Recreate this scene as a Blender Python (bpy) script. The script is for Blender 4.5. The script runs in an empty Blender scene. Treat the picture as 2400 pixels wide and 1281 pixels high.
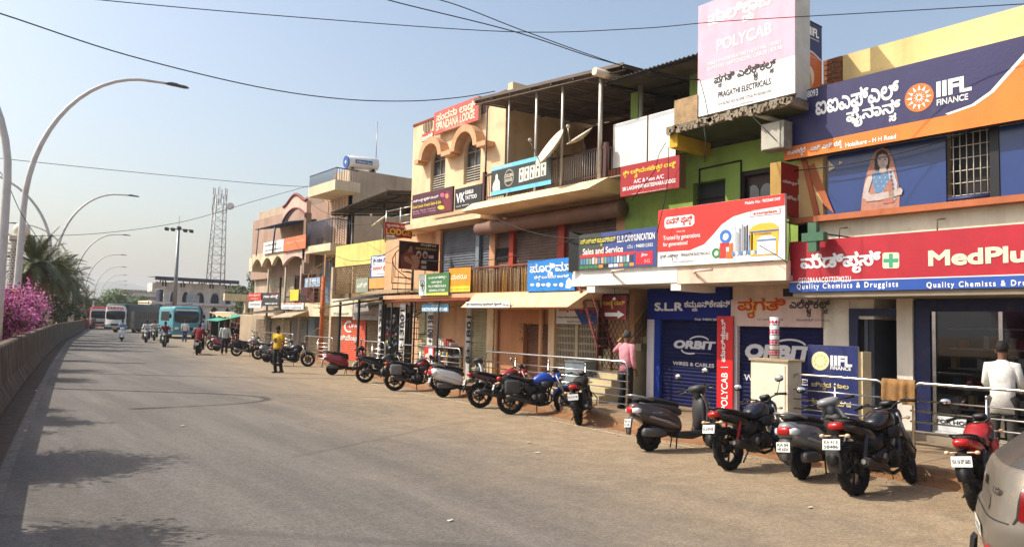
import bpy, bmesh, math, random
import numpy as np
from mathutils import Vector, Matrix, noise
from mathutils.geometry import tessellate_polygon, delaunay_2d_cdt
random.seed(7)
rad = math.radians
sc = bpy.context.scene
COL = sc.collection
# ------------------------------------------------------------------ camera
FOC, CAMH, YAW, PITCH, ROLL = 1740.0, 2.0, 38.2, 4.0, 1.5
_y, _p, _r = rad(YAW), rad(PITCH), rad(ROLL)
_f = Vector((math.sin(_y)*math.cos(_p), math.cos(_y)*math.cos(_p), math.sin(_p)))
_rt = Vector((math.cos(_y), -math.sin(_y), 0)); _up = _rt.cross(_f)
C_R = _rt*math.cos(_r) + _up*math.sin(_r)
C_U = -_rt*math.sin(_r) + _up*math.cos(_r)
C_F = _f
cd = bpy.data.cameras.new('camera'); cam = bpy.data.objects.new('camera', cd); COL.objects.link(cam)
cd.sensor_fit = 'HORIZONTAL'; cd.sensor_width = 36; cd.lens = 36*FOC/2400; cd.clip_start = .05; cd.clip_end = 9000
cam.matrix_world = Matrix(((C_R.x, C_U.x, -C_F.x, 0), (C_R.y, C_U.y, -C_F.y, 0), (C_R.z, C_U.z, -C_F.z, CAMH), (0, 0, 0, 1)))
sc.camera = cam
# ------------------------------------------------------------------ sky and sun
SUN_AZ, SUN_EL = 311.0, 46.0
w = bpy.data.worlds.new('World'); sc.world = w; w.use_nodes = True
nt = w.node_tree; bg = nt.nodes['Background']
sky = nt.nodes.new('ShaderNodeTexSky'); sky.sky_type = 'NISHITA'; sky.sun_disc = False
sky.sun_elevation = rad(SUN_EL); sky.sun_rotation = rad(SUN_AZ); sky.altitude = 0
sky.air_density = 1.3; sky.dust_density = 4.0; sky.ozone_density = 1.0
nt.links.new(sky.outputs[0], bg.inputs[0]); bg.inputs[1].default_value = 0.15
sd = bpy.data.lights.new('sun', 'SUN'); sd.energy = 4.2; sd.angle = rad(.55); sd.color = (1, .93, .82)
so = bpy.data.objects.new('sun', sd); COL.objects.link(so)
_sv = Vector((math.sin(rad(SUN_AZ))*math.cos(rad(SUN_EL)), math.cos(rad(SUN_AZ))*math.cos(rad(SUN_EL)), math.sin(rad(SUN_EL))))
so.rotation_euler = _sv.to_track_quat('Z', 'Y').to_euler(); so.location = (0, 0, 40)
sc.view_settings.view_transform = 'Standard'; sc.view_settings.look = 'None'; sc.view_settings.exposure = 0.4; sc.view_settings.gamma = 1
sc.view_settings.use_curve_mapping = False
# ------------------------------------------------------------------ where a sight line meets a plane of the street
def ray(u, v): return C_R*((u-1200)/FOC) + C_U*(-(v-640.5)/FOC) + C_F
def gz(u, v, z=0.0): d = ray(u, v); t = (z-CAMH)/d.z; return Vector((t*d.x, t*d.y, z))
def ox(u, v, X): d = ray(u, v); t = X/d.x; return Vector((X, t*d.y, CAMH+t*d.z))
def oy(u, v, Y): d = ray(u, v); t = Y/d.y; return Vector((t*d.x, Y, CAMH+t*d.z))
class Plane:
    """a wall plane: 'X' walls face the street (-X), 'Y' walls face down the street (-Y)"""
    def __init__(s, k, v): s.k, s.v = k, v
    def st(s, u, v):
        p = ox(u, v, s.v) if s.k == 'X' else oy(u, v, s.v)
        return (-p.y if s.k == 'X' else p.x, p.z)
    def w(s, a, t, n=0.0):
        return Vector((s.v-n, -a, t)) if s.k == 'X' else Vector((a, s.v-n, t))
    def rect(s, *q):
        if q[0] == 'st': return q[1:]
        u0, v0, u1, v1 = q
        a, t1 = s.st(u0, v0); b, t0 = s.st(u1, v1); return a, t0, b, t1
# ------------------------------------------------------------------ materials
def s2l(c): c /= 255.0; return c/12.92 if c <= .04045 else ((c+.055)/1.055)**2.4
MATS = {}
def mat(r, g, b, rough=.7, metal=0., var=.18, scale=2.5, bump=0., streak=0., spec=.4, coat=0., stain=None):
    key = (r, g, b, rough, metal, var, scale, bump, streak, spec, coat, stain)
    if key in MATS: return MATS[key]
    m = bpy.data.materials.new('mat'); m.use_nodes = True; n = m.node_tree.nodes; L = m.node_tree.links
    bs = n['Principled BSDF']; bs.inputs['Roughness'].default_value = rough; bs.inputs['Metallic'].default_value = metal
    bs.inputs['Specular IOR Level'].default_value = spec; bs.inputs['Coat Weight'].default_value = coat
    c = (s2l(r), s2l(g), s2l(b), 1)
    bs.inputs['Base Color'].default_value = c
    m.diffuse_color = c
    if var > 0 or bump > 0 or streak > 0:
        tc = n.new('ShaderNodeTexCoord'); nz = n.new('ShaderNodeTexNoise')
        nz.inputs['Scale'].default_value = scale; nz.inputs['Detail'].default_value = 4; nz.inputs['Roughness'].default_value = .65
        L.new(tc.outputs['Object'], nz.inputs['Vector'])
        mr = n.new('ShaderNodeMapRange'); mr.inputs['From Min'].default_value = .3; mr.inputs['From Max'].default_value = .7
        mr.inputs['To Min'].default_value = 1-var; mr.inputs['To Max'].default_value = 1+var*.5
        L.new(nz.outputs['Fac'], mr.inputs['Value'])
        fac = mr.outputs['Result']
        if streak > 0:
            mp = n.new('ShaderNodeMapping'); mp.inputs['Scale'].default_value = (2.2, 2.2, .22)
            L.new(tc.outputs['Object'], mp.inputs['Vector'])
            n2 = n.new('ShaderNodeTexNoise'); n2.inputs['Scale'].default_value = 1.1; n2.inputs['Detail'].default_value = 5
            L.new(mp.outputs[0], n2.inputs['Vector'])
            m2 = n.new('ShaderNodeMapRange'); m2.inputs['From Min'].default_value = .5; m2.inputs['From Max'].default_value = .74
            m2.inputs['To Min'].default_value = 1; m2.inputs['To Max'].default_value = 1-streak
            L.new(n2.outputs['Fac'], m2.inputs['Value'])
            mm = n.new('ShaderNodeMath'); mm.operation = 'MULTIPLY'; L.new(fac, mm.inputs[0]); L.new(m2.outputs[0], mm.inputs[1]); fac = mm.outputs[0]
        mx = n.new('ShaderNodeVectorMath'); mx.operation = 'SCALE'; mx.inputs[0].default_value = c[:3]
        L.new(fac, mx.inputs['Scale'])
        out = mx.outputs[0]
        if stain:
            n3 = n.new('ShaderNodeTexNoise'); n3.inputs['Scale'].default_value = scale*.45; n3.inputs['Detail'].default_value = 8; n3.inputs['Roughness'].default_value = .75
            L.new(tc.outputs['Object'], n3.inputs['Vector'])
            m3 = n.new('ShaderNodeMapRange'); m3.inputs['From Min'].default_value = .54; m3.inputs['From Max'].default_value = .72
            m3.inputs['To Max'].default_value = stain[3]
            L.new(n3.outputs['Fac'], m3.inputs['Value'])
            mi = n.new('ShaderNodeMix'); mi.data_type = 'RGBA'; L.new(m3.outputs[0], mi.inputs[0]); L.new(out, mi.inputs[6])
            mi.inputs[7].default_value = (s2l(stain[0]), s2l(stain[1]), s2l(stain[2]), 1); out = mi.outputs[2]
        L.new(out, bs.inputs['Base Color'])
        if bump > 0:
            nb = n.new('ShaderNodeTexNoise'); nb.inputs['Scale'].default_value = scale*12; nb.inputs['Detail'].default_value = 4
            L.new(tc.outputs['Object'], nb.inputs['Vector'])
            bp = n.new('ShaderNodeBump'); bp.inputs['Strength'].default_value = bump; bp.inputs['Distance'].default_value = .02
            L.new(nb.outputs['Fac'], bp.inputs['Height']); L.new(bp.outputs[0], bs.inputs['Normal'])
    MATS[key] = m; return m
def paint(r, g, b): return mat(r, g, b, .5, var=.14, scale=1.6, streak=.14, bump=.12, stain=(150, 130, 105, .16))            # sign boards
def ink(r, g, b): return mat(r, g, b, .6, var=.05, scale=3)                             # lettering
def plaster(r, g, b): return mat(r, g, b, .9, var=.16, scale=1.1, bump=.25, streak=.2, spec=.2, stain=(95, 80, 62, .42))
def metal(r, g, b, ro=.35): return mat(r, g, b, ro, 1., var=.2, scale=6)
def rusty(r, g, b): return mat(r, g, b, .75, .2, var=.3, scale=5, stain=(100, 62, 40, .5))
def gloss(r, g, b): return mat(r, g, b, .28, var=.08, scale=4, spec=.5, coat=.4, stain=(140, 120, 95, .22))
def plastic(r, g, b, ro=.5): return mat(r, g, b, ro, var=.15, scale=8, stain=(130, 112, 90, .2))
def pane_glass(tint=.82):
    k = ('pane', tint)
    if k in MATS: return MATS[k]
    m = bpy.data.materials.new('glass'); m.use_nodes = True; n = m.node_tree.nodes; L = m.node_tree.links; n.remove(n['Principled BSDF'])
    tr = n.new('ShaderNodeBsdfTransparent'); tr.inputs[0].default_value = (tint, tint*1.01, tint*1.02, 1); gl = n.new('ShaderNodeBsdfGlossy'); gl.inputs['Roughness'].default_value = .03; fr = n.new('ShaderNodeFresnel'); fr.inputs[0].default_value = 1.6; mx = n.new('ShaderNodeMixShader')
    L.new(fr.outputs[0], mx.inputs[0]); L.new(tr.outputs[0], mx.inputs[1]); L.new(gl.outputs[0], mx.inputs[2]); L.new(mx.outputs[0], n['Material Output'].inputs[0]); MATS[k] = m; return m
def glass(r=20, g=25, b=30):
    return mat(r, g, b, .06, var=.05, scale=1, spec=.8)
STEEL = metal(200, 198, 194, .22); CHROME = metal(215, 215, 215, .12)
BLACK = mat(22, 22, 23, .6); DARK = mat(38, 36, 35, .8)
WOOD = mat(120, 90, 58, .8, var=.3)
# ------------------------------------------------------------------ mesh collecting
ORG = {}
def wo(o): return ORG.get(o.name, Vector((0, 0, 0)))
class MB:
    def __init__(s): s.v, s.f, s.sm = [], [], []
    def add(s, vs, fs, smooth=False):
        b = len(s.v); s.v += [tuple(x) for x in vs]; s.f += [tuple(i+b for i in q) for q in fs]; s.sm += [smooth]*len(fs); return s
    def box(s, x0, x1, y0, y1, z0, z1):
        x0, x1 = min(x0, x1), max(x0, x1); y0, y1 = min(y0, y1), max(y0, y1); z0, z1 = min(z0, z1), max(z0, z1)
        return s.add([(x0,y0,z0),(x1,y0,z0),(x1,y1,z0),(x0,y1,z0),(x0,y0,z1),(x1,y0,z1),(x1,y1,z1),(x0,y1,z1)],
                     [(0,3,2,1),(4,5,6,7),(0,1,5,4),(1,2,6,5),(2,3,7,6),(3,0,4,7)])
    def cbox(s, c, sx, sy, sz, M=None):
        vs = []
        for dz in (-.5, .5):
            for dx, dy in ((-.5,-.5),(.5,-.5),(.5,.5),(-.5,.5)):
                p = Vector((dx*sx, dy*sy, dz*sz))
                if M: p = M @ p
                vs.append(p+Vector(c))
        return s.add(vs, [(0,3,2,1),(4,5,6,7),(0,1,5,4),(1,2,6,5),(2,3,7,6),(3,0,4,7)])
    def prism(s, pts, vec):
        """closed polygon (3d points) pushed along vec"""
        n = len(pts); pts = [Vector(p) for p in pts]; vec = Vector(vec)
        nrm = Vector((0, 0, 0))
        for i in range(n): nrm += pts[i].cross(pts[(i+1) % n])
        if nrm.dot(vec) > 0: pts = pts[::-1]
        vs = pts+[p+vec for p in pts]
        return s.add(vs, [tuple(range(n)), tuple(range(2*n-1, n-1, -1))]+[(i, i+n, (i+1) % n+n, (i+1) % n) for i in range(n)])
    def tube(s, pts, r, n=8, cap=True, smooth=True):
        pts = [Vector(p) for p in pts]; m = len(pts); rs = r if isinstance(r, (list, tuple)) else [r]*m
        vs = []; prev = None
        for i, p in enumerate(pts):
            t = (pts[min(i+1, m-1)]-pts[max(i-1, 0)])
            t = t.normalized() if t.length > 1e-9 else Vector((0, 0, 1))
            if prev is None:
                a = t.orthogonal().normalized()
            else:
                a = prev-t*prev.dot(t)
                a = a.normalized() if a.length > 1e-6 else t.orthogonal().normalized()
            prev = a; b = t.cross(a)
            for k in range(n):
                an = 2*math.pi*k/n; vs.append(p+(a*math.cos(an)+b*math.sin(an))*rs[i])
        fs = [(i*n+k, i*n+(k+1) % n, (i+1)*n+(k+1) % n, (i+1)*n+k) for i in range(m-1) for k in range(n)]
        s.add(vs, fs, smooth)
        if cap:
            b = len(s.v)-m*n
            s.f += [tuple(b+k for k in range(n-1, -1, -1)), tuple(b+(m-1)*n+k for k in range(n))]; s.sm += [False, False]
        return s
    def rings(s, rings, closed=True, smooth=True, cap=True):
        n = len(rings[0]); m = len(rings); vs = [p for r in rings for p in r]; b = len(s.v)
        kk = n if closed else n-1
        s.add(vs, [(i*n+k, i*n+(k+1) % n, (i+1)*n+(k+1) % n, (i+1)*n+k) for i in range(m-1) for k in range(kk)], smooth)
        if cap and closed:
            s.f += [tuple(b+k for k in range(n-1, -1, -1)), tuple(b+(m-1)*n+k for k in range(n))]; s.sm += [smooth, smooth]
        return s
    def loft(s, secs, n=14, cap=True):
        """secs: (x, z centre, half width, half height, exponent[, y])"""
        R = []
        for q in secs:
            x, zc, hw, hh, e = q[:5]; yy = q[5] if len(q) > 5 else 0; sh = q[6] if len(q) > 6 else 0
            ring = []
            for k in range(n):
                a = 2*math.pi*k/n; ca, sa = math.cos(a), math.sin(a)
                yv = math.copysign(abs(ca)**(2/e), ca)*hw; zv = math.copysign(abs(sa)**(2/e), sa)*hh
                ring.append((x+sh*zv, yy+yv, zc+zv))
            R.append(ring)
        return s.rings(R, cap=cap)
    def ball(s, c, rx, ry=None, rz=None, n=10, m=7):
        ry = rx if ry is None else ry; rz = rx if rz is None else rz
        R = []
        for i in range(m+1):
            t = math.pi*(i/m); q = max(.02, math.sin(t))
            R.append([(c[0]+rx*q*math.cos(2*math.pi*k/n), c[1]+ry*q*math.sin(2*math.pi*k/n), c[2]-rz*math.cos(t)) for k in range(n)])
        return s.rings(R)
    def lathe(s, prof, c, axis='y', n=20):
        """prof: (radius, along axis); closed loop if first==last"""
        R = []
        for r, h in prof:
            ring = []
            for k in range(n):
                a = 2*math.pi*k/n; p, q = r*math.cos(a), r*math.sin(a)
                ring.append((c[0]+p, c[1]+h, c[2]+q) if axis == 'y' else (c[0]+p, c[1]+q, c[2]+h) if axis == 'z' else (c[0]+h, c[1]+p, c[2]+q))
            R.append(ring)
        cl = prof[0] == prof[-1]
        return s.rings(R, cap=not cl)
    def mesh(s, off=None):
        me = bpy.data.meshes.new('mesh')
        vs = s.v if off is None else [(a-off[0], b-off[1], c-off[2]) for a, b, c in s.v]
        me.from_pydata(vs, [], s.f); me.polygons.foreach_set('use_smooth', s.sm); me.update()
        return me
    def build(s, name, m, parent=None, fix=False):
        """one mesh object; when parent is given it is a part of it (coordinates are world, or the parent's own if it was made at the origin)"""
        me = s.mesh()
        if fix or any(s.sm):
            bm = bmesh.new(); bm.from_mesh(me); bmesh.ops.recalc_face_normals(bm, faces=bm.faces); bm.to_mesh(me); bm.free()
        me.materials.append(m)
        return obj(name, me, parent)
def obj(name, me, parent=None):
    o = bpy.data.objects.new(name, me); COL.objects.link(o)
    if parent is not None:
        o.parent = parent; o.location = -wo(parent)
    ORG[o.name] = Vector((0, 0, 0))
    return o
def tag(o, label, cat, group=None):
    o['label'] = label; o['category'] = cat
    if group: o['group'] = group
    return o
def thing(name, label, cat, loc=(0, 0, 0), rz=0, group=None, local=False):
    o = bpy.data.objects.new(name, None); COL.objects.link(o); o.empty_display_size = .2
    o.location = loc; o.rotation_euler = (0, 0, rz)
    ORG[o.name] = Vector((0, 0, 0)) if local else Vector(loc)
    return tag(o, label, cat, group)
def struct(name, mb, m, kind='structure'):
    o = mb.build(name, m); o['kind'] = kind; return o
def copy_tree(o, parent=None):
    c = o.copy(); COL.objects.link(c)
    if parent is not None: c.parent = parent
    for ch in o.children: copy_tree(ch, c)
    ORG[c.name] = wo(o)
    return c
# ------------------------------------------------------------------ a side scene where temporary text and skinned bodies are evaluated
TMP = bpy.data.scenes.new('workbench')
def evaluated(o, fn):
    TMP.collection.objects.link(o); vl = TMP.view_layers[0]; vl.update(); dg = vl.depsgraph
    r = fn(o, dg); TMP.collection.objects.unlink(o); return r
# ------------------------------------------------------------------ lettering
VIR = '\u0ccd'
def _is_cons(c): return '\u0c95' <= c <= '\u0cb9' or c == '\u0cde'
def shape_kn(t):
    """conjuncts: the joined consonants are set small under the first one"""
    out = []; subs = []; i = 0
    while i < len(t):
        c = t[i]
        if _is_cons(c):
            base = len(out); out.append(c); i += 1; sb = []
            while i+1 < len(t) and t[i] == VIR and _is_cons(t[i+1]): sb.append(t[i+1]); i += 2
            if sb: subs.append((base, sb))
        else:
            if c != '\u200c': out.append(c)
            i += 1
    return ''.join(out), subs
def _splines(t, size=1.0, sh=0.0, space=1.0):
    c = bpy.data.curves.new('t', 'FONT'); c.body = t; c.size = size; c.resolution_u = 3; c.shear = sh; c.space_character = space
    o = bpy.data.objects.new('t', c)
    def fn(o, dg):
        cu = o.evaluated_get(dg).to_curve(dg); r = []
        for sp in cu.splines:
            pts = []; bp = sp.bezier_points; n = len(bp)
            for i in range(n):
                a, b = bp[i], bp[(i+1) % n]
                p0, p1, p2, p3 = a.co, a.handle_right, b.handle_left, b.co
                st = (p0-p3).length < 1e-7
                if st: continue
                lin = (p1-p0).cross(p3-p0).length < 1e-5*max(1e-6, (p3-p0).length) and (p2-p0).cross(p3-p0).length < 1e-5
                k = 1 if lin else 3
                for j in range(k):
                    s = j/k; q = 1-s
                    pts.append((p0*q**3+p1*3*s*q*q+p2*3*s*s*q+p3*s**3).to_2d())
            if len(pts) > 2: r.append((sp.character_index if hasattr(sp, 'character_index') else 0, pts))
        o.evaluated_get(dg).to_curve_clear()
        return r
    r = evaluated(o, fn); bpy.data.objects.remove(o); bpy.data.curves.remove(c); return r
def _area(p): return sum(p[i].x*p[(i+1) % len(p)].y-p[(i+1) % len(p)].x*p[i].y for i in range(len(p)))/2
TCACHE = {}
def outlines(t, bold=0.0, sh=0.0, space=1.0):
    key = (t, bold, sh, space)
    if key in TCACHE: return TCACHE[key]
    main, subs = shape_kn(t); sp = _splines(main, 1, sh, space)
    polys = [p for _, p in sp]; gid = [i for i, _ in sp]
    if subs:
        for idx, sb in subs:
            g = [p for i, p in sp if i == idx]
            if not g: continue
            x1 = max(q.x for p in g for q in p); x0 = min(q.x for p in g for q in p); yy = -.06
            for k, ch in enumerate(sb):
                s2 = _splines(ch, .56, sh)
                if not s2: continue
                bx0 = min(q.x for _, p in s2 for q in p); bx1 = max(q.x for _, p in s2 for q in p); by1 = max(q.y for _, p in s2 for q in p)
                dx = x1+.04-bx1*.8; dy = yy-by1
                for _, p in s2: polys.append([Vector((q.x+dx, q.y+dy)) for q in p]); gid.append((idx, k))
                yy -= .3
    if bold:
        _b = max((_area(p) for p in polys), key=abs); bold = -bold if _b > 0 else bold
        out = []
        for p in polys:
            n = len(p); q = []
            for i in range(n):
                a = (p[i]-p[i-1]); b = (p[(i+1) % n]-p[i])
                if a.length < 1e-8 or b.length < 1e-8: q.append(p[i]); continue
                a.normalize(); b.normalize(); nn = Vector((-(a.y+b.y), a.x+b.x))
                if nn.length < .2: nn = Vector((-a.y, a.x))
                nn.normalize(); q.append(p[i]+nn*bold)
            out.append(q)
        polys = out
    groups = {}
    for g, p in zip(gid, polys): groups.setdefault(g, []).append(p)
    tris = []
    for ps in groups.values():
        vs = []; ed = []
        for p in ps:
            b0 = len(vs); vs += p; ed += [(b0+i, b0+(i+1) % len(p)) for i in range(len(p))]
        ov, _, of = delaunay_2d_cdt(vs, ed, [], 0, 1e-5)[:3]
        if not of: continue
        OV = np.array([(q.x, q.y) for q in ov]); T = np.array(of); ce = OV[T].mean(1)
        Aa = np.array([(q.x, q.y) for p in ps for q in p]); Bb = np.array([(q.x, q.y) for p in ps for q in p[1:]+p[:1]])
        up_ = Bb[:, 1] > Aa[:, 1]; dy = np.where(Bb[:, 1] == Aa[:, 1], 1e-12, Bb[:, 1]-Aa[:, 1])
        cr = (Aa[None, :, 1] <= ce[:, 1:2]) != (Bb[None, :, 1] <= ce[:, 1:2])
        xx = Aa[None, :, 0]+(ce[:, 1:2]-Aa[None, :, 1])/dy[None]*(Bb-Aa)[None, :, 0]
        wn = (np.where(cr & (xx > ce[:, 0:1]), np.where(up_, 1, -1)[None], 0)).sum(1)
        keep = [tuple(f) for f, k in zip(of, wn) if k]
        if keep:
            us = sorted({i for f in keep for i in f}); mp = {u: k for k, u in enumerate(us)}
            tris.append(([ov[u] for u in us], [tuple(mp[i] for i in f) for f in keep]))
    xs = [q.x for pts, _ in tris for q in pts]; ys = [q.y for pts, _ in tris for q in pts]
    r = (tris, min(xs), min(ys), max(xs), max(ys)) if tris else None
    TCACHE[key] = r; return r
def letters(parent, t, pl, rc, m, bold=.012, n=.012, name='lettering', sh=0., rot=0, space=1.0):
    """flat painted lettering filling the rectangle rc = (u0, v0, u1, v1) of plane pl, n in front of it"""
    o = outlines(t, bold, sh, space)
    if o is None: return
    tris, x0, y0, x1, y1 = o
    if isinstance(rc[0], tuple): (a0, t0), (a1, t1) = (rc[0], rc[1])
    else: a0, t0, a1, t1 = pl.rect(*rc)
    mb = MB()
    for k, (pts, tr) in enumerate(tris):
        vs = []
        for q in pts:
            fx = (q.x-x0)/(x1-x0); fy = (q.y-y0)/(y1-y0)
            if rot == 90: fx, fy = 1-fy, fx
            vs.append(pl.w(a0+fx*(a1-a0), t0+fy*(t1-t0), n+.0004*(k % 3)))
        fs = []
        for f in tr:
            A, B, C = (vs[i] for i in f); nn = (B-A).cross(C-A); d = Vector((-1, 0, 0)) if pl.k == 'X' else Vector((0, -1, 0))
            fs.append(tuple(f) if nn.dot(d) > 0 else tuple(f[::-1]))
        mb.add(vs, fs)
    return mb.build(name, m, parent)
def patch(parent, pl, pts, m, n=.006, name='print', th=None):
    """flat printed shape; pts are image points on the plane"""
    st = [pl.st(*p) for p in pts]; mb = MB()
    vs = [pl.w(a, t, n) for a, t in st]
    tr = tessellate_polygon([[Vector((a, t, 0)) for a, t in st]])
    d = Vector((-1, 0, 0)) if pl.k == 'X' else Vector((0, -1, 0)); fs = []
    for f in tr:
        A, B, C = (vs[i] for i in f); fs.append(tuple(f) if (B-A).cross(C-A).dot(d) > 0 else tuple(f[::-1]))
    mb.add(vs, fs); return mb.build(name, m, parent)
def ellipse(u, v, ru, rv, n=24, a0=0): return [(u+ru*math.cos(a0+2*math.pi*i/n), v+rv*math.sin(a0+2*math.pi*i/n)) for i in range(n)]
def rrect(u0, v0, u1, v1, r, sl=0.0):
    out = []
    for cx, cy, a in ((u1-r, v0+r, -90), (u1-r, v1-r, 0), (u0+r, v1-r, 90), (u0+r, v0+r, 180)):
        for k in range(5):
            an = rad(a+k*22.5); x = cx+r*math.cos(an); y = cy+r*math.sin(an); out.append((x, y+sl*(x-u0)))
    return out
def pbox(mb, pl, rc, n0, n1):
    a0, t0, a1, t1 = pl.rect(*rc)
    p = pl.w(a0, t0, n0); q = pl.w(a1, t1, n1); return mb.box(p.x, q.x, p.y, q.y, p.z, q.z)
def board(name, label, cat, pl, rc, m, edge=None, depth=.08, fr=.0, group=None):
    """a sign: frame box behind, painted panel in front; returns the thing"""
    a0, t0, a1, t1 = pl.rect(*rc); b = pl.w((a0+a1)/2, t0, -depth/2)
    t = thing(name, label, cat, b, group=group)
    mb = MB(); p = pl.w(a0, t0, -depth); q = pl.w(a1, t1, -.004); mb.box(p.x, q.x, p.y, q.y, p.z, q.z); mb.build('frame', edge or DARK, t)
    mb = MB(); p = pl.w(a0+fr, t0+fr, -.003); q = pl.w(a1-fr, t1-fr, .004); mb.box(p.x, q.x, p.y, q.y, p.z, q.z); mb.build('panel', m, t)
    return t
cy = sc.cycles
cy.max_bounces = 5; cy.diffuse_bounces = 3; cy.glossy_bounces = 2; cy.transmission_bounces = 2; cy.transparent_max_bounces = 4; cy.volume_bounces = 0
cy.caustics_reflective = False; cy.caustics_refractive = False
# ================================================================== the setting
def lerp_line(tab, y):
    if y <= tab[0][0]: a, b = tab[0], tab[1]
    elif y >= tab[-1][0]: a, b = tab[-2], tab[-1]
    else:
        for a, b in zip(tab, tab[1:]):
            if a[0] <= y <= b[0]: break
    return a[1]+(b[1]-a[1])*(y-a[0])/(b[0]-a[0])
def smooth_line(tab, y, d=3.0): return sum(lerp_line(tab, y+k*d/2) for k in (-2, -1, 0, 1, 2))/5
BAR = [(-30, -3.4), (-8, -1.75), (0, -1.0), (9.4, -.08), (16.7, .92), (21.2, 1.53), (29.2, 2.64), (39.4, 4.1), (62, 7.5), (81, 10.9), (124, 18.6), (180, 29.5), (260, 45)]
KERB = [(-30, 11.0), (4, 11.0), (10, 11.1), (12.4, 11.45), (20.5, 12.3), (25.4, 13.2), (30, 14.2), (38, 16.0), (46, 18.0), (50, 19.2)]
ROADR = KERB[:-1]+[(47, 19), (56, 36), (120, 60), (140, 48), (150, 40), (180, 46), (260, 62)]
xb = lambda y: smooth_line(BAR, y); xk = lambda y: lerp_line(KERB, y)
# ground
m = mat(150, 126, 98, .95, var=.25, scale=.12, spec=.1)
struct('ground', MB().add([(-4000, -800, -.03), (4000, -800, -.03), (4000, 7000, -.03), (-4000, 7000, -.03)], [(0, 1, 2, 3)]), m)
# road: asphalt with dust lying towards the shop side
def road_material():
    m = bpy.data.materials.new('asphalt'); m.use_nodes = True; n = m.node_tree.nodes; L = m.node_tree.links; bs = n['Principled BSDF']
    bs.inputs['Roughness'].default_value = .9; bs.inputs['Specular IOR Level'].default_value = .25
    geo = n.new('ShaderNodeNewGeometry'); uv = n.new('ShaderNodeUVMap'); sep = n.new('ShaderNodeSeparateXYZ'); L.new(uv.outputs[0], sep.inputs[0])
    def noi(scale, det=6, ro=.6, vec=None):
        q = n.new('ShaderNodeTexNoise'); q.inputs['Scale'].default_value = scale; q.inputs['Detail'].default_value = det; q.inputs['Roughness'].default_value = ro
        L.new(vec or geo.outputs['Position'], q.inputs['Vector']); return q.outputs['Fac']
    def mr(v, a, b, c, d):
        q = n.new('ShaderNodeMapRange'); q.interpolation_type = 'SMOOTHSTEP'
        for i, x in zip(('From Min', 'From Max', 'To Min', 'To Max'), (a, b, c, d)): q.inputs[i].default_value = x
        L.new(v, q.inputs['Value']); return q.outputs[0]
    def ma(op, a, b):
        q = n.new('ShaderNodeMath'); q.operation = op
        for i, x in enumerate((a, b)):
            if isinstance(x, float): q.inputs[i].default_value = x
            else: L.new(x, q.inputs[i])
        return q.outputs[0]
    def mix(f, a, b):
        q = n.new('ShaderNodeMix'); q.data_type = 'RGBA'
        L.new(f, q.inputs[0])
        for i, x in ((6, a), (7, b)):
            if isinstance(x, tuple): q.inputs[i].default_value = (*x, 1)
            else: L.new(x, q.inputs[i])
        return q.outputs[2]
    mp = n.new('ShaderNodeMapping'); mp.inputs['Rotation'].default_value = (0, 0, rad(-8)); mp.inputs['Scale'].default_value = (1.0, .09, 1); L.new(geo.outputs['Position'], mp.inputs[0])
    track = noi(1.2, 4, .6, mp.outputs[0]); big = noi(.35); mid = noi(2.2); fine = noi(26, 4, .75); grit = noi(95, 2, .8); mot = noi(7, 5, .7)
    wob = ma('ADD', sep.outputs[0], ma('MULTIPLY', ma('ADD', big, -.5), .30)); wob = ma('ADD', wob, ma('MULTIPLY', ma('ADD', track, -.5), .22)); wob = ma('ADD', wob, ma('MULTIPLY', ma('ADD', mid, -.5), .07))
    dust = mr(wob, .36, .86, 0, .97)
    asp = mix(mr(track, .35, .7, 0, 1), (.122, .110, .097), (.166, .151, .134))
    dcol = mix(mr(mid, .3, .75, 0, 1), (.262, .194, .120), (.335, .256, .164))
    col = mix(dust, asp, dcol)
    edge = mr(sep.outputs[0], .965, .995, 0, .8); col = mix(ma('MULTIPLY', edge, mr(mid, .35, .55, .4, 1)), col, (.235, .135, .072))
    # dark oily patches and old damp marks
    oil = noi(.9, 7, .7); col = mix(mr(oil, .60, .74, 0, .32), col, (.10, .085, .07))
    lk = n.new('ShaderNodeVectorMath'); lk.operation = 'SCALE'; L.new(col, lk.inputs[0])
    L.new(ma('MULTIPLY', ma('MULTIPLY', mr(fine, .3, .7, .72, 1.26), mr(grit, .3, .7, .70, 1.3)), mr(mot, .3, .7, .88, 1.1)), lk.inputs['Scale'])
    # tyre-dark lanes and pale patches come from the stretched noise; sealed cracks
    vo = n.new('ShaderNodeTexWave'); vo.wave_type = 'BANDS'; vo.bands_direction = 'DIAGONAL'; vo.inputs['Scale'].default_value = .035; vo.inputs['Distortion'].default_value = 1.6; vo.inputs['Detail'].default_value = 3; vo.inputs['Detail Scale'].default_value = .6
    L.new(geo.outputs['Position'], vo.inputs[0])
    cr = mr(vo.outputs['Fac'], .9992, .99995, 0, .30)
    L.new(mix(cr, lk.outputs[0], (.06, .052, .045)), bs.inputs['Base Color'])
    bp = n.new('ShaderNodeBump'); bp.inputs['Strength'].default_value = .5; bp.inputs['Distance'].default_value = .012
    L.new(ma('ADD', grit, ma('MULTIPLY', mid, .8)), bp.inputs['Height']); L.new(bp.outputs[0], bs.inputs['Normal'])
    return m
ASPHALT = road_material()
ys = [-30+i*2 for i in range(0, 96)]+[165+i*10 for i in range(12)]
K = 8; vs = []; uvs = []
for y in ys:
    a, b = xb(y)+.05, lerp_line(ROADR, y)
    for k in range(K+1):
        q = k/K; vs.append((a+(b-a)*q, y, 0)); uvs.append(((a+(b-a)*q-xb(y))/(11.5 if y < 30 else 12.5), y/20))
fs = [(i*(K+1)+k, i*(K+1)+k+1, (i+1)*(K+1)+k+1, (i+1)*(K+1)+k) for i in range(len(ys)-1) for k in range(K)]
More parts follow.
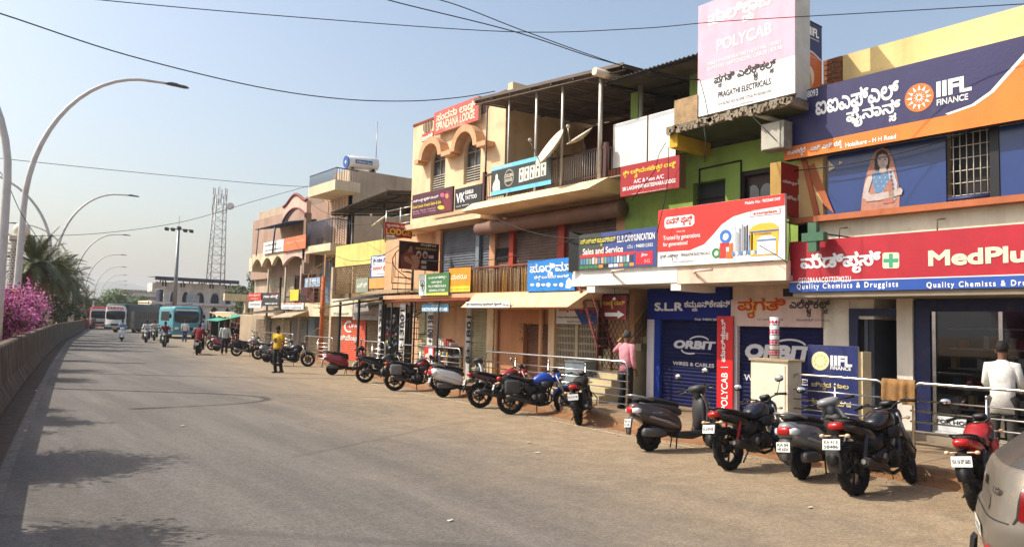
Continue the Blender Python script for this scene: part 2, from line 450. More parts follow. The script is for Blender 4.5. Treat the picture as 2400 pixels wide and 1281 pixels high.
mb = MB().add(vs, fs); me = mb.mesh(); me.materials.append(ASPHALT); ul = me.uv_layers.new(name='UVMap')
for lp in me.loops: ul.data[lp.index].uv = uvs[lp.vertex_index]
road = obj('road', me); road['kind'] = 'structure'
# opposite carriageway
vs = [(xb(y)-3.2-d, y, -.004) for y in ys for d in (12, 0)]
me = MB().add(vs, [(2*i, 2*i+1, 2*i+3, 2*i+2) for i in range(len(ys)-1)]).mesh(); me.materials.append(mat(125, 118, 110, .9, var=.2, scale=.6))
road2 = obj('road', me); road2['kind'] = 'structure'
# worn white edge line beside the barrier
mb = MB(); EL = [i*1.5-6 for i in range(70)]
for a, b in zip(EL, EL[1:]):
    f = lambda y: xb(y)+.66
    mb.add([(f(a), a, .005), (f(a)+.13, a, .005), (f(b)+.13, b, .005), (f(b), b, .005)], [(0, 1, 2, 3)])
struct('edge_line', mb, mat(116, 108, 99, .9, var=.4, scale=4, stain=(92, 84, 76, .95)))
# silt lying in the gutter by the barrier
mb = MB()
for a, b in zip(EL, EL[1:]):
    mb.add([(xb(a)+.2, a, .012), (xb(a)+.64, a, .003), (xb(b)+.64, b, .003), (xb(b)+.2, b, .012)], [(0, 1, 2, 3)])
struct('gutter_silt', mb, mat(86, 70, 58, .95, var=.35, scale=4, bump=.5), 'structure')
# faint white line along the parking side
mb = MB()
for i in range(12):
    a = 7+i*1.4; b = a+1.4; f = lambda y: xk(y)-.62-.03*(y-7)
    mb.add([(f(a), a, .005), (f(a)+.07, a, .005), (f(b)+.07, b, .005), (f(b), b, .005)], [(0, 1, 2, 3)])
struct('parking_line', mb, mat(196, 172, 140, .9, var=.4, scale=3, stain=(160, 130, 98, .95)))
# kerb and pavement
KY = [-20+i*1.0 for i in range(71)]
mb = MB(); pv = MB()
for a, b in zip(KY, KY[1:]):
    h = .2
    A = [(xk(a), a, -.02), (xk(a)+.03, a, h-.02), (xk(a)+.05, a, h), (xk(a)+.17, a, h), (xk(a)+.17, a, -.02)]
    B = [(xk(b), b, -.02), (xk(b)+.03, b, h-.02), (xk(b)+.05, b, h), (xk(b)+.17, b, h), (xk(b)+.17, b, -.02)]
    mb.add(A+B, [(i, i+1, i+6, i+5) for i in range(4)])
    pv.add([(xk(a)+.17, a, .196), (30, a, .196), (30, b, .196), (xk(b)+.17, b, .196)], [(0, 1, 2, 3)])
struct('kerb', mb, mat(146, 116, 86, .95, var=.35, scale=3, bump=.6, stain=(116, 74, 46, .85)))
def slab_material():
    m = mat(150, 128, 100, .92, var=.3, scale=1.8, bump=.4, stain=(134, 100, 66, .9)).copy(); n = m.node_tree.nodes; L = m.node_tree.links
    bs = n['Principled BSDF']; src = bs.inputs['Base Color'].links[0].from_socket
    geo = n.new('ShaderNodeNewGeometry'); br = n.new('ShaderNodeTexBrick'); br.inputs['Scale'].default_value = 1; br.inputs['Mortar Size'].default_value = .012
    br.inputs['Brick Width'].default_value = .6; br.inputs['Row Height'].default_value = .4; br.inputs['Color1'].default_value = (1, 1, 1, 1); br.inputs['Color2'].default_value = (.86, .86, .86, 1); br.inputs['Mortar'].default_value = (.4, .37, .33, 1)
    L.new(geo.outputs['Position'], br.inputs['Vector'])
    q = n.new('ShaderNodeMix'); q.data_type = 'RGBA'; q.blend_type = 'MULTIPLY'; q.inputs[0].default_value = 1; L.new(src, q.inputs[6]); L.new(br.outputs[0], q.inputs[7]); L.new(q.outputs[2], bs.inputs['Base Color'])
    return m
struct('pavement', pv, slab_material())
# loose soil heaped in the gutter along the kerb
mb = MB(); W_ = 6; vs = []
SY = [-6+i*.25 for i in range(180)]
for y in SY:
    for k in range(W_+1):
        q = k/W_; x = xk(y)+.02-(1-q)*(.38+.22*noise.noise((y*.7, 0, 5))); h = (.005+q*q*(.09+.09*noise.noise((y*1.1, 1, 2))))+.02*q*noise.noise((x*6, y*6, 0)); vs.append((x, y, max(.004, h) if k else -.01))
mb.add(vs, [(i*(W_+1)+k, i*(W_+1)+k+1, (i+1)*(W_+1)+k+1, (i+1)*(W_+1)+k) for i in range(len(SY)-1) for k in range(W_)], True); struct('gutter_soil', mb, mat(140, 100, 66, .95, var=.35, scale=5, bump=.8, stain=(110, 66, 38, .7)))
# median: earth between two rows of precast barrier
mb = MB()
for a, b in zip(ys, ys[1:]):
    mb.add([(xb(a)-3.0, a, .95), (xb(a)-.25, a, 1.02), (xb(b)-.25, b, 1.02), (xb(b)-3.0, b, .95)], [(0, 1, 2, 3)])
struct('median_earth', mb, mat(150, 122, 86, .95, var=.35, scale=1.6, bump=.6, stain=(120, 108, 62, .8)))
def barrier_material():
    m = mat(112, 97, 80, .95, var=.35, scale=2.6, bump=.0, stain=(58, 47, 38, .8)).copy(); n = m.node_tree.nodes; L = m.node_tree.links; bs = n['Principled BSDF']; src = bs.inputs['Base Color'].links[0].from_socket
    geo = n.new('ShaderNodeNewGeometry'); mp = n.new('ShaderNodeMapping'); mp.inputs['Scale'].default_value = (1.5, 6.5, .3); L.new(geo.outputs['Position'], mp.inputs[0]); nz = n.new('ShaderNodeTexNoise'); nz.inputs['Scale'].default_value = 1.0; nz.inputs['Detail'].default_value = 5; nz.inputs['Roughness'].default_value = .7; L.new(mp.outputs[0], nz.inputs['Vector'])
    mr = n.new('ShaderNodeMapRange'); mr.inputs['From Min'].default_value = .38; mr.inputs['From Max'].default_value = .62; mr.inputs['To Min'].default_value = .25; mr.inputs['To Max'].default_value = 1.2; L.new(nz.outputs['Fac'], mr.inputs['Value']); sc_ = n.new('ShaderNodeVectorMath'); sc_.operation = 'SCALE'; L.new(src, sc_.inputs[0]); L.new(mr.outputs[0], sc_.inputs['Scale']); L.new(sc_.outputs[0], bs.inputs['Base Color'])
    bp = n.new('ShaderNodeBump'); bp.inputs['Strength'].default_value = .9; bp.inputs['Distance'].default_value = .05; L.new(nz.outputs['Fac'], bp.inputs['Height']); L.new(bp.outputs[0], bs.inputs['Normal']); return m
BARM = barrier_material()
def barrier(label, off, sgn, y0, y1, step):
    t = thing('concrete_barrier', label, 'barrier', (xb(y0)+off, y0, 0))
    y = y0
    while y < y1:
        a, b = y+.012, y+step-.012
        def ring(yy):
            x = xb(yy)+off; P = [(.28, 0), (.28, .10), (.10, .42), (.02, 1.22), (-.02, 1.26), (-.2, 1.26), (-.22, .9), (-.22, 0)]
            return [(x+sgn*p, yy, q) for p, q in P]
        mb = MB(); mid = (a+b)/2
        R = [ring(a), ring(mid), ring(b)]
        if sgn < 0: R = R[::-1]
        mb.rings(R, smooth=False); mb.build('segment', BARM, t, fix=True); y += step
    return t
barrier('weathered concrete median barrier with flared foot along the left road edge', 0, 1, -9, 150, 2.4)
barrier('concrete barrier on the far edge of the planted median', -3.2, -1, 8, 130, 6)
# hill behind everything
mb = MB(); N = 40; c = ray(232, 700); c.z = 0; c.normalize(); hc = c*2900; side = Vector((c.y, -c.x, 0))
vs = []
for i in range(N+1):
    for j in range(9):
        s = (i/N-.5)*2; d = (j/8-.5)*2
        prof = 92*math.exp(-((s*1000-20)/150)**2)+58*math.exp(-((s*1000-210)/130)**2)+34*math.exp(-((s*1000+260)/200)**2)+14
        h = prof*(1-d*d)*(1+.16*noise.noise((i*.55, j*.6, 3.1)))+4*noise.noise((i*1.7, j*1.3, 1))
        vs.append(hc+side*(s*1000)+c*(d*350)+Vector((0, 0, h-3)))
mb.add(vs, [(i*9+j, (i+1)*9+j, (i+1)*9+j+1, i*9+j+1) for i in range(N) for j in range(8)], True)
struct('hill', mb, mat(84, 92, 62, .95, var=.35, scale=.02))
# ================================================================== buildings: shared pieces
def corr(mb, A, B, D, pitch=.076, amp=.018, nd=1):
    """corrugated sheet: edge A->B, ridges run along D; two-sided shell"""
    A, B, D = Vector(A), Vector(B), Vector(D); L = (B-A).length; n = max(4, int(L/pitch*2)); up = (B-A).cross(D).normalized()
    if up.z < 0 or (abs(up.z) < .1 and up.x > 0): up = -up
    vs = []
    for th in (0, -.006):
        for j in range(nd+1):
            for i in range(n+1):
                vs.append(A+(B-A)*(i/n)+D*(j/nd)+up*(amp*(1 if i % 2 else -1)+th))
    fs = []; o2 = (n+1)*(nd+1)
    for j in range(nd):
        for i in range(n):
            q = [j*(n+1)+i, j*(n+1)+i+1, (j+1)*(n+1)+i+1, (j+1)*(n+1)+i]; fs.append(tuple(q)); fs.append(tuple(k+o2 for k in q[::-1]))
    return mb.add(vs, fs)
def shutter(parent, pl, rc, m, n=0.0, pitch=.085, name='shutter'):
    a0, t0, a1, t1 = pl.rect(*rc)
    k = max(6, int((t1-t0)/pitch)); vs = []; fs = []
    pr = []
    for i in range(k):
        z = t0+(t1-t0)*i/k; d = (t1-t0)/k
        pr += [(z, .002), (z+d*.2, .016), (z+d*.62, .016), (z+d*.86, .004)]
    pr.append((t1, .0))
    for z, d in pr: vs += [pl.w(a0, z, n+d), pl.w(a1, z, n+d)]
    fs = [(2*i, 2*i+1, 2*i+3, 2*i+2) for i in range(len(pr)-1)]
    return MB().add(vs, fs).build(name, m, parent)
def wallpart(parent, name, m, *boxes):
    mb = MB()
    for b in boxes: mb.box(*b)
    return mb.build(name, m, parent)
def R(X, *rc):
    """wall rectangle -> y0, y1, z0, z1"""
    a0, t0, a1, t1 = Plane('X', X).rect(*rc); return -a1, -a0, t0, t1
def bars(parent, pts0, pts1, r, m, name='bar', n=6):
    for a, b in zip(pts0, pts1): MB().tube([a, b], r, n).build(name, m, parent)
def cable(name, label, pts, r=.012, sag=0., n=24, m=None, grp='overhead cables over the road'):
    P = []
    if len(pts) == 2:
        a, b = Vector(pts[0]), Vector(pts[1])
        for i in range(n+1):
            s = i/n; p = a+(b-a)*s; p.z -= sag*4*s*(1-s); P.append(p)
    else: P = [Vector(p) for p in pts]
    o = MB().tube(P, r, 5).build(name, m or BLACK); return tag(o, label, 'cable', grp)
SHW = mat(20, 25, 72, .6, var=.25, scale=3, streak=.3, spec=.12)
CREAM = plaster(244, 220, 172); WHITEW = plaster(232, 226, 214); GREEN = plaster(150, 178, 92); CONC = plaster(150, 138, 120)
# ================================================================== A: cream two-storey building with finance office and pharmacy
XA = 14.2
A = thing('shop_building', 'cream two-storey building with finance office above a pharmacy', 'building', (18, 3, .2))
y0, y1, z0, z1 = R(XA, 1975, 128, 2400, 15)
wallpart(A, 'wall', WHITEW, (XA, 24, 7.34, 7.87, .2, 2.72), (XA+.02, 24, 6.86, 7.34, 2.3, 2.72), (XA+4, 24, -3, 7.3, .2, 2.72))
wallpart(A, 'pillar', plaster(236, 228, 214), (XA-.03, XA+.35, 6.14, 6.42, .2, 2.72))
wallpart(A, 'parapet', plaster(240, 214, 150), (XA, XA+.2, -3, 7.44, 6.0, 7.6), (XA+.2, 24, 7.24, 7.44, 6.0, 7.6))
wallpart(A, 'upper_wall', plaster(240, 228, 204), (13.52, 13.75, -3, 8.02, 2.78, 4.14), (13.52, 24, 7.6, 8.02, 2.78, 6.6), (13.75, 24, -3, 7.6, 5.5, 6.6))
wallpart(A, 'canopy_slab', CONC, (13.14, XA+6, -3, 7.9, 2.68, 2.775))
wallpart(A, 'interior_wall', mat(60, 66, 80, .9), (17.6, 17.8, -3, 6.9, .2, 2.68), (XA+.05, 17.6, 6.05, 6.13, .2, 2.68), (XA+.1, 17.6, 6.9, 7.0, .2, 2.68))
wallpart(A, 'step', CONC, (13.7, 17.6, -3, 7.34, .19, .3))
# doorway of the stair to the office
NAVY = plastic(26, 34, 78, .5)
mb = MB().box(XA-.02, XA+.1, 7.16, 7.335, .3, 2.5).box(XA-.02, XA+.1, 6.43, 7.16, 2.36, 2.5); mb.build('door_frame', NAVY, A)
wallpart(A, 'door', mat(120, 128, 140, .6), (XA+.16, XA+1.0, 7.05, 7.12, .3, 2.3))
# pharmacy front
mb = MB().box(XA+.02, XA+.16, 5.86, 6.135, .3, 2.66).box(XA+.02, XA+.16, 3.6, 3.7, .3, 2.66).box(XA+.02, XA+.16, -1, 5.86, 2.45, 2.66); mb.build('shop_frame', NAVY, A)
mb = MB().box(XA+.1, XA+.112, 3.7, 5.86, .35, 2.45); gp = mb.build('glass_front', pane_glass(.7), A)
PLA = Plane('X', XA+.08)
wallpart(A, 'door_rail', STEEL, (XA+.06, XA+.1, 5.78, 5.84, .35, 2.45), (XA+.06, XA+.1, 4.72, 4.78, .35, 2.45))
for k in range(5):
    z = .7+k*.36
    wallpart(A, 'shelf', mat(190, 190, 186, .6), (XA+.5, XA+.85, 4.0, 5.75, z, z+.03))
    for q in range(13):
        yy = 4.05+q*.13+random.uniform(-.02, .02); h = random.uniform(.12, .26); c = random.choice([(210, 205, 200), (180, 60, 50), (60, 110, 150), (230, 200, 120), (150, 150, 150)])
        if k < 4 and random.random() < .8: tag(wallpart(None, 'medicine_box', ink(*c), (XA+.55, XA+.7, yy, yy+.09, z+.03, z+.03+h)), 'small carton on a shelf behind the pharmacy glass', 'carton', 'cartons on the pharmacy shelves')
p = board('poster', 'white home delivery poster on the lower pharmacy glass', 'poster', PLA, (2168, 970, 2266, 1052), paint(222, 226, 228), paint(222, 226, 228), .01)
letters(p, 'FOR HOME', PLA, (2196, 980, 2286, 1000), ink(25, 25, 30), .03)
letters(p, 'medplusmart.com', PLA, (2184, 1005, 2280, 1018), ink(140, 30, 35)); letters(p, 'Order Online', PLA, (2208, 1001, 2250, 1006), ink(90, 60, 60), 0)
patch(p, PLA, [(2168, 1046), (2266, 1052), (2266, 1058), (2168, 1052)], ink(180, 30, 40), .012)
# upper window band
PU = Plane('X', 13.5)
FILM = mat(36, 62, 122, .25, var=.12, scale=1.5, streak=.15, spec=.6)
def upanel(u0, v0, u1, v1, m, name='window_film', n=0): mb = MB(); pbox(mb, PU, (u0, v0, u1, v1), -.05, n); return mb.build(name, m, A)
z_lo = 4.26; yy = lambda u: ox(u, 430, 13.5).y
mb = MB().box(13.49, 13.55, yy(2218), yy(1940), z_lo, 5.42); film = mb.build('window_film', FILM, A)
mb = MB().box(13.49, 13.55, 2.0, yy(2345), z_lo, 5.42); mb.build('window_film', FILM, A)
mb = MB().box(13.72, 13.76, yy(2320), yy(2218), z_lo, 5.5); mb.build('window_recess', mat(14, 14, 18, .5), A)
mb = MB().box(13.47, 13.53, yy(2344), yy(2322), z_lo, 5.5); mb.build('window_post', mat(24, 26, 36, .5), A)
GR = mat(205, 198, 186, .6)
for i in range(6):
    yv = yy(2232)+(yy(2312)-yy(2232))*i/5; MB().tube([(13.56, yv, z_lo), (13.56, yv, 5.45)], .008, 5).build('grille_bar', GR, A)
for i in range(6):
    zv = z_lo+.12+i*.21; MB().tube([(13.575, yy(2222), zv), (13.575, yy(2318), zv)], .008, 5).build('grille_bar', GR, A)
MB().tube([(13.5, yy(2222), z_lo+.06), (13.5, yy(2318), z_lo+.06)], .03, 8).build('pipe', mat(40, 60, 110, .5), A)
TERRA = plaster(186, 112, 78)
wallpart(A, 'sill', TERRA, (13.30, 13.56, -3, 8.08, 4.14, 4.25))
wallpart(A, 'end_panel', plaster(236, 200, 140), (13.47, 13.6, 7.47, 8.0, 4.25, 5.5))
P1 = Plane('X', 13.46)
patch(A, P1, [(1886, 395), (1908, 382), (1955, 500), (1932, 480)], TERRA, .004, 'painted_stripe')
MB().prism([(13.42, 7.62, 4.25), (13.42, 7.52, 4.25), (13.42, 7.80, 5.45), (13.42, 7.90, 5.45)], (.06, 0, 0)).build('slanted_frame', TERRA, A)
# woman in a sari printed on the window film
PF = Plane('X', 13.484)
def sari():
    def q(pts, c, n): patch(A, PF, pts, mat(*c, .5, var=.25, scale=14), n)
    q([(2036, 392), (2044, 366), (2054, 352), (2068, 346), (2082, 350), (2092, 368), (2100, 400), (2106, 430), (2109, 460), (2108, 486), (2018, 495), (2020, 465), (2027, 425)], (176, 126, 108), .004)
    q([(2050, 398), (2050, 372), (2056, 357), (2068, 351), (2080, 357), (2086, 374), (2084, 394), (2076, 400), (2058, 402)], (46, 38, 40), .006)
    q([(2057, 374), (2060, 364), (2069, 360), (2078, 364), (2082, 374), (2081, 384), (2076, 392), (2069, 396), (2062, 392), (2058, 384)], (190, 172, 166), .008)
    for u in (2063, 2075): q(ellipse(u, 374, 2.6, 1.3, 10), (50, 40, 42), .011); q([(u-3.5, 370.5), (u+3.5, 369.5), (u+3.5, 370.5), (u-3.5, 371.5)], (60, 48, 48), .011)
    q([(2066, 387), (2073, 386.5), (2070, 389)], (150, 84, 80), .011); q([(2068, 376), (2070.5, 376), (2071, 382), (2067.5, 382)], (170, 150, 144), .010)
    q([(2063, 392), (2076, 392), (2080, 402), (2070, 410), (2060, 404)], (184, 166, 160), .007)
    q([(2042, 410), (2058, 400), (2068, 410), (2080, 402), (2090, 408), (2086, 440), (2070, 452), (2052, 452), (2046, 430)], (96, 132, 170), .009)
    for k in range(9): q(ellipse(2050+k*4.2, 416+(k % 3)*10, 1.6, 1.6, 6), (186, 196, 206), .012)
    q([(2082, 396), (2094, 398), (2104, 430), (2101, 466), (2092, 474), (2066, 452), (2086, 430)], (180, 176, 180), .011)
    for k in range(7): q(ellipse(2088+k*1.6, 404+k*9.5, 3, 3.4, 8), (84, 94, 126), .014)
    q([(2074, 442), (2090, 414), (2096, 432), (2096, 474), (2070, 478), (2064, 460)], (170, 112, 94), .013)
    q([(2034, 414), (2044, 410), (2046, 418), (2036, 450), (2044, 458), (2030, 468), (2022, 464), (2026, 438)], (192, 178, 172), .015)
    q([(2028, 458), (2044, 456), (2086, 448), (2100, 444), (2112, 440), (2117, 446), (2114, 456), (2098, 460), (2060, 470), (2032, 472)], (188, 174, 168), .017)
    for k in range(4): q([(2084+k*3, 446-k*.6), (2086+k*3, 446-k*.6), (2087+k*3, 461-k*.8), (2085+k*3, 461-k*.8)], (150, 120, 90), .02)
sari()
patch(A, PF, [(1942, 376), (1958, 392), (1943, 402)], ink(226, 206, 180), .005); patch(A, PF, [(1966, 378), (1976, 380), (1967, 386)], ink(226, 206, 180), .005)
# brick pier on the roof beside the parapet
bp = thing('brick_pier', 'unplastered brick pier on the roof next to the cream parapet', 'brick pier', (14.4, 7.68, 6.5))
MB().box(14.24, 14.56, 7.48, 7.88, 6.5, 7.62).build('mortar', CONC, bp)
BRK = mat(150, 92, 58, .9, var=.35, scale=9, bump=.4); me_b = None
for k in range(10):
    for q in range(2):
        for side in ('x', 'y'):
            z = 6.52+k*.11
            if side == 'x': b = (14.22, 14.26, 7.47+q*.205+(.0 if k % 2 else .02), 7.47+q*.205+.185, z, z+.085)
            else: b = (14.24+q*.165, 14.24+q*.165+.15, 7.455, 7.485, z, z+.085)
            MB().box(*b).build('brick', BRK, bp)
# signs of building A
PI = Plane('X', 13.2); NB = paint(46, 44, 92); OR = paint(240, 130, 46); WH = ink(240, 240, 240)
t = board('finance_signboard', 'long navy and orange finance signboard with round orange emblem', 'signboard', PI, ('st', -8.13, 5.40, -2.6, 6.72), NB, mat(60, 58, 62, .7), .16)
letters(t, '8976748093', PI, (1855, 223, 1918, 224), WH, .03)
patch(t, PI, ellipse(1847, 234, 4.5, 5), WH, .009)
letters(t, 'ಐಐಎಫ್ಎಲ್', PI, (1912, 229, 2108, 236), WH, .03); letters(t, 'ಫೈನಾನ್ಸ್', PI, (1984, 256, 2112, 281), WH, .03)
letters(t, 'IIFL', PI, (2195, 193, 2278, 212), WH, .06); letters(t, 'FINANCE', PI, (2196, 234, 2270, 234), WH, .03)
def on_sign(f, pl): return [pl.st(*q) for q in f]
def emblem(t, pl, u, v, ru, rv, m1, m2, sl=-.12):
    patch(t, pl, [(x, y+sl*(x-u)) for x, y in ellipse(u, v, ru, rv, 28)], m1, .010, 'logo')
    for k in range(12):
        a = 2*math.pi*k/12
        for r0, r1, w_ in ((.52, .9, .2), (.14, .46, .26)):
            P = []
            for rr, da in ((r1, 0), (r0, w_), (r0, -w_)):
                x = u+ru*rr*math.sin(a+da); y = v-rv*rr*math.cos(a+da); P.append((x, y+sl*(x-u)))
            patch(t, pl, P, m2, .014, 'logo_ray')
emblem(t, PI, 2155, 229, 34, 33, ink(238, 120, 50), WH, -.17)
def spatch(t, pl, st, m, n, name='print'):
    vs = [pl.w(a, z, n) for a, z in st]; tr = tessellate_polygon([[Vector((a, z, 0)) for a, z in st]]); d = Vector((-1, 0, 0)) if pl.k == 'X' else Vector((0, -1, 0)); fs = []
    for f in tr:
        A_, B_, C_ = (vs[i] for i in f); fs.append(tuple(f) if (B_-A_).cross(C_-A_).dot(d) > 0 else tuple(f[::-1]))
    return MB().add(vs, fs).build(name, m, t)
sw = [(-8.128, 5.402), (-2.602, 5.402), (-2.602, 6.71), (-3.55, 6.71), (-3.9, 6.45), (-4.2, 6.15), (-4.42, 5.92), (-4.7, 5.76), (-5.1, 5.69), (-8.128, 5.655)]
spatch(t, PI, sw, OR, .007, 'stripe')
up = [(a, z) for a, z in sw[3:9]]; dn = [(a-.05, z+.03) for a, z in up]
spatch(t, PI, up+dn[::-1], WH, .010, 'stripe')
letters(t, 'ಹೊಳಲ್ಕೆರೆ - ಎಚ್ ಎಚ್ ರಸ್ತೆ', PI, (1845, 352, 1974, 348), WH, .03); letters(t, 'Holalkere - H H Road', PI, (1982, 335, 2101, 325), WH, .03)
# tall projecting finance box
PB = Plane('Y', 7.75)
q0 = oy(1866, 36, 7.75); xe = oy(1926, 67, 7.75).x
fb = thing('finance_box_sign', 'tall narrow navy and orange box sign projecting above the finance board', 'sign', (q0.x, 7.85, 6.5))
MB().box(q0.x, xe, 7.76, 8.02, 6.62, q0.z).build('box', mat(206, 200, 186, .7, streak=.4), fb)
MB().box(q0.x-.01, xe+.01, 7.748, 8.03, q0.z, q0.z+.04).build('cap', DARK, fb)
zt = q0.z-.005; zb = 6.64; zm = zt-(zt-zb)*.36; xm = (q0.x+xe)/2
spatch(fb, PB, [(q0.x+.01, zt), (xe-.01, zt), (xe-.01, zm-.12), (xm+.12, zm-.02), (q0.x+.01, zm)], NB, .006, 'panel')
spatch(fb, PB, [(q0.x+.01, zm), (xm+.12, zm-.02), (xe-.01, zm-.12), (xe-.01, zb), (q0.x+.01, zb)], paint(206, 108, 56), .004, 'panel')
spatch(fb, PB, [(q0.x+.01, zm), (xm+.12, zm-.02), (xe-.01, zm-.12), (xe-.01, zm-.145), (xm+.12, zm-.045), (q0.x+.01, zm-.025)], WH, .008, 'stripe')
emblem(fb, PB, 1885, 72, 10, 18, ink(226, 130, 110), WH, .1)
letters(fb, 'IIFL', PB, (1897, 62, 1918, 92), WH, .05); letters(fb, 'FINANCE', PB, (1896, 86, 1918, 100), WH, .02)
letters(fb, 'ಗೋಲ್ಡ್ ಲೋನ್', PB, (1870, 117, 1920, 143), ink(236, 216, 190), .02)
patch(fb, PB, ellipse(1894, 181, 13, 27), ink(226, 210, 196), .010, 'logo'); patch(fb, PB, [(1886, 200), (1892, 190), (1896, 165), (1900, 180), (1902, 200), (1895, 210)], ink(196, 140, 60), .013, 'logo')
# pharmacy signs
PM = Plane('X', 13.1); RED = paint(178, 34, 50); BLU = paint(42, 84, 170)
t = board('pharmacy_signboard', 'long red pharmacy signboard with blue foot strip and white cross', 'signboard', PM, ('st', -7.95, 2.78, -2.4, 3.755), RED, mat(120, 116, 110, .8), .14)
spatch(t, PM, [(-7.949, 2.781), (-2.401, 2.781), (-2.401, 2.965), (-7.949, 2.965)], BLU, .007, 'stripe'); spatch(t, PM, [(-7.949, 2.965), (-2.401, 2.965), (-2.401, 2.985), (-7.949, 2.985)], ink(226, 214, 210), .008, 'stripe')
CRW = ink(240, 226, 190)
letters(t, 'ಮೆಡ್‌ಪ್ಲಸ್', PM, (1877, 596, 2066, 637), WH, .035)
patch(t, PM, rrect(2069, 592, 2108, 629, 5, -.02), CRW, .009, 'logo')
patch(t, PM, [(2084, 594), (2093, 594), (2093, 606), (2106, 605), (2106, 614), (2093, 615), (2093, 627), (2084, 627), (2084, 615), (2071, 615), (2071, 606), (2084, 606)], ink(60, 160, 120), .012, 'logo')
letters(t, 'MedPlus', PM, (2176, 587, 2444, 613), CRW, .045)
letters(t, 'GST:29AAACO7727M2ZU', PM, (1872, 651, 1995, 660), WH, .02, space=1.15)
letters(t, 'Quality Chemists & Druggists', PM, (1868, 665, 2106, 676), WH, .03, space=1.35); letters(t, 'Quality Chemists & Druggists', PM, (2172, 661, 2470, 672), WH, .03, space=1.35)
for yv in (7.0, 5.3, 3.9): MB().tube([(13.2, yv, 3.74), (13.2, yv, 3.95), (13.5, yv, 4.0)], .012, 5).build('bracket', rusty(110, 90, 80), t)
# red box sign on the corner
a = ox(1806, 383, 12.85); b0 = ox(1806, 505, 12.85)
bx = thing('pharmacy_box_sign', 'small red pharmacy box sign with corrugated gold edge, projecting from the corner', 'sign', (13.2, 8.0, 4.2))
yl, yr = ox(1806, 440, 12.85).y, ox(1831, 440, 12.85).y; PR = Plane('Y', yr-.003); x2 = oy(1878, 440, yr).x
MB().box(12.85, x2, yr, yl, b0.z, a.z).build('box', paint(146, 26, 28), bx)
mb = MB(); k = 14
for i in range(k): mb.box(12.83, 12.849, yr+(yl-yr)*i/k, yr+(yl-yr)*(i+.6)/k, b0.z, a.z)
mb.build('gold_edge', paint(206, 168, 92), bx)
letters(bx, 'ಮೆಡ್‌ಪ್ಲಸ್', PR, (1834, 420, 1868, 438), ink(226, 210, 200), .03, .006); letters(bx, 'MedPlus', PR, (1833, 454, 1866, 471), ink(226, 210, 200), .03, .006)
for v0 in (419, 457): patch(bx, PR, [(1869, v0), (1876, v0+1), (1876, v0+14), (1869, v0+13)], ink(200, 205, 195), .006, 'logo')
MB().tube([(13.0, 8.05, b0.z), (13.0, 8.05, b0.z-.1), (13.5, 8.05, b0.z-.12)], .015, 5).build('bracket', DARK, bx)
# green cross lamp
cr = thing('green_cross_sign', 'small dark green pharmacy cross on a thin bracket above the red board', 'sign', (12.8, 7.75, 3.6))
cp = Plane('X', 12.78); GC = plastic(64, 104, 78, .5)
c0 = ox(1903, 555, 12.78)
MB().box(12.78, 12.9, c0.y-.085, c0.y+.085, c0.z-.27, c0.z+.27).build('upright', GC, cr)
MB().box(12.765, 12.915, c0.y-.23, c0.y+.20, c0.z-.08, c0.z+.08).build('crossbar', GC, cr)
MB().tube([(12.85, c0.y-.1, c0.z+.07), (13.5, c0.y-.5, c0.z+.0)], .014, 5).build('bracket', DARK, cr)
def cl(u0, vl, u1, vr, h): return (u0, vl-h/2, u1, vr+h/2)
# ================================================================== B: green building with the electrical and phone shops
XB = 14.2
B = thing('green_building', 'lime green two-storey building with two blue shuttered shops below', 'building', (17, 10.4, .2))
WB = plaster(226, 220, 226); PINKW = plaster(224, 196, 176)
yw = lambda u, X=XB, v=800: ox(u, v, X).y
wallpart(B, 'pier', WB, (XB-.06, XB+.3, yw(1536), yw(1520), .19, 2.3)); wallpart(B, 'pier', WB, (XB-.05, XB+.3, yw(1731), yw(1718), .19, 2.2))
wallpart(B, 'blue_pier', plaster(34, 62, 150), (XB-.04, XB+.3, yw(1549), yw(1536), .19, 2.3))
wallpart(B, 'fascia', plaster(32, 44, 124), (XB-.08, XB+.3, yw(1714), yw(1520), 2.24, 2.98))
wallpart(B, 'fascia', plaster(222, 196, 190), (XB-.07, XB+.3, 7.88, yw(1716)-.01, 2.12, 2.70))
wallpart(B, 'beam', PINKW, (XB-.02, XB+.3, 7.88, 10.0, 2.70, 3.0))
wallpart(B, 'vent_recess', DARK, (XB-.03, XB, 7.95, 8.75, 2.76, 2.92))
wallpart(B, 'back_wall', plaster(200, 196, 190), (XB+.3, 22, 7.88, 12.5, .19, 3.0))
PS = Plane('X', XB+.06)
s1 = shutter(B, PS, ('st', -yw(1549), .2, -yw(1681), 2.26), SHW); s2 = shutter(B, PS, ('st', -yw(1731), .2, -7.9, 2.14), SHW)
SW = ink(200, 200, 208); PSt = Plane('X', XB+.035)
def arc(u, v, ru, rv, a0, a1, w_, n=12):
    o = [(u+ru*math.cos(rad(a0+(a1-a0)*i/n)), v-rv*math.sin(rad(a0+(a1-a0)*i/n))) for i in range(n+1)]
    i_ = [(u+(ru-w_)*math.cos(rad(a0+(a1-a0)*i/n)), v-(rv-w_*1.2)*math.sin(rad(a0+(a1-a0)*i/n))) for i in range(n+1)]
    return o+i_[::-1]
letters(B, 'ORBIT', PSt, cl(1579, 808, 1678, 808, 25), SW, .07, 0, sh=.15); letters(B, 'WIRES & CABLES', PSt, cl(1577, 852, 1674, 855, 13), SW, .035, 0)
letters(B, 'THE POWER OF PEOPLE', PSt, cl(1614, 827, 1671, 827, 4), SW, 0, 0)
patch(B, PSt, arc(1638, 802, 26, 16, 150, 25, 3), SW, 0); patch(B, PSt, arc(1618, 818, 22, 12, 180, 300, 3), SW, 0)
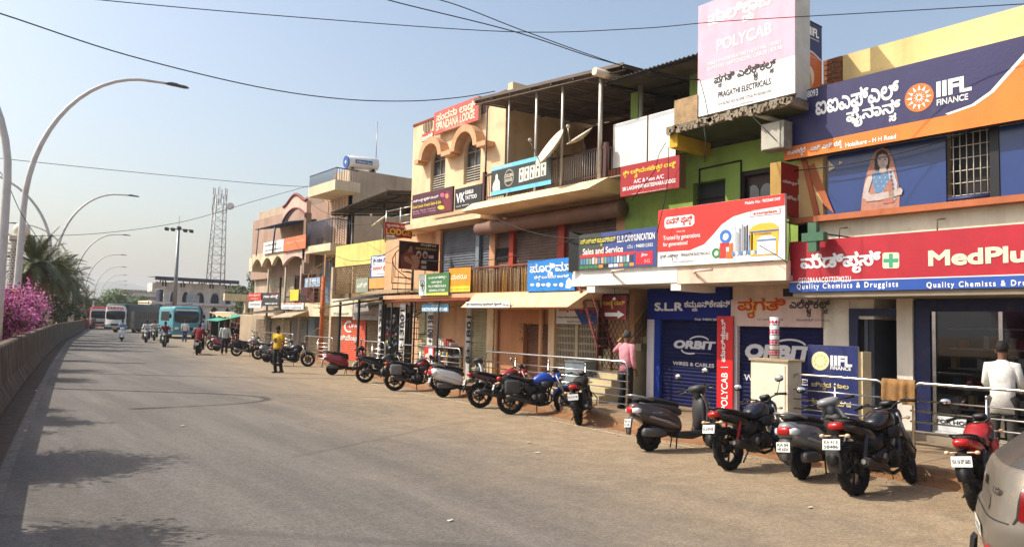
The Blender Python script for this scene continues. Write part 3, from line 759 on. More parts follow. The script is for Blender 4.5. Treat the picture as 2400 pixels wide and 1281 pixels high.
letters(B, 'ORBIT', PSt, cl(1746, 823, 1906, 830, 38), SW, .07, 0, sh=.15); letters(B, 'WIRES & CABLES', PSt, cl(1744, 884, 1900, 896, 16), SW, .035, 0)
patch(B, PSt, arc(1850, 815, 42, 22, 150, 20, 4), SW, 0)
PFa = Plane('X', XB-.082); PFb = Plane('X', XB-.072)
letters(B, 'S.L.R', PFa, cl(1534, 721, 1601, 716, 25), ink(226, 226, 232), .05, .004); letters(B, 'ಕಮ್ಯೂನಿಕೇಷನ್', PFa, cl(1604, 719, 1712, 714, 30), ink(226, 226, 232), .025, .004)
letters(B, 'Mob: 9480012802', PFa, cl(1629, 748, 1686, 748, 6), ink(226, 226, 232), .01, .004)
for d, c in ((.07, ink(226, 170, 50)), (.02, ink(180, 48, 30))):
    letters(B, 'ಪ್ರಗತಿ', PFb, cl(1729, 722, 1842, 722, 48), c, d, .004 if d > .05 else .008)
letters(B, 'ಎಲೆಕ್ಟ್ರಿಕಲ್ಸ್', PFb, cl(1850, 724, 1946, 720, 46), ink(40, 34, 32), .03, .004)
letters(B, 'GST 29AFRPH2030J123', PFb, cl(1775, 749, 1835, 749, 6), ink(60, 40, 40), 0, .004); letters(B, 'ಹೊಳಲ್ಕೆರೆ 577526', PFb, cl(1866, 750, 1944, 752, 7), ink(60, 40, 40), 0, .004)
# canopy slab and its front beam
wallpart(B, 'canopy_slab', plaster(196, 186, 172), (13.0, XB+.4, 7.88, 13.86, 3.0, 3.1))
wallpart(B, 'canopy_beam', plaster(240, 238, 232), (12.86, 13.02, 10.5, 13.86, 3.03, 3.42)); wallpart(B, 'canopy_beam', plaster(238, 208, 186), (12.865, 13.02, 7.88, 10.5, 3.0, 3.38))
for y_ in (13.2, 10.55): wallpart(B, 'bracket_beam', plaster(236, 230, 222), (12.88, XB-.1, y_-.14, y_+.14, 2.86, 3.03))
for u in (1460, 1660):
    p = ox(u, 638, 12.86); MB().tube([(12.84, p.y+.35, p.z), (12.6, p.y+.1, p.z+.02), (12.6, p.y-.3, p.z+.03)], .028, 8).build('spout', plaster(214, 196, 180), B)
# upper green wall with a window and a door
z_t = 6.15
y_w = [yw(u, 13.9, 430) for u in (1700, 1624)]; y_d = [yw(u, 13.9, 430) for u in (1812, 1735)]
zw0, zw1 = 4.72, 5.42; zd0, zd1 = 3.1, 5.5
G = MB()
def hole_wall(mb, X0, X1, ya, yb, za, zb, holes):
    ys_ = sorted({ya, yb, *[h for q in holes for h in q[:2]]})
    for p, q in zip(ys_, ys_[1:]):
        hs = sorted([(h[2], h[3]) for h in holes if h[0] <= p+1e-6 and h[1] >= q-1e-6]); z = za
        for h0, h1 in hs:
            if h0 > z: mb.box(X0, X1, p, q, z, h0)
            z = h1
        if z < zb: mb.box(X0, X1, p, q, z, zb)
hole_wall(G, 13.9, 14.15, 7.9, 13.05, 3.1, z_t, [(y_w[0], y_w[1], zw0, zw1), (y_d[0], y_d[1], zd0, zd1)]); G.build('green_wall', GREEN, B)
wallpart(B, 'side_wall', GREEN, (14.15, 20, 12.85, 13.05, 3.1, 6.4))
wallpart(B, 'green_strip', GREEN, (13.86, 13.9, 7.9, 8.25, 3.1, 5.4))
wn = wallpart(B, 'window', mat(60, 62, 64, .4), (14.08, 14.1, y_w[0], y_w[1], zw0, zw1))
MB().box(14.05, 14.075, y_w[0], y_w[1], zw0+.3, zw0+.34).box(13.92, 13.98, y_w[0]-.0, y_w[1], zw0-.04, zw0).build('sill', DARK, wn)
mb = MB()
for a, b in (((13.88, y_w[1]-.2, 4.5), (13.88, y_w[1]-.2, 5.72)), ((13.88, y_w[1]-.2, 5.72), (13.88, y_w[0]-.42, 5.75)), ((13.88, y_w[0]-.42, 5.75), (13.88, y_w[0]-.42, 4.6))): mb.tube([a, b], .02, 5)
mb.build('pipe_frame', BLACK, B)
dr = wallpart(B, 'door', mat(58, 34, 26, .5), (14.04, 14.1, y_d[0]+.08, y_d[1]-.08, zd0, zd1-.1)); wallpart(B, 'door_frame', mat(40, 26, 22, .6), (13.93, 14.12, y_d[0], y_d[0]+.08, zd0, zd1), (13.93, 14.12, y_d[1]-.08, y_d[1], zd0, zd1), (13.93, 14.12, y_d[0]+.08, y_d[1]-.08, zd1-.1, zd1))
for k in (0, 1):
    yc = y_d[0]+.08+(y_d[1]-y_d[0]-.16)*(.25+.5*k); W2 = .15
    pts = [(14.03, yc-W2, 4.3), (14.03, yc+W2, 4.3), (14.03, yc+W2, 5.0)]+[(14.03, yc+W2*math.cos(a), 5.0+.2*math.sin(a)) for a in (rad(30), rad(60), rad(90), rad(120), rad(150))]+[(14.03, yc-W2, 5.0)]
    MB().prism(pts, (.012, 0, 0)).build('pane', glass(44, 50, 58), dr)
# top slab with raw concrete edge
p_l = ox(1560, 295, 12.6); 
wallpart(B, 'top_slab', mat(128, 116, 98, .95, var=.45, scale=3, bump=.8, stain=(40, 34, 28, .8)), (12.62, 20, 7.6, 10.65, 6.3, 6.46))
MB().box(12.7, 13.88, 10.4, 10.62, 6.0, 6.299).build('yellow_beam', plaster(206, 170, 60), B)
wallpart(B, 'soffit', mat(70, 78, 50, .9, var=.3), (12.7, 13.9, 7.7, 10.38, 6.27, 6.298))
# ragged broken edge lumps
mb = MB()
for i in range(46):
    y_ = 7.65+i*.064+random.uniform(-.02, .02); mb.cbox((12.61, y_, 6.38+random.uniform(-.06, .05)), .06, random.uniform(.05, .12), random.uniform(.05, .16), Matrix.Rotation(random.uniform(-.5, .5), 3, 'X'))
o = mb.build('broken_edge', CONC, B); o['kind'] = 'stuff'
y0, y1, z0, z1 = R(12.75, 1584, 243, 1636, 275)
wallpart(B, 'rough_wall', mat(176, 148, 112, .95, var=.35, scale=4, bump=.9, stain=(100, 76, 56, .8)), (12.72, 12.95, y0, y1+.02, 6.46, 7.05))
wallpart(B, 'roof_wall', GREEN, (13.6, 13.8, 10.7, 13.0, 6.15, 6.5)); wallpart(B, 'roof_back_wall', GREEN, (19.8, 20, 7.9, 13.0, 6.15, 8.6))
# tin roof over the top floor
ra = ox(1412, 193, 12.75); rb = ox(1640, 124, 12.75)
mb = MB(); corr(mb, ra, rb, (5.5, 0, .5), .12, .022); mb.build('tin_roof', mat(120, 112, 104, .7, .3, var=.3, scale=2, streak=.3), B)
for q in (.02, .5, .98):
    p = ra+(rb-ra)*q; MB().tube([p+Vector((.05, 0, -.07)), p+Vector((5.4, 0, .42))], .035, 6).build('rafter', DARK, B)
for dx in (.1, 1.6, 3.2): MB().tube([ra+Vector((dx, 0, dx*.09-.05)), rb+Vector((dx, 0, dx*.09-.05))], .03, 6).build('purlin', DARK, B)
GP = plaster(128, 150, 80)
for u in (1487, 1626):
    p = ox(u, 215, 13.6); wallpart(B, 'post', GP, (13.6, 13.8, p.y-.12, p.y+.12, 6.1, 7.9))
wallpart(B, 'dark_room_wall', mat(44, 36, 30, .9), (15.4, 15.6, 10.0, 13.4, 6.1, 8.6))
# stair beside the green shops
st = thing('yellow_stair', 'dusty yellow masonry stair beside the lodge gate', 'stair', (13.7, 13.2, .2)); YS = plaster(200, 184, 146)
for k in range(10): wallpart(st, 'step', YS, (12.8+.21*k, 14.9, 12.78, 13.9, .19+.18*k, .19+.18*(k+1)-.002))
for q in range(4):
    a = Vector((13.4+q*.28, 12.7, .75+q*.24)); MB().tube([a, a+Vector((0, 0, .95))], .012, 5).build('baluster', metal(120, 110, 100), st)
MB().tube([(13.35, 12.7, 1.66), (14.5, 12.7, 2.65)], .03, 6).build('handrail', mat(196, 158, 84, .6), st); MB().tube([(13.35, 12.7, 1.36), (14.5, 12.7, 2.35)], .012, 5).build('rail', metal(150, 146, 140), st); MB().tube([(13.35, 12.7, 1.2), (14.5, 12.7, 2.19)], .012, 5).build('rail', metal(150, 146, 140), st)
wallpart(st, 'passage_wall', mat(58, 40, 30, .9), (15.2, 15.4, 12.5, 14.0, .19, 3.0), (14.25, 15.2, 12.42, 12.5, .19, 3.0), (13.9, 15.2, 13.92, 14.0, .19, 3.0))
# ------------------------------------------------------------------ signs of building B
PP = Plane('X', 12.75); PK = paint(250, 176, 196); WHB = paint(246, 244, 244)
t = board('wire_hoarding', 'tall pink and white electrical wire hoarding above the broken concrete slab', 'hoarding', PP, ('st', -9.90, 6.56, -7.62, 9.0), WHB, mat(190, 190, 190, .6), .1)
zl = 7.33
spatch(t, PP, [(-9.899, zl), (-7.621, zl-.03), (-7.621, 8.999), (-9.899, 8.999)], PK, .007, 'stripe')
letters(t, 'ಪಾಲಿಕ್ಯಾಬ್', PP, cl(1660, 52, 1822, 4, 44), WH, .03); letters(t, 'POLYCAB', PP, cl(1681, 107, 1809, 68, 25), WH, .02)
letters(t, 'FANS | WATER HEATERS | LIGHTING | WIRES', PP, cl(1659, 152, 1832, 100, 9), WH, .012); letters(t, 'SWITCHES | SWITCHGEAR | CABLES | SOLAR', PP, cl(1659, 164, 1835, 113, 9), WH, .012)
BK = ink(36, 34, 40)
letters(t, 'ಪ್ರಗತಿ ಎಲೆಕ್ಟ್ರಿಕಲ್ಸ್', PP, cl(1674, 196, 1819, 158, 36), BK, .025); letters(t, 'PRAGATHI ELECTRICALS', PP, cl(1684, 222, 1807, 192, 11), BK, .015)
letters(t, 'H H ROAD HOLALKERE 577526 PH:9035601349', PP, cl(1684, 244, 1807, 214, 5.5), BK, 0); letters(t, 'GSTIN:29AFRPH2030J123', PP, cl(1715, 250, 1773, 236, 4.5), BK, 0)
MB().box(12.85, 13.3, 7.63, 7.67, 6.5, 9.0).build('back_post', mat(190, 190, 190, .6), t)
PW = Plane('X', 13.2)
t = board('blank_board', 'large blank white double signboard above the red lodge sign', 'signboard', PW, ('st', -12.83, 5.95, -10.86, 7.06), paint(244, 236, 228), BLACK, .06)
MB().box(13.19, 13.21, 11.68, 11.72, 5.95, 7.06).build('seam', BLACK, t); spatch(t, PW, [(-12.7, 6.95), (-11.74, 6.97), (-11.74, 7.04), (-12.82, 7.04)], paint(186, 190, 196), .006, 'stripe'); spatch(t, PW, [(-11.66, 6.93), (-10.9, 6.96), (-10.9, 7.04), (-11.66, 7.04)], paint(186, 190, 196), .006, 'stripe')
PLk = Plane('X', 12.9); CRD = paint(164, 26, 36)
t = board('lodge_signboard', 'crimson lodge signboard with yellow Kannada lettering on the green wall', 'signboard', PLk, (1455, 391, 1592, 439), CRD, paint(120, 90, 66), .22)
YL = ink(236, 200, 60)
letters(t, 'ಶ್ರೀ ಲಕ್ಷ್ಮೀವೆಂಕಟೇಶ್ವರ ಲಾಡ್ಜ್', PLk, cl(1461, 415, 1585, 385, 28), YL, .02); letters(t, 'A/C & Non A/C', PLk, cl(1486, 427, 1557, 412, 12), ink(240, 220, 230), .03)
letters(t, 'SRI LAKSHMIVENKATESWARA LODGE', PLk, cl(1460, 447, 1584, 420, 15), WH, .03); letters(t, 'H.H. Main Road, Holalkere-577526', PLk, cl(1482, 457, 1564, 440, 6), WH, 0)
PSg = Plane('X', 12.78)
t = board('phone_shop_signboard', 'dark blue phone shop signboard with a row of phones, on the white canopy', 'signboard', PSg, ('st', -13.55, 3.42, -11.02, 4.3), paint(56, 76, 138), mat(200, 200, 200, .6), .05)
sl = lambda f: -13.549+f*(2.529)
spatch(t, PSg, [(sl(0), 3.421), (sl(.42), 3.421), (sl(.3), 4.299), (sl(0), 4.299)], paint(52, 66, 66), .006, 'print'); spatch(t, PSg, [(sl(.02), 3.80), (sl(.78), 3.78), (sl(.72), 3.71), (sl(.02), 3.72)], ink(196, 50, 50), .008, 'stripe')
letters(t, 'ಎಸ್.ಎಲ್.ಆರ್ ಕಮ್ಯೂನಿಕೇಷನ್', PSg, ('st', sl(.02), 3.98, sl(.5), 4.2), ink(226, 214, 70), .015); letters(t, 'S.L.R CAMMUNICATION', PSg, ('st', sl(.52), 4.02, sl(.98), 4.18), WH, .03)
letters(t, 'Sales and Service', PSg, ('st', sl(.06), 3.79, sl(.6), 3.95), ink(238, 220, 214), .03); letters(t, 'ಮೊ : 9480012502', PSg, ('st', sl(.65), 3.86, sl(.96), 3.95), WH, .01)
random.seed(3)
for k in range(17):
    x = .03+k*.041; c = random.choice([(200, 210, 220), (90, 130, 170), (60, 60, 70), (220, 170, 150), (120, 160, 150)]); spatch(t, PSg, [(sl(x), 3.55), (sl(x+.03), 3.55), (sl(x+.03), 3.70+random.uniform(-.02, .02)), (sl(x), 3.70)], ink(*c), .009, 'phone_print')
for k in range(11):
    x = .02+k*.066; c = random.choice([(230, 230, 230), (240, 150, 60), (40, 40, 44), (60, 130, 80)]); spatch(t, PSg, [(sl(x), 3.45), (sl(x+.055), 3.45), (sl(x+.055), 3.52), (sl(x), 3.52)], ink(*c), .009, 'logo')
spatch(t, PSg, [(sl(.76), 3.46), (sl(.96), 3.46), (sl(.96), 3.76), (sl(.76), 3.76)], ink(206, 40, 60), .009, 'print'); letters(t, 'Jio', PSg, ('st', sl(.82), 3.64, sl(.9), 3.72), WH, .02, .014); letters(t, '5G', PSg, ('st', sl(.86), 3.5, sl(.93), 3.58), ink(240, 160, 160), .02, .014)
mb = MB(); mb.prism([(12.80, 13.56, 3.42), (12.80, 13.56, 4.3), (12.72, 13.86, 4.42), (12.72, 13.86, 3.38)], (.02, 0, 0)); mb.prism([(12.82, 13.86, 3.38), (12.82, 13.86, 4.42), (13.2, 13.9, 4.42), (13.2, 13.9, 3.38)], (0, .02, 0)); mb.build('open_light_box', mat(28, 28, 30, .6), t)
PV = Plane('X', 12.8); RD = paint(226, 52, 46)
t = board('pipe_brand_signboard', 'red and white plastic pipe and tank signboard on the canopy', 'signboard', PV, ('st', -11.0, 3.39, -7.86, 4.66), paint(244, 242, 240), mat(180, 180, 180, .6), .06)
pv = lambda f, g: (-10.999+f*3.138, 3.391+g*1.268)
cur = [(0, .26), (.28, .25), (.40, .33), (.47, .47), (.54, .63), (.63, .74), (.78, .80), (.999, .82), (.999, .999), (0, .999)]
spatch(t, PV, [pv(*c) for c in cur], RD, .007, 'print')
spatch(t, PV, [pv(x, y) for x, y in [(.06, .70), (.075, .66), (.30, .66), (.32, .70), (.32, .82), (.30, .86), (.075, .86), (.06, .82)]], WH, .010, 'print')
letters(t, 'ಏವನ್ ಪ್ಲಾಸ್ಟ್', PV, ('st', pv(.075, 0)[0], pv(0, .68)[1], pv(.305, 0)[0], pv(0, .85)[1]), ink(206, 44, 44), .02, .016)
letters(t, 'SINCE 1988', PV, ('st', pv(.17, 0)[0], pv(0, .575)[1], pv(.24, 0)[0], pv(0, .60)[1]), WH, 0)
letters(t, 'Trusted by generations', PV, ('st', pv(.05, 0)[0], pv(0, .435)[1], pv(.37, 0)[0], pv(0, .535)[1]), WH, .015); letters(t, 'for generations!', PV, ('st', pv(.05, 0)[0], pv(0, .33)[1], pv(.265, 0)[0], pv(0, .42)[1]), WH, .015)
letters(t, 'ಪ್ರಗತಿ ಎಲೆಕ್ಟ್ರಿಕಲ್ಸ್', PV, ('st', pv(.02, 0)[0], pv(0, .09)[1], pv(.185, 0)[0], pv(0, .21)[1]), BK, .012); letters(t, 'PRAGATHI ELECTRICALS', PV, ('st', pv(.21, 0)[0], pv(0, .155)[1], pv(.45, 0)[0], pv(0, .205)[1]), BK, .015)
letters(t, 'GSTIN : 29AFRPH2030J123', PV, ('st', pv(.13, 0)[0], pv(0, .045)[1], pv(.31, 0)[0], pv(0, .08)[1]), BK, 0); letters(t, 'Mobile No : 9035601349', PV, ('st', pv(.72, 0)[0], pv(0, .905)[1], pv(.97, 0)[0], pv(0, .955)[1]), WH, .02)
spatch(t, PV, [pv(*c) for c in [(.755, .70), (.97, .70), (.97, .79), (.755, .79)]], ink(196, 50, 50), .009, 'print'); spatch(t, PV, [pv(*c) for c in [(.76, .707), (.965, .707), (.965, .783), (.76, .783)]], WH, .011, 'print'); letters(t, 'avonplast', PV, ('st', pv(.78, 0)[0], pv(0, .71)[1], pv(.95, 0)[0], pv(0, .775)[1]), ink(190, 60, 60), .03, .016)
def shp(f, c, n=.009): return spatch(t, PV, [pv(*q) for q in f], ink(*c), n, 'print')
shp([(.76, .08), (.95, .08), (.96, .50), (.93, .56), (.90, .58), (.82, .58), (.78, .55), (.75, .50)], (236, 182, 60), .012); shp([(.752, .44), (.957, .44), (.957, .47), (.752, .47)], (90, 110, 150), .015); shp([(.81, .10), (.94, .10), (.94, .34), (.91, .38), (.84, .38), (.81, .34)], (232, 234, 236), .018); shp([(.81, .3), (.94, .3), (.94, .33), (.81, .33)], (110, 130, 170), .02)
letters(t, 'avonplast', PV, ('st', pv(.79, 0)[0], pv(0, .40)[1], pv(.91, 0)[0], pv(0, .435)[1]), ink(60, 60, 70), .02, .02)
def ring(cx, cy, r, c, n=.014):
    q = [(cx+r*math.cos(a), cy+r*2.45*math.sin(a)) for a in [2*math.pi*k/18 for k in range(18)]]; q2 = [(cx+(p[0]-cx)*.55, cy+(p[1]-cy)*.55) for p in q]
    for k in range(18): shp([q[k], q[(k+1) % 18], q2[(k+1) % 18], q2[k]], c, n)
ring(.572, .43, .045, (60, 120, 200)); ring(.50, .17, .034, (50, 140, 70))
shp([(.525, .08), (.575, .08), (.575, .26), (.525, .26)], (206, 60, 50), .013); shp([(.53, .26), (.60, .26), (.60, .33), (.53, .33)], (190, 50, 60), .012); shp([(.58, .07), (.63, .07), (.63, .32), (.60, .3), (.60, .18), (.58, .18)], (226, 110, 50), .014)
for k, (h, c) in enumerate([(.5, (200, 204, 210)), (.36, (170, 176, 186)), (.42, (130, 136, 150)), (.48, (150, 156, 168)), (.44, (90, 96, 110)), (.46, (60, 64, 78)), (.3, (120, 160, 200)), (.34, (60, 110, 170))]): shp([(.64+k*.018, .12), (.652+k*.018, .12), (.652+k*.018, .12+h), (.64+k*.018, .12+h)], c, .012)
for k in range(7): shp([(.635+.028*k+.012*math.cos(a), .14+.035*math.sin(a)) for a in [2*math.pi*i/10 for i in range(10)]], (206, 212, 220) if k % 2 else (90, 140, 190), .016)
# red upright banner
PBn = Plane('X', XB-.12)
t = board('upright_wire_banner', 'narrow red upright wire banner between the two blue shutters', 'banner', PBn, (1681, 740, 1717, 958), paint(214, 30, 34), paint(190, 30, 30), .02)
letters(t, 'ಪಾಲಿಕ್ಯಾಬ್', PBn, (1690, 747, 1707, 848), WH, .02, rot=90); letters(t, 'POLYCAB', PBn, (1691, 872, 1706, 962), WH, .02, rot=90); patch(t, PBn, [(1690, 859), (1707, 859), (1707, 860.5), (1690, 860.5)], WH, .01, 'stripe')
# tin box and pipe by the corner
t = thing('meter_box', 'weathered tin meter box hanging under the slab corner', 'meter box', (13.2, 8.2, 5.6))
a_ = ox(1795, 285, 12.85); MB().box(12.85, 13.15, 7.92, 8.42, 5.58, 6.12).build('box', mat(150, 148, 138, .7, .2, var=.3, scale=5, stain=(90, 60, 40, .7)), t); MB().box(12.835, 12.85, 8.0, 8.4, 5.6, 6.1).build('cover', mat(176, 172, 160, .6, .3, var=.2, scale=4), t)
tag(MB().tube([ox(1756, 262, 12.6), ox(1800, 276, 12.9), ox(1840, 291, 13.2)], .055, 10).build('drain_pipe', mat(186, 176, 162, .6)), 'pale plastic drain pipe sticking out under the concrete slab', 'pipe')
tag(MB().tube([ox(1393, 167, 12.4), ox(1452, 185, 13.2)], [.1, .1], 12).build('plastic_pipe', mat(226, 210, 184, .6)), 'short cream plastic pipe resting on the tin terrace roof', 'pipe')
# ================================================================== C: peach lodge building with arched windows and the roofed terrace
XC = 14.0
C = thing('lodge_building', 'peach three-storey lodge building with arched windows and a tin roofed terrace', 'building', (18, 19, .2))
PEACH = plaster(236, 206, 168); PEACH2 = plaster(214, 168, 130); BROWN = plastic(78, 44, 40, .5); REDP = mat(178, 62, 40, .6, var=.2)
SHB = mat(112, 92, 84, .55, .3, var=.25, scale=2, streak=.35, stain=(70, 50, 40, .5)); SHG = mat(92, 98, 108, .55, .4, var=.2, scale=2, streak=.3); SHO = mat(176, 166, 128, .6, .2, var=.2, scale=2, streak=.3)
PC = Plane('X', XC); yc = lambda u, v=500, X=XC: ox(u, v, X).y
yL, yR_, zT, zB = 24.0, 18.32, 9.55, 5.5
# second floor wall with two arched openings
def arched(u0, u1, vt, vs_, vb):
    y0, y1 = yc(u1, (vs_+vb)/2), yc(u0, (vs_+vb)/2); um = (u0+u1)/2
    return y0, y1, ox(um, vb, XC).z, ox(um, vs_, XC).z, ox(um, vt, XC).z
W1 = arched(1009, 1043, 345, 373, 446); W2_ = arched(1087, 1126, 318, 352, 428)
mb = MB(); hole_wall(mb, XC, XC+.25, yR_, yL, zB, zT-.2, [(W1[0], W1[1], W1[2], W1[4]), (W2_[0], W2_[1], W2_[2], W2_[4])])
for w_ in (W1, W2_):  # spandrels above the springing
    y0, y1, z0, zs, zt_ = w_; ym = (y0+y1)/2; hw = (y1-y0)/2; N = 10
    for sgn in (-1, 1):
        pts = [(XC, ym+sgn*hw*math.cos(math.pi/2*k/N), zs+(zt_-zs)*math.sin(math.pi/2*k/N)) for k in range(N+1)]+[(XC, ym+sgn*hw, zt_)]
        mb.prism(pts, (.25, 0, 0))
mb.box(XC+.25, 24, yL-.25, yL, zB, zT-.2); mb.box(XC+.25, 24, yR_, yR_+.25, zB, zT+.2); mb.build('upper_wall', PEACH, C)
wallpart(C, 'coping', plaster(150, 70, 50), (XC-.03, XC+.28, yR_, yL+.02, zT-.2, zT-.12))
hm = MB()
for k, w_ in enumerate((W1, W2_)):
    y0, y1, z0, zs, zt_ = w_; ym = (y0+y1)/2; hw = (y1-y0)/2; dep = .38
    wf = thing  # window parts belong to the building
    fr = MB().box(XC+.12, XC+.16, y0, y0+.05, z0, zs).box(XC+.12, XC+.16, y1-.05, y1, z0, zs).box(XC+.12, XC+.16, y0+.05, y1-.05, zs-.04, zs).box(XC+.12, XC+.16, ym-.02, ym+.02, z0, zs-.04).build('window', mat(150, 136, 118, .6), C)
    pts = [(XC+.15, y0, z0), (XC+.15, y1, z0), (XC+.15, y1, zs)]+[(XC+.15, ym+hw*math.cos(math.pi*q/12), zs+(zt_-zs)*math.sin(math.pi*q/12)) for q in range(1, 12)]+[(XC+.15, y0, zs)]
    MB().prism(pts, (.02, 0, 0)).build('pane', mat(58, 64, 70, .25, var=.1, spec=.6), fr)
    for q in (30, 60, 90, 120, 150): MB().tube([(XC+.13, ym, zs), (XC+.13, ym+hw*.96*math.cos(rad(q)), zs+(zt_-zs)*.96*math.sin(rad(q)))], .015, 5).build('muntin', mat(150, 136, 118, .6), fr)
    for q in range(7): MB().box(XC+.08, XC+.11, y0+.03, y1-.03, z0+.04+q*.085, z0+.065+q*.085).build('louvre', mat(206, 196, 178, .6), fr)
    # hood band
    ro, ri = hw+.27, hw+.05; rzo, rzi = (zt_-zs)+.30, (zt_-zs)+.06
    R1 = [(ym+ro*math.cos(math.pi*q/14), zs+rzo*math.sin(math.pi*q/14)) for q in range(15)]; R2 = [(ym+ri*math.cos(math.pi*q/14), zs+rzi*math.sin(math.pi*q/14)) for q in range(15)]
    hb = MB()
    for q in range(14): hb.prism([(XC-dep, *R1[q]), (XC-dep, *R1[q+1]), (XC-dep, *R2[q+1]), (XC-dep, *R2[q])], (dep-.002, 0, 0))
    e0, e1 = (yL-.35, W2_[1]+.27) if k == 0 else (None, None)
    hb.build('arch_hood', PEACH2, C)
zs1 = W1[3]; zs2 = W2_[3]
wallpart(C, 'ledge', PEACH2, (XC-.38, XC-.002, W1[1]+.28, W1[1]+.55, zs1-.1, zs1+.06))
wallpart(C, 'ledge', PEACH2, (XC-.38, XC-.002, W2_[1]+.28, W1[0]-.28, (zs1+zs2)/2-.08, (zs1+zs2)/2+.08))
wallpart(C, 'ledge', PEACH2, (XC-.38, XC-.002, W2_[0]-.75, W2_[0]-.28, zs2-.1, zs2+.06))
# octagonal parapet vents
for u, v in ((1003, 296), (1133, 250)):
    p = ox(u, v, XC); pts = [(XC-.004, p.y+.36*math.cos(rad(22.5+45*k)), p.z+.26*math.sin(rad(22.5+45*k))) for k in range(8)]
    vn = MB().prism(pts, (.02, 0, 0)).build('parapet_vent', mat(120, 84, 66, .8), C)
    for q in range(5): MB().box(XC-.02, XC-.006, p.y-.24+q*.11, p.y-.215+q*.11, p.z-.22, p.z+.22).build('bar', mat(206, 186, 160, .6), vn)
# slab edge under the second floor
MB().prism([(13.4, yL, 5.5), (13.4, yL, 5.32), (13.75, yL, 5.3), (14.3, yL, 5.3), (14.3, yL, 5.5)], (0, -(yL-18.7), 0)).build('floor_edge', PEACH, C)
# first floor behind: piers and shutters
PC1 = Plane('X', XC+.1)
wallpart(C, 'first_floor_wall', PEACH2, (XC+.25, 24, 13.0, yL, .19, 5.3))
for u0, u1 in ((1022, 1033), (1148, 1161), (1445, 1466)): wallpart(C, 'pier', plaster(206, 156, 120), (XC-.02, XC+.3, yc(u1, 570), yc(u0, 570), 2.9, 5.25))
for u0, u1 in ((1194, 1204), (1308, 1323)): wallpart(C, 'shutter_post', REDP, (XC-.02, XC+.1, yc(u1, 570), yc(u0, 570), 2.95, 5.0))
wallpart(C, 'shutter_post', mat(120, 130, 140, .5), (XC-.02, XC+.1, yc(1124, 570), yc(1116, 570), 2.95, 5.2))
for u0, u1, m_ in ((1033, 1116, SHG), (1124, 1148, SHG), (1161, 1194, SHB), (1204, 1308, SHB), (1323, 1445, SHB)): shutter(C, PC1, ('st', -yc(u0, 570), 2.95, -yc(u1, 570), 5.2), m_)
gy0, gy1 = yc(1193, 575), yc(1162, 575); gr = wallpart(C, 'grille_window', DARK, (XC+.04, XC+.07, gy0, gy1, 4.0, 4.4))
for k in range(10):
    MB().tube([(XC+.03, gy0+(gy1-gy0)*k/9, 4.0), (XC+.03, gy0+(gy1-gy0)*k/9, 4.4)], .006, 4).build('bar', BLACK, gr)
hood = MB().lathe([(.02, 0), (.2, 0), (.21, .02), (.21, yc(1143, 530)-12.9), (.2, yc(1143, 530)-12.88), (.02, yc(1143, 530)-12.88)], (13.66, 12.9, 5.02), 'y', 16).build('shutter_hood', mat(128, 98, 84, .6, .2, var=.25, scale=2), C)
shutter(C, Plane('X', XC+.3), ('st', -23.9, 2.95, -23.3, 5.2), SHO)
# second floor balcony with flared fascia
bl, br = ox(1079, 496, 12.5), ox(1377, 450, 12.5)
mb = MB(); zb_, zt_ = bl.z, bl.z+.30; y_a, y_b = bl.y, br.y
mb.add([(12.5, y_a, zb_), (12.5, y_b, zb_), (14.3, y_b, zb_), (14.3, y_a, zb_), (12.92, y_a-.02, zt_), (12.92, y_b-.0+.0, zt_), (14.3, y_b-.0, zt_), (14.3, y_a, zt_)], [(0, 3, 2, 1), (4, 5, 6, 7), (0, 1, 5, 4), (1, 2, 6, 5), (2, 3, 7, 6), (3, 0, 4, 7)])
mb.add([(12.5, y_b, zb_), (12.92, y_b, zt_), (12.92, y_b-.28, zt_), (14.3, y_b-.28, zt_), (14.3, y_b, zb_), (14.3, y_b, zt_)], [(0, 4, 3, 2), (0, 2, 1), (1, 2, 3, 5)])
mb.build('balcony_slab', PEACH, C, fix=True)
zr0, zr1 = zt_+.04, ox(1401, 346, 12.98).z
br_ = thing('balcony_railing', 'brown iron balcony railing with thin bars below the tin terrace roof', 'railing', (13, 15.4, zt_))
yA, yB = y_a-.55, y_b-.15
MB().box(12.95, 13.01, yB, yA, zr1-.05, zr1).build('top_rail', BROWN, br_); MB().box(12.96, 13.0, yB, yA, zr0+.05, zr0+.08).build('bottom_rail', BROWN, br_)
MB().box(12.95, 14.2, yB, yB+.05, zr1-.05, zr1).build('top_rail', BROWN, br_)
for k in range(60):
    y_ = yB+.1+k*(yA-yB-.1)/60; MB().tube([(12.98, y_, zt_), (12.98, y_, zr1-.04)], .009, 4).build('bar', mat(206, 196, 190, .5) if y_ < yB+2.3 else BROWN, br_)
for k in range(10): MB().tube([(13.08+k*.115, yB+.025, zt_), (13.08+k*.115, yB+.025, zr1-.04)], .009, 4).build('bar', mat(206, 196, 190, .5), br_)
for y_ in (yB+.02, yA): MB().box(12.93, 13.03, y_-.05, y_+.05, zt_, zr1+.08).build('post', BROWN, br_)
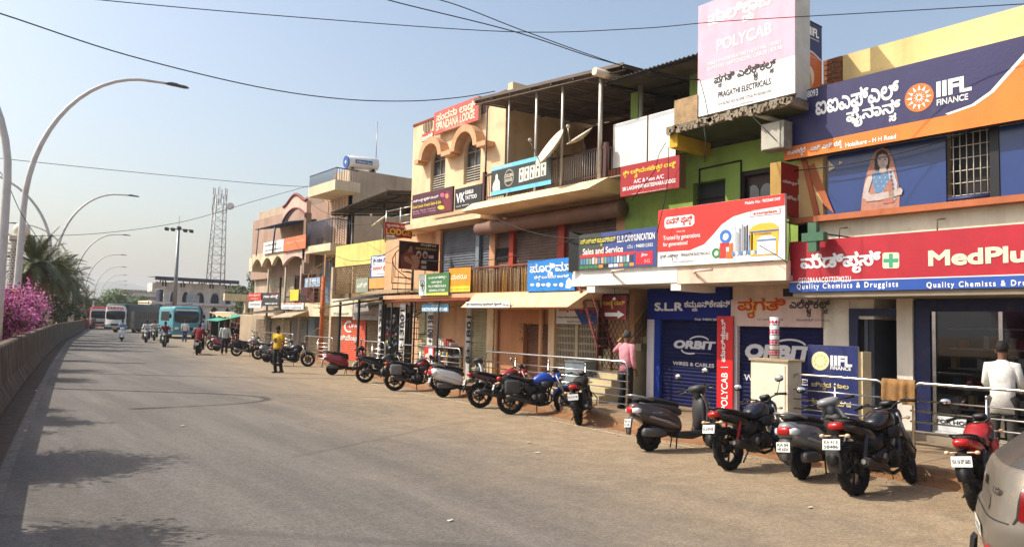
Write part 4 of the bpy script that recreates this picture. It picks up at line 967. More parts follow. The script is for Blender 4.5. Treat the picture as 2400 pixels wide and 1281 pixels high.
# terrace: back wall and tin roof on steel posts
wallpart(C, 'terrace_wall', mat(96, 58, 40, .95, var=.4, scale=6, bump=.5), (17.4, 17.6, 12.5, 18.3, 5.5, 8.8)); wallpart(C, 'terrace_floor', CONC, (12.95, 18, 12.1, 18.3, zt_-.02, zt_+.01))
wallpart(C, 'terrace_low_wall', plaster(150, 84, 56), (14.6, 14.8, 12.2, 14.4, 5.5, 6.35))
rA, rB = ox(1112, 235, 12.75), ox(1345, 179, 12.75); rB = rA+(rB-rA)*((rA.y-12.1)/(rA.y-rB.y)); D_ = Vector((5.2, 0, .28))
mb = MB(); corr(mb, rA, rB, D_, .13, .02); mb.build('tin_roof', mat(128, 116, 104, .65, .35, var=.3, scale=2, streak=.4), C)
MB().prism([rA+Vector((0, 0, .05)), rB+Vector((0, 0, .05)), rB+Vector((0, 0, -.03)), rA+Vector((0, 0, -.03))], (-.02, 0, 0)).build('eave_flashing', mat(100, 90, 80, .6, .4), C)
PIPE = mat(200, 194, 184, .45, .3, var=.2, scale=4); DP = mat(96, 80, 70, .6)
for q in range(8): p = rA+(rB-rA)*(q/7); MB().tube([p+Vector((0, 0, -.06)), p+D_+Vector((0, 0, -.06))], .03, 5).build('rafter', DP, C)
for q in range(5): o_ = D_*(q/4+.01)+Vector((0, 0, -.13)); MB().tube([rA+o_, rB+o_], .025, 5).build('purlin', DP, C)
for u, r_ in ((1193, .03), (1257, .04), (1318, .04), (1407, .055)):
    y_ = yc(u, 290, 12.95); f = (rA.y-y_)/(rA.y-rB.y); zz = rA.z+(rB.z-rA.z)*f; MB().tube([(12.95, y_, zt_), (12.95, y_, zz)], r_, 8).build('roof_post', PIPE, C)
y_ = yc(1141, 300, 13.3); MB().tube([(13.3, y_, zt_), (13.3, y_, rA.z)], .03, 6).build('roof_post', DP, C)
for y_ in (14, 16.5): MB().tube([(16.5, y_, zt_), (16.5, y_, 8.5)], .05, 8).build('roof_post', DP, C)
y_ = 12.4; MB().tube([(13.7, y_, zt_), (13.7, y_, 8.3)], .06, 8).build('roof_post', PIPE, C)
# first floor gallery: slab, railing
wallpart(C, 'gallery_slab', PEACH2, (12.98, 14.3, 13.9, yL, 2.82, 2.95))
g = thing('gallery_railing', 'brown railing of the first floor gallery with striped mats hung behind', 'railing', (13, 16.5, 2.9))
ga, gb = yc(1103, 640, 13.0), yc(1236, 640, 13.0); gz1 = ox(1103, 627, 13.0).z
MB().box(12.96, 13.04, gb-1.6, ga, gz1-.06, gz1).build('top_rail', plaster(134, 84, 66), g)
for k in range(34): y_ = gb+(ga-gb)*k/33; MB().tube([(13.0, y_, 2.95), (13.0, y_, gz1-.05)], .014, 5).build('bar', mat(170, 140, 100, .6) if k % 2 else mat(120, 84, 60, .6), g)
random.seed(5)
for k in range(9):
    y_ = gb+(ga-gb)*(k+.1)/9; c_ = [(196, 176, 130), (206, 190, 150), (150, 110, 70), (226, 180, 60), (110, 80, 60)][k % 5 if k else 3]
    o = MB()
    for q in range(4): o.box(13.06, 13.10, y_+q*.095, y_+q*.095+.075, 2.96, gz1-.12+.02*(q % 2))
    tag(o.build('rolled_mat', mat(*c_, .8, var=.5, scale=14)), 'rolled mat bundle behind the gallery railing, '+['last', 'eighth', 'seventh', 'sixth', 'fifth', 'fourth', 'third', 'second', 'first'][k]+' from the orange board', 'mat', 'rolled mats along the gallery')
# flared awning over the ground floor
al, ar_ = ox(1080, 720, 12.45), ox(1330, 721, 12.45)
mb = MB(); zb2, zt2 = al.z, 2.93; ya2, yb2 = al.y, ar_.y
mb.add([(12.45, ya2, zb2), (12.45, yb2, zb2), (12.98, yb2-.3, zt2), (12.98, ya2, zt2), (14.0, yb2, zb2), (14.0, ya2, zb2), (14.0, yb2-.3, zt2), (14, ya2, zt2)], [(0, 1, 2, 3), (1, 4, 6, 2), (0, 5, 4, 1), (3, 2, 6, 7), (0, 3, 7, 5)])
mb.build('awning', plaster(230, 192, 152), C, fix=True)
PAw = Plane('X', 12.438)
# ground floor front
zg = lambda v, u: ox(u, v, XC).z
wallpart(C, 'ground_wall', plaster(186, 132, 94), (XC, XC+.2, yc(1226, 800), yc(1163, 800), .19, 2.8), (XC-.0, XC+.2, 13.95, yc(1226, 800), 2.05, 2.8))
wallpart(C, 'pilaster', PEACH, (XC-.12, XC+.25, yc(1162, 800), yc(1147, 800), .19, 2.8)); wallpart(C, 'pilaster', PEACH, (XC-.12, XC+.25, yc(1305, 830), yc(1291, 830), .19, 2.8))
MB().tube([(XC-.1, yc(1273, 830), .19), (XC-.1, yc(1273, 830), 2.8)], .07, 10).build('drain_pipe', PEACH2, C); MB().tube([(XC-.08, yc(1163, 830)-.08, .19), (XC-.08, yc(1163, 830)-.08, 2.8)], .06, 10).build('drain_pipe', PEACH2, C)
shutter(C, Plane('X', XC+.15), ('st', -yc(1226, 830), .2, -yc(1291, 830), 2.05), mat(120, 78, 56, .55, .2, var=.2, streak=.3)); shutter(C, Plane('X', XC+.02), ('st', -yc(1103, 800), .2, -yc(1147, 800), 2.6), SHO)
# dry leaf garland over the brown shutter
gl = MB(); random.seed(2)
for k in range(150):
    y_ = random.uniform(yc(1292, 790), yc(1222, 790)); z_ = 2.08-random.random()**2*.5; l = random.uniform(.06, .16); x_ = XC-.05-random.random()*.06; gl.add([(x_, y_-.012, z_), (x_, y_+.012, z_), (x_-.01, y_+random.uniform(-.05, .05), z_-l)], [(0, 1, 2)])
o = gl.build('leaf_garland', mat(92, 70, 42, .9, var=.4)); o['kind'] = 'stuff'; tag(o, 'dry leaf garland hanging over the brown shutter', 'garland')
# collapsible gate
cg = thing('collapsible_gate', 'closed cream collapsible lattice gate beside the jewellery shop sign', 'gate', (XC, 14.6, .2)); PG = mat(206, 192, 166, .5, .2, var=.2)
ga2, gb2 = yc(1402, 850), yc(1306, 850); zG0, zG1 = .25, 2.06; n_ = 26
for k in range(n_+1): y_ = ga2+(gb2-ga2)*k/n_; MB().box(XC-.03, XC-.012, y_-.008, y_+.008, zG0, zG1).build('bar', PG, cg)
for k in range(n_):
    y_ = ga2+(gb2-ga2)*k/n_; y2 = ga2+(gb2-ga2)*(k+1)/n_; lm = MB()
    for q in range(9):
        z_ = zG0+.06+q*.2
        for a_, b_ in (((y_, z_), (y2, z_+.1)), ((y2, z_), (y_, z_+.1))): lm.tube([(XC-.02, *a_), (XC-.02, *b_)], .007, 3)
    o = lm.build('lattice', PG, cg); o['kind'] = 'stuff'
MB().box(XC-.05, XC, (ga2+gb2)/2-.06, (ga2+gb2)/2+.06, .2, 2.06).build('post', mat(190, 174, 140, .6), cg)
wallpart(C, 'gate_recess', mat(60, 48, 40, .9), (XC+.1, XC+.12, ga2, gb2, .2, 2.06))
# lattice gate of the lodge stair
lg = thing('lattice_gate', 'brown iron lattice gate carrying the red arrow sign', 'gate', (13.5, 13.3, .2)); XL = 13.45; la, lb = yc(1472, 800, XL), yc(1412, 800, XL); IR = rusty(70, 46, 40)
zl0, zl1 = 1.0, ox(1440, 690, XL).z
for a_, b_ in (((la, zl0), (la, zl1)), ((lb, zl0), (lb, zl1)), ((la, zl1), (lb, zl1)), ((la, zl0), (lb, zl0))): MB().tube([(XL, *a_), (XL, *b_)], .022, 6).build('frame', IR, lg)
H_, W_ = zl1-zl0, lb-la
for k in range(-9, 12):
    for sg in (1, -1):
        pts = []
        for q in range(41):
            t_ = q/40; y_ = la+k*.14+t_*H_*.62 if sg > 0 else lb-k*.14-t_*H_*.62
            if la <= y_ <= lb: pts.append((XL+.005*sg, y_, zl0+t_*H_))
        if len(pts) > 2: MB().tube([pts[0], pts[-1]], .008, 4).build('bar', IR, lg)
# steep iron stair
ms = thing('iron_stair', 'steep red-brown iron stair between the blue sign and the lattice gate', 'stair', (13, 13.9, .2)); RI = rusty(120, 56, 46)
a0, a1 = ox(1400, 810, 12.9), ox(1352, 652, 12.9)
for dx in (0, .5): MB().tube([a0+Vector((dx, 0, -.6)), a0+Vector((dx, 0, 0)), a1+Vector((dx, 0, 0))], .035, 6).build('stringer', RI, ms)
for k in range(9): p = a0+(a1-a0)*(k/9)+Vector((.25, 0, 0)); MB().cbox(p, .5, .2, .025).build('tread', RI, ms)
MB().tube([a0+Vector((0, 0, .1)), a0+Vector((0, .0, .8)), a1+Vector((0, 0, .75)), a1], .018, 5).build('handrail', RI, ms)
# satellite dishes
def dish(label, u, v, X, r, nv):
    c = ox(u, v, X); d = thing('satellite_dish', label, 'satellite dish', c, group='satellite dishes on the balconies'); L_ = Vector((-.79, .62, 0)); T_ = Vector((-.62, -.79, 0))
    M = (L_*nv[0]+Vector((0, 0, nv[1]))+T_*nv[2]).normalized().to_track_quat('X', 'Z').to_matrix(); mb = MB(); Rg = []
    for k in range(5):
        q = k/4; Rg.append([c+M @ Vector((.16*r*q*q*1.6, r*q*math.cos(2*math.pi*i/20)*.95, r*q*1.05*math.sin(2*math.pi*i/20))) for i in range(20)])
    R2 = [[p+M @ Vector((-.012, 0, 0)) for p in ring_] for ring_ in Rg[::-1]]
    mb.rings(Rg+R2, cap=False); mb.build('reflector', mat(206, 196, 176, .6, var=.2, scale=6, stain=(120, 100, 80, .5)), d)
    tip = c+M @ Vector((r*1.2, 0, -r*.35)); MB().tube([c+M @ Vector((.2*r, 0, -r*.9)), tip], .014, 5).build('feed_arm', metal(130, 125, 118), d); MB().ball(tip, .05).build('receiver', mat(190, 184, 170, .6), d)
    MB().tube([c, c+M @ Vector((-.15, 0, 0)), (c.x+.1, c.y-.1, c.z-r*1.3)], .022, 6).build('mast', metal(120, 112, 104), d); return d
dish('larger cream dish turned edge-on at the end of the banner', 1297, 352, 12.75, .56, (.8, .55, .28))
dish('smaller cream dish tipped upward above the bar railing', 1362, 326, 12.9, .38, (.55, .8, .2))
dish('grey dish on the yellow wall behind the red arrow lodge sign', 892, 520, 15.2, .4, (.6, .75, .25))
# ------------------------------------------------------------------ signs of building C
PSp = Plane('X', XC-.22); RB = paint(206, 92, 82)
t = board('lodge_name_board', 'faded red lodge name board on the roof parapet above the arched windows', 'signboard', PSp, (1018, 265, 1121, 281), RB, paint(170, 150, 130), .1)
letters(t, 'ಸ್ಪಂದನಾ ಲಾಡ್ಜ್', PSp, cl(1024, 279, 1115, 253, 22), ink(246, 226, 196), .02); letters(t, 'SPANDANA LODGE', PSp, cl(1023, 296, 1113, 269, 15), ink(246, 226, 196), .03); letters(t, 'H H Main Road Holalkere', PSp, cl(1042, 303, 1090, 289, 4), ink(240, 200, 180), 0)
t = board('small_name_plate', 'small red and cream Kannada plate left of the lodge name board', 'sign', PSp, (989, 316, 1015, 325), paint(206, 70, 60), DARK, .03); letters(t, 'ಅಂಜಿಗಿ', PSp, cl(990, 324, 1014, 318, 12), ink(240, 230, 214), .04)
PGL = Plane('X', 13.36); t = board('salon_signboard', 'maroon salon and spa signboard with a portrait, below the arched windows', 'signboard', PGL, (967, 458, 1060, 495), paint(78, 26, 48), DARK, .06)
letters(t, 'ಗುಡ್ ಲುಕ್ಸ್ ಹೈಟೆಕ್ ಸಲೂನ್', PGL, cl(969, 474, 1028, 461, 9), WH, .02); letters(t, 'Good Looks Hi-tech Salon & Spa', PGL, cl(968, 487, 1034, 474, 8), ink(236, 206, 70), .02, sh=.2)
letters(t, 'Bridal  Facial  Haircut', PGL, cl(969, 497, 1022, 486, 4), ink(226, 170, 190), 0); letters(t, 'Body Spa  Tattoo  Massage', PGL, cl(969, 503, 1022, 492, 4), ink(226, 170, 190), 0)
patch(t, PGL, ellipse(1034, 486, 8, 5), ink(226, 190, 60), .01); patch(t, PGL, [(1040, 460), (1048, 446), (1056, 450), (1057, 470), (1058, 492), (1038, 496), (1040, 478)], ink(120, 40, 44), .008); patch(t, PGL, ellipse(1048, 459, 4, 6, 12), ink(196, 140, 110), .011); patch(t, PGL, ellipse(1037, 457, 5, 5, 12), ink(226, 90, 140), .009)
PVK = Plane('X', 13.40); t = board('black_vk_signboard', 'black signboard with large white initials at the balcony corner', 'signboard', PVK, (1067, 444, 1128, 480), paint(34, 34, 38), DARK, .05); letters(t, 'VK', PVK, cl(1070, 467, 1090, 460, 26), WH, .04); letters(t, 'ಟಾಟೂ', PVK, cl(1091, 451, 1110, 447, 10), WH, .02); letters(t, 'TATTOO', PVK, cl(1091, 464, 1118, 459, 9), WH, .03); letters(t, 'Cell 98440', PVK, cl(1070, 485, 1100, 478, 4), WH, 0)
PGB = Plane('X', 12.9); t = board('tobacco_banner', 'dark banner with sky blue borders and a white figure on the balcony rail', 'banner', PGB, (1152, 393, 1292, 431), paint(44, 52, 48), paint(90, 90, 90), .02)
a0, t0, a1, t1 = PGB.rect(1152, 393, 1292, 431); gp_ = lambda f, g_: (a0+(a1-a0)*f, t0+(t1-t0)*g_)
for g0, g1 in ((0, .14), (.86, 1)): spatch(t, PGB, [gp_(.001, g0+.001), gp_(.999, g0+.001), gp_(.999, g1-.001), gp_(.001, g1-.001)], paint(110, 196, 226), .007, 'stripe')
spatch(t, PGB, [gp_(*q) for q in [(.04, .15), (.03, .3), (.05, .45), (.08, .55), (.08, .68), (.10, .74), (.125, .68), (.125, .56), (.16, .45), (.17, .15)]], ink(216, 214, 204), .009)
spatch(t, PGB, [gp_(.32+.085*math.cos(a), .5+.3*math.sin(a)) for a in [2*math.pi*k/20 for k in range(20)]], ink(150, 150, 140), .009, 'logo'); spatch(t, PGB, [gp_(.32+.072*math.cos(a), .5+.25*math.sin(a)) for a in [2*math.pi*k/20 for k in range(20)]], ink(60, 50, 46), .011, 'logo')
letters(t, 'GOLDEN', PGB, ('st', gp_(.25, 0)[0], gp_(0, .52)[1], gp_(.39, 0)[0], gp_(0, .64)[1]), ink(230, 226, 206), .02, .016); letters(t, 'BANSI', PGB, ('st', gp_(.265, 0)[0], gp_(0, .37)[1], gp_(.38, 0)[0], gp_(0, .49)[1]), ink(230, 226, 206), .02, .016)
for k in range(5):
    f = .49+k*.088; spatch(t, PGB, [gp_(f, .26+.012*k), gp_(f+.078, .27+.012*k), gp_(f+.078, .74), gp_(f, .73)], ink(226, 224, 212), .009); spatch(t, PGB, [gp_(f+.02, .34), gp_(f+.045, .34), gp_(f+.04, .5), gp_(f+.024, .5)], ink(60, 60, 60), .012); spatch(t, PGB, [gp_(f+.04+.018*math.cos(a), .63+.05*math.sin(a)) for a in [2*math.pi*q/10 for q in range(10)]], ink(100, 96, 86), .012)
letters(t, 'GOLDEN BANSI BEEDI', PGB, ('st', gp_(.02, 0)[0], gp_(0, .89)[1], gp_(.36, 0)[0], gp_(0, .97)[1]), WH, 0)
PPo = Plane('X', 12.92); t = board('jewellery_blue_signboard', 'bright blue jewellery signboard with big white Kannada name on the gallery', 'signboard', PPo, (1237, 611, 1347, 680), paint(38, 128, 206), DARK, .05)
letters(t, 'ಪೂರ್ಣಿಮಾ', PPo, cl(1243, 634, 1341, 628, 30), WH, .02); letters(t, 'ಬೆಳ್ಳಿ ಬಂಗಾರದ ಅಂಗಡಿ', PPo, cl(1253, 652, 1334, 648, 12), WH, .02)
for k, u in enumerate((1244, 1258, 1270, 1282, 1298, 1312)): patch(t, PPo, ellipse(u+4, 667, 5, 5 if k % 2 else 3, 10), WH, .01)
patch(t, PPo, [(1326, 674), (1328, 658), (1334, 650), (1340, 656), (1343, 668), (1336, 676)], WH, .01)
PMd = Plane('X', 12.9); t = board('medical_signboard', 'green and white medical store signboard with a cross in an oval', 'signboard', PMd, (982, 643, 1051, 691), paint(66, 120, 66), paint(120, 140, 120), .07)
patch(t, PMd, [(982.3, 643.5), (999, 642), (999, 692), (982.3, 693)], paint(232, 236, 228), .007, 'stripe'); patch(t, PMd, ellipse(990.5, 669, 6.5, 13), ink(60, 110, 60), .009, 'logo'); patch(t, PMd, ellipse(990.5, 669, 5.5, 11.6), WH, .011, 'logo'); patch(t, PMd, [(989, 662), (992, 662), (992, 667), (995, 667), (995, 671), (992, 671), (992, 677), (989, 677), (989, 671), (986, 671), (986, 667), (989, 667)], ink(60, 120, 60), .013, 'logo')
letters(t, 'ಎಂ.ಎಲ್.ಎನ್ ಮೆಡಿಕಲ್ಸ್ &', PMd, cl(1005, 652, 1047, 650, 8), WH, .02); letters(t, 'ಜನರಲ್ ಸ್ಟೋರ್ಸ್', PMd, cl(1012, 662, 1036, 661, 7), WH, .02); letters(t, 'M.L.N MEDICALS &', PMd, cl(1005, 671, 1046, 669, 5.5), WH, .02); letters(t, 'GENERAL STORE', PMd, cl(1006, 681, 1043, 679, 5.5), WH, .02); patch(t, PMd, [(999, 687), (1050.5, 684), (1050.5, 691), (999, 692)], ink(206, 206, 90), .008, 'stripe')
PO = Plane('X', 12.95); t = board('orange_shoe_signboard', 'orange signboard with a yellow foot strip beside the green medical board', 'signboard', PO, (1053, 629, 1102, 683), paint(240, 150, 30), DARK, .05); letters(t, 'ವಾಕರೂ', PO, cl(1058, 650, 1095, 646, 14), ink(246, 236, 210), .01); patch(t, PO, [(1053.3, 671), (1101.7, 669), (1101.7, 682.5), (1053.3, 684)], paint(240, 212, 60), .007, 'stripe'); letters(t, 'ಶ್ರೀ ಬಸವ ಶೂ ಮಾರ್ಟ್', PO, cl(1056, 679, 1099, 676, 5), BK, 0)
PAs = Plane('X', 12.44); t = board('store_name_strip', 'white Kannada name strip along the lower edge of the peach awning', 'sign', PAs, (1092, 707, 1195, 720), paint(240, 238, 234), DARK, .015); letters(t, 'ಶ್ರೀ ರಾಘವೇಂದ್ರ ಪ್ರಾವಿಜನ್ ಸ್ಟೋರ್', PAs, cl(1094, 714, 1176, 713, 9), BK, .02); letters(t, 'Ph 9844 / Holalkere', PAs, cl(1179, 714, 1193, 714, 6), BK, 0)
PFt = Plane('X', 12.75); t = board('footwear_sign', 'sky blue footwear sign hanging under the red tin awning', 'sign', PFt, (989, 712, 1051, 730), paint(96, 160, 196), DARK, .03); letters(t, 'FAITH FOOTWEAR', PFt, cl(991, 725, 1049, 724, 9), WH, .04); letters(t, 'ಫೇತ್', PFt, cl(1012, 716, 1030, 715, 5), WH, 0)
PJ = Plane('X', XC-.1); t = board('jeweller_white_blue_sign', 'half white half blue jeweller sign above the collapsible gate', 'sign', PJ, (1305, 702, 1402, 760), paint(226, 226, 228), DARK, .04); patch(t, PJ, [(1333, 701), (1401.5, 699), (1401.5, 759.5), (1364, 759.8)], paint(30, 74, 150), .007, 'print'); letters(t, 'ಪೂರ್ಣಿಮಾ ಜ್ಯುವೆಲರ್ಸ್', PJ, cl(1310, 729, 1398, 724, 18), ink(190, 40, 50), .03); letters(t, 'Poornika Jwellers', PJ, cl(1308, 744, 1362, 743, 8), BK, .02); letters(t, 'ಹೆಚ್.ಹೆಚ್.ರೋಡ್', PJ, cl(1330, 753, 1362, 753, 5), BK, 0)
PA_ = Plane('X', XL-.03); t = board('arrow_sign', 'dark red sign with a white arrow on the lattice gate', 'sign', PA_, (1411, 693, 1468, 748), paint(122, 30, 30), DARK, .03); letters(t, 'ಲಾಡ್ಜ್ಗೆ ದಾರಿ', PA_, cl(1415, 715, 1465, 713, 22), ink(216, 180, 60), .02); patch(t, PA_, [(1418, 732), (1448, 732), (1448, 727), (1464, 737), (1448, 746), (1448, 741), (1418, 741)], ink(226, 222, 214), .008, 'print')
PLo = Plane('Y', 23.4); t = board('red_lodge_arrow_sign', 'red sign reading lodge with a small arrow, facing down the street', 'sign', PLo, (902, 519, 965, 559), paint(176, 34, 34), DARK, .06); letters(t, 'ಸ್ಪಂದನಾ ಲಾಡ್ಜ್', PLo, cl(906, 528, 960, 534, 9), WH, .02); letters(t, 'LODGE', PLo, cl(905, 540, 962, 547, 14), ink(236, 206, 80), .03); patch(t, PLo, [(905, 550), (920, 552), (920, 550), (927, 554), (920, 557), (920, 555), (905, 553)], WH, .01)
PSl = Plane('Y', 21.6); t = board('salon_poster', 'dark brown salon poster with a seated woman, facing down the street', 'poster', PSl, (937, 563, 1027, 636), paint(58, 30, 26), DARK, .04)
patch(t, PSl, [(940, 600), (950, 590), (956, 584), (968, 588), (974, 606), (978, 596), (984, 604), (984, 632), (940, 628)], ink(120, 60, 44), .008); patch(t, PSl, ellipse(961, 583, 6, 9, 14), ink(150, 100, 76), .011); patch(t, PSl, [(952, 580), (956, 570), (965, 570), (969, 580), (962, 575), (955, 586)], ink(20, 14, 14), .013); patch(t, PSl, [(962, 600), (976, 596), (984, 612), (976, 634), (962, 630), (968, 612)], ink(176, 130, 100), .012); patch(t, PSl, [(946, 600), (954, 600), (972, 616), (968, 622), (948, 612)], ink(164, 116, 88), .014)
letters(t, 'ಗುಡ್ ಲುಕ್ಸ್ ಹೈಟೆಕ್ ಸಲೂನ್', PSl, cl(986, 573, 1022, 579, 6), ink(236, 226, 210), .01); letters(t, 'GOOD LOOKS UNISEX SALON', PSl, cl(974, 581, 1022, 586, 4), ink(226, 190, 90), .01)
for u, v in ((981, 596), (996, 597)): patch(t, PSl, ellipse(u, v, 6, 9, 14), ink(196, 170, 150), .01); patch(t, PSl, ellipse(u, v+2, 4, 5, 12), ink(110, 70, 60), .012)
for u, v in ((993, 614), (993, 626), (1010, 602)): patch(t, PSl, [(u-6, v-4), (u+6, v-3.5), (u+6, v+4), (u-6, v+3.5)], ink(190, 170, 160), .01)
# ground-floor footwear and medical shops (left end of the lodge building)
y_fw0, y_fw1 = yc(1096, 800), yc(1016, 800)
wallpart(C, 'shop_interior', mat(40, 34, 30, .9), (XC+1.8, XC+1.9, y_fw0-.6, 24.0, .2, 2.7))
sf = thing('shoe_rack', 'shelves of shoes inside the open footwear shop', 'shelf', (XC+1.5, (y_fw0+y_fw1)/2, .2))
for k in range(5): wallpart(sf, 'shelf', mat(120, 104, 84, .7), (XC+1.2, XC+1.75, y_fw0, y_fw1, .5+k*.4, .53+k*.4))
random.seed(9)
for k in range(4):
    for q in range(12):
        c_ = random.choice([(150, 60, 50), (60, 80, 130), (190, 180, 160), (90, 60, 40), (210, 200, 60)]); y_ = y_fw0+.06+q*(y_fw1-y_fw0-.1)/12
        o = MB().loft([(0, .03, .03, .03, 2.5), (.06, .05, .045, .045, 2.5), (.16, .035, .045, .03, 2.5), (.22, .02, .03, .015, 2.5)], 8).build('shoe', ink(*c_)); o.location = (XC+1.15, y_, .53+k*.4); o.rotation_euler = (0, 0, rad(180)); tag(o, 'shoe on display in the open footwear shop', 'shoe', 'shoes on the rack')
wallpart(C, 'white_pier', plaster(226, 224, 220), (XC-.05, XC+.3, yc(1016, 800), yc(1003, 800), .19, 2.75)); wallpart(C, 'white_pier', plaster(220, 218, 214), (XC-.06, XC+.1, yc(1104, 800), yc(1094, 800), .19, 2.75))
shutter(C, Plane('X', XC+.1), ('st', -yc(975, 780), .2, -yc(1003, 780), 2.6), SHO)
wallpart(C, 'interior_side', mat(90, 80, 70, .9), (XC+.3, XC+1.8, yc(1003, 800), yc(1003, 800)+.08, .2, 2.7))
Pz = Plane('X', XC-.064); letters(C, '8+1801', Pz, (1095, 740, 1102, 852), BK, .02, rot=90); letters(C, '81+80138', Pz, (1004, 738, 1014, 826), BK, .02, rot=90)
# red tin awning
mb = MB(); a_, b_ = ox(913, 707, 12.6), ox(1093, 703, 12.6); corr(mb, a_, b_, (1.5, 0, .33), .1, .018); aw = tag(mb.build('red_tin_awning', rusty(150, 84, 58)), 'rust red corrugated awning over the footwear shop', 'awning')
for q in (.02, .35, .66): p = a_+(b_-a_)*q; tag(MB().tube([(p.x+.05, p.y, .2), (p.x+.05, p.y, p.z)], .03, 6).build('awning_post', DARK), {.02: 'dark steel post at the far end of the red tin awning', .35: 'dark steel post in the middle of the red tin awning', .66: 'dark steel post nearest the display case under the red tin awning'}[q], 'post', 'posts of the red awning')
# display case, red standee
dc = thing('glass_display_case', 'glass display case of small goods outside the footwear shop', 'display case', (13.0, 18.4, .2)); yq = yc(1040, 850, 13.0)
MB().box(12.85, 13.4, yq-.5, yq+.4, .2, 1.3).build('cabinet', pane_glass(.6), dc)
for z_ in (.22, .6, .95, 1.28): MB().box(12.84, 13.41, yq-.51, yq+.41, z_, z_+.03).build('shelf', STEEL, dc)
random.seed(4)
for k in range(3):
    for q in range(7): c_ = random.choice([(226, 226, 230), (120, 160, 190), (206, 180, 60), (190, 60, 60)]); MB().box(12.82, 12.838, yq-.46+q*.12, yq-.40+q*.12, .26+k*.35, .42+k*.35).build('packet', ink(*c_), dc)
for q in range(6): c_ = random.choice([(190, 140, 60), (150, 50, 50), (210, 200, 190), (70, 60, 60)]); tag(MB().box(12.95, 13.2, yq-.45+q*.14, yq-.35+q*.14, 1.315, 1.42+.05*(q % 3)).build('goods_box', ink(*c_)), ['first', 'second', 'third', 'fourth', 'fifth', 'last'][q]+' small box on the display case, counted from its near end', 'box', 'boxes on the display case')
PX = Plane('X', 12.55); t = board('red_standee', 'red and white phone advertisement standee behind the white scooter', 'standee', PX, (995, 813, 1015, 878), paint(206, 30, 40), DARK, .03); patch(t, PX, [(997, 830), (1004, 826), (1008, 840), (1006, 868), (997, 870)], ink(226, 190, 180), .008); patch(t, PX, [(1005, 816), (1014, 816), (1014, 832), (1005, 832)], ink(230, 226, 226), .008); letters(t, 'airtel', PX, cl(1005, 846, 1014, 846, 6), WH, .02)
# ================================================================== D: low yellow-walled shops
XD = 15.3; D = thing('yellow_shop_block', 'low shop block with a yellow parapet and stone side wall', 'building', (18, 29, .2)); YW = plaster(222, 206, 126)
yd = lambda u, v=640, X=XD: ox(u, v, X).y
yD0, yD1 = yd(903), yd(785)
zD1 = ox(785, 578, XD).z; zD0 = ox(785, 626, XD).z
wallpart(D, 'parapet', YW, (XD, XD+.2, yD0, yD1, zD0, zD1), (XD+.2, 22, yD0, yD0+.2, zD0, zD1-.02))
MB().prism([(XD-.01, yD0-.01, 3.2), (XD+2.0, yD0-.01, 3.2), (XD+2.0, yD0-.01, zD1-.1), (XD, yD0-.01, zD1-.1)], (0, .009, 0)).build('stone_side', mat(146, 118, 76, .95, var=.6, scale=7, bump=.8, stain=(80, 60, 40, .8)), D)
wallpart(D, 'upper_wall', plaster(170, 150, 118), (XD+.4, 22, 24.2, yD1, 2.6, zD0)); 
wallpart(D, 'side_wall', plaster(196, 176, 150), (XD-.1, 22, yD1, yD1+.2, .19, zD0))
# lattice screen of the first floor
sc_ = thing('lattice_screen', 'dusty diamond lattice screen below the yellow parapet', 'screen', (XD, 31, 3)); ls0, ls1, lz0, lz1 = yd(872), yd(783), ox(783, 689, XD).z, zD0-.02
LM = mat(176, 150, 116, .8, var=.3)
for k in range(-16, 40):
    for sg in (1, -1):
        H_ = lz1-lz0; pts = []
        for q in range(31):
            y_ = ls0+k*.17+sg*q/30*H_*.75+(0 if sg > 0 else H_*.4)
            if ls0 <= y_ <= ls1: pts.append((XD+.05+.01*sg, y_, lz0+q/30*H_))
        if len(pts) > 3: MB().tube([pts[0], pts[-1]], .016, 4).build('slat', LM, sc_)
for y_ in (ls0, (ls0+ls1)/2, ls1): MB().box(XD+.02, XD+.1, y_-.03, y_+.03, lz0, lz1).build('post', LM, sc_)
# ground floor of D
wallpart(D, 'ground_wall', plaster(206, 190, 160), (XD+.3, 22, 24.2, yD1, .19, 2.6)); wallpart(D, 'floor_band', plaster(226, 206, 160), (XD-.1, XD+.5, yd(850), yD1, 2.2, 2.95))
shutter(D, Plane('X', XD+.2), ('st', -yd(792, 770), .2, -yd(848, 770), 2.1), mat(206, 84, 52, .6, var=.15, streak=.25)); PSo = Plane('X', XD+.17)
patch(D, PSo, arc(818, 765, 12, 14, 60, 300, 4), ink(226, 214, 206), 0); letters(D, 'UPA', PSo, cl(818, 763, 838, 764, 9), ink(226, 214, 206), .04, 0); letters(D, 'ಸಿಮೆಂಟ್', PSo, cl(798, 790, 840, 792, 14), ink(226, 214, 206), .03, 0)
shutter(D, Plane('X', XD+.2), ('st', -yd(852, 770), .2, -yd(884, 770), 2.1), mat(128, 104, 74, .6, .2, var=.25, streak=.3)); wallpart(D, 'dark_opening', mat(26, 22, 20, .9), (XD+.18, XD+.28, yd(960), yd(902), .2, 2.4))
t = board('cream_store_board', 'cream painted store board above the orange shutter', 'signboard', Plane('X', XD-.12), (777, 700, 826, 741), paint(222, 212, 186), DARK, .05); letters(t, 'ದಿನಸಿ ಅಂಗಡಿ', Plane('X', XD-.12), cl(782, 734, 818, 735, 5), BK, 0)
PGn = Plane('X', XD-.14); t = board('grey_store_board', 'grey weathered Kannada store board under the tin awning', 'signboard', PGn, (829, 708, 890, 750), paint(176, 170, 166), DARK, .05); letters(t, 'ಗಣಪತಿ ಸ್ಟೋರ್', PGn, cl(834, 718, 888, 718, 14), BK, .02); letters(t, 'ಹೊಳಲ್ಕೆರೆ ರಸ್ತೆ', PGn, cl(840, 738, 880, 738, 7), ink(150, 60, 50), .01)
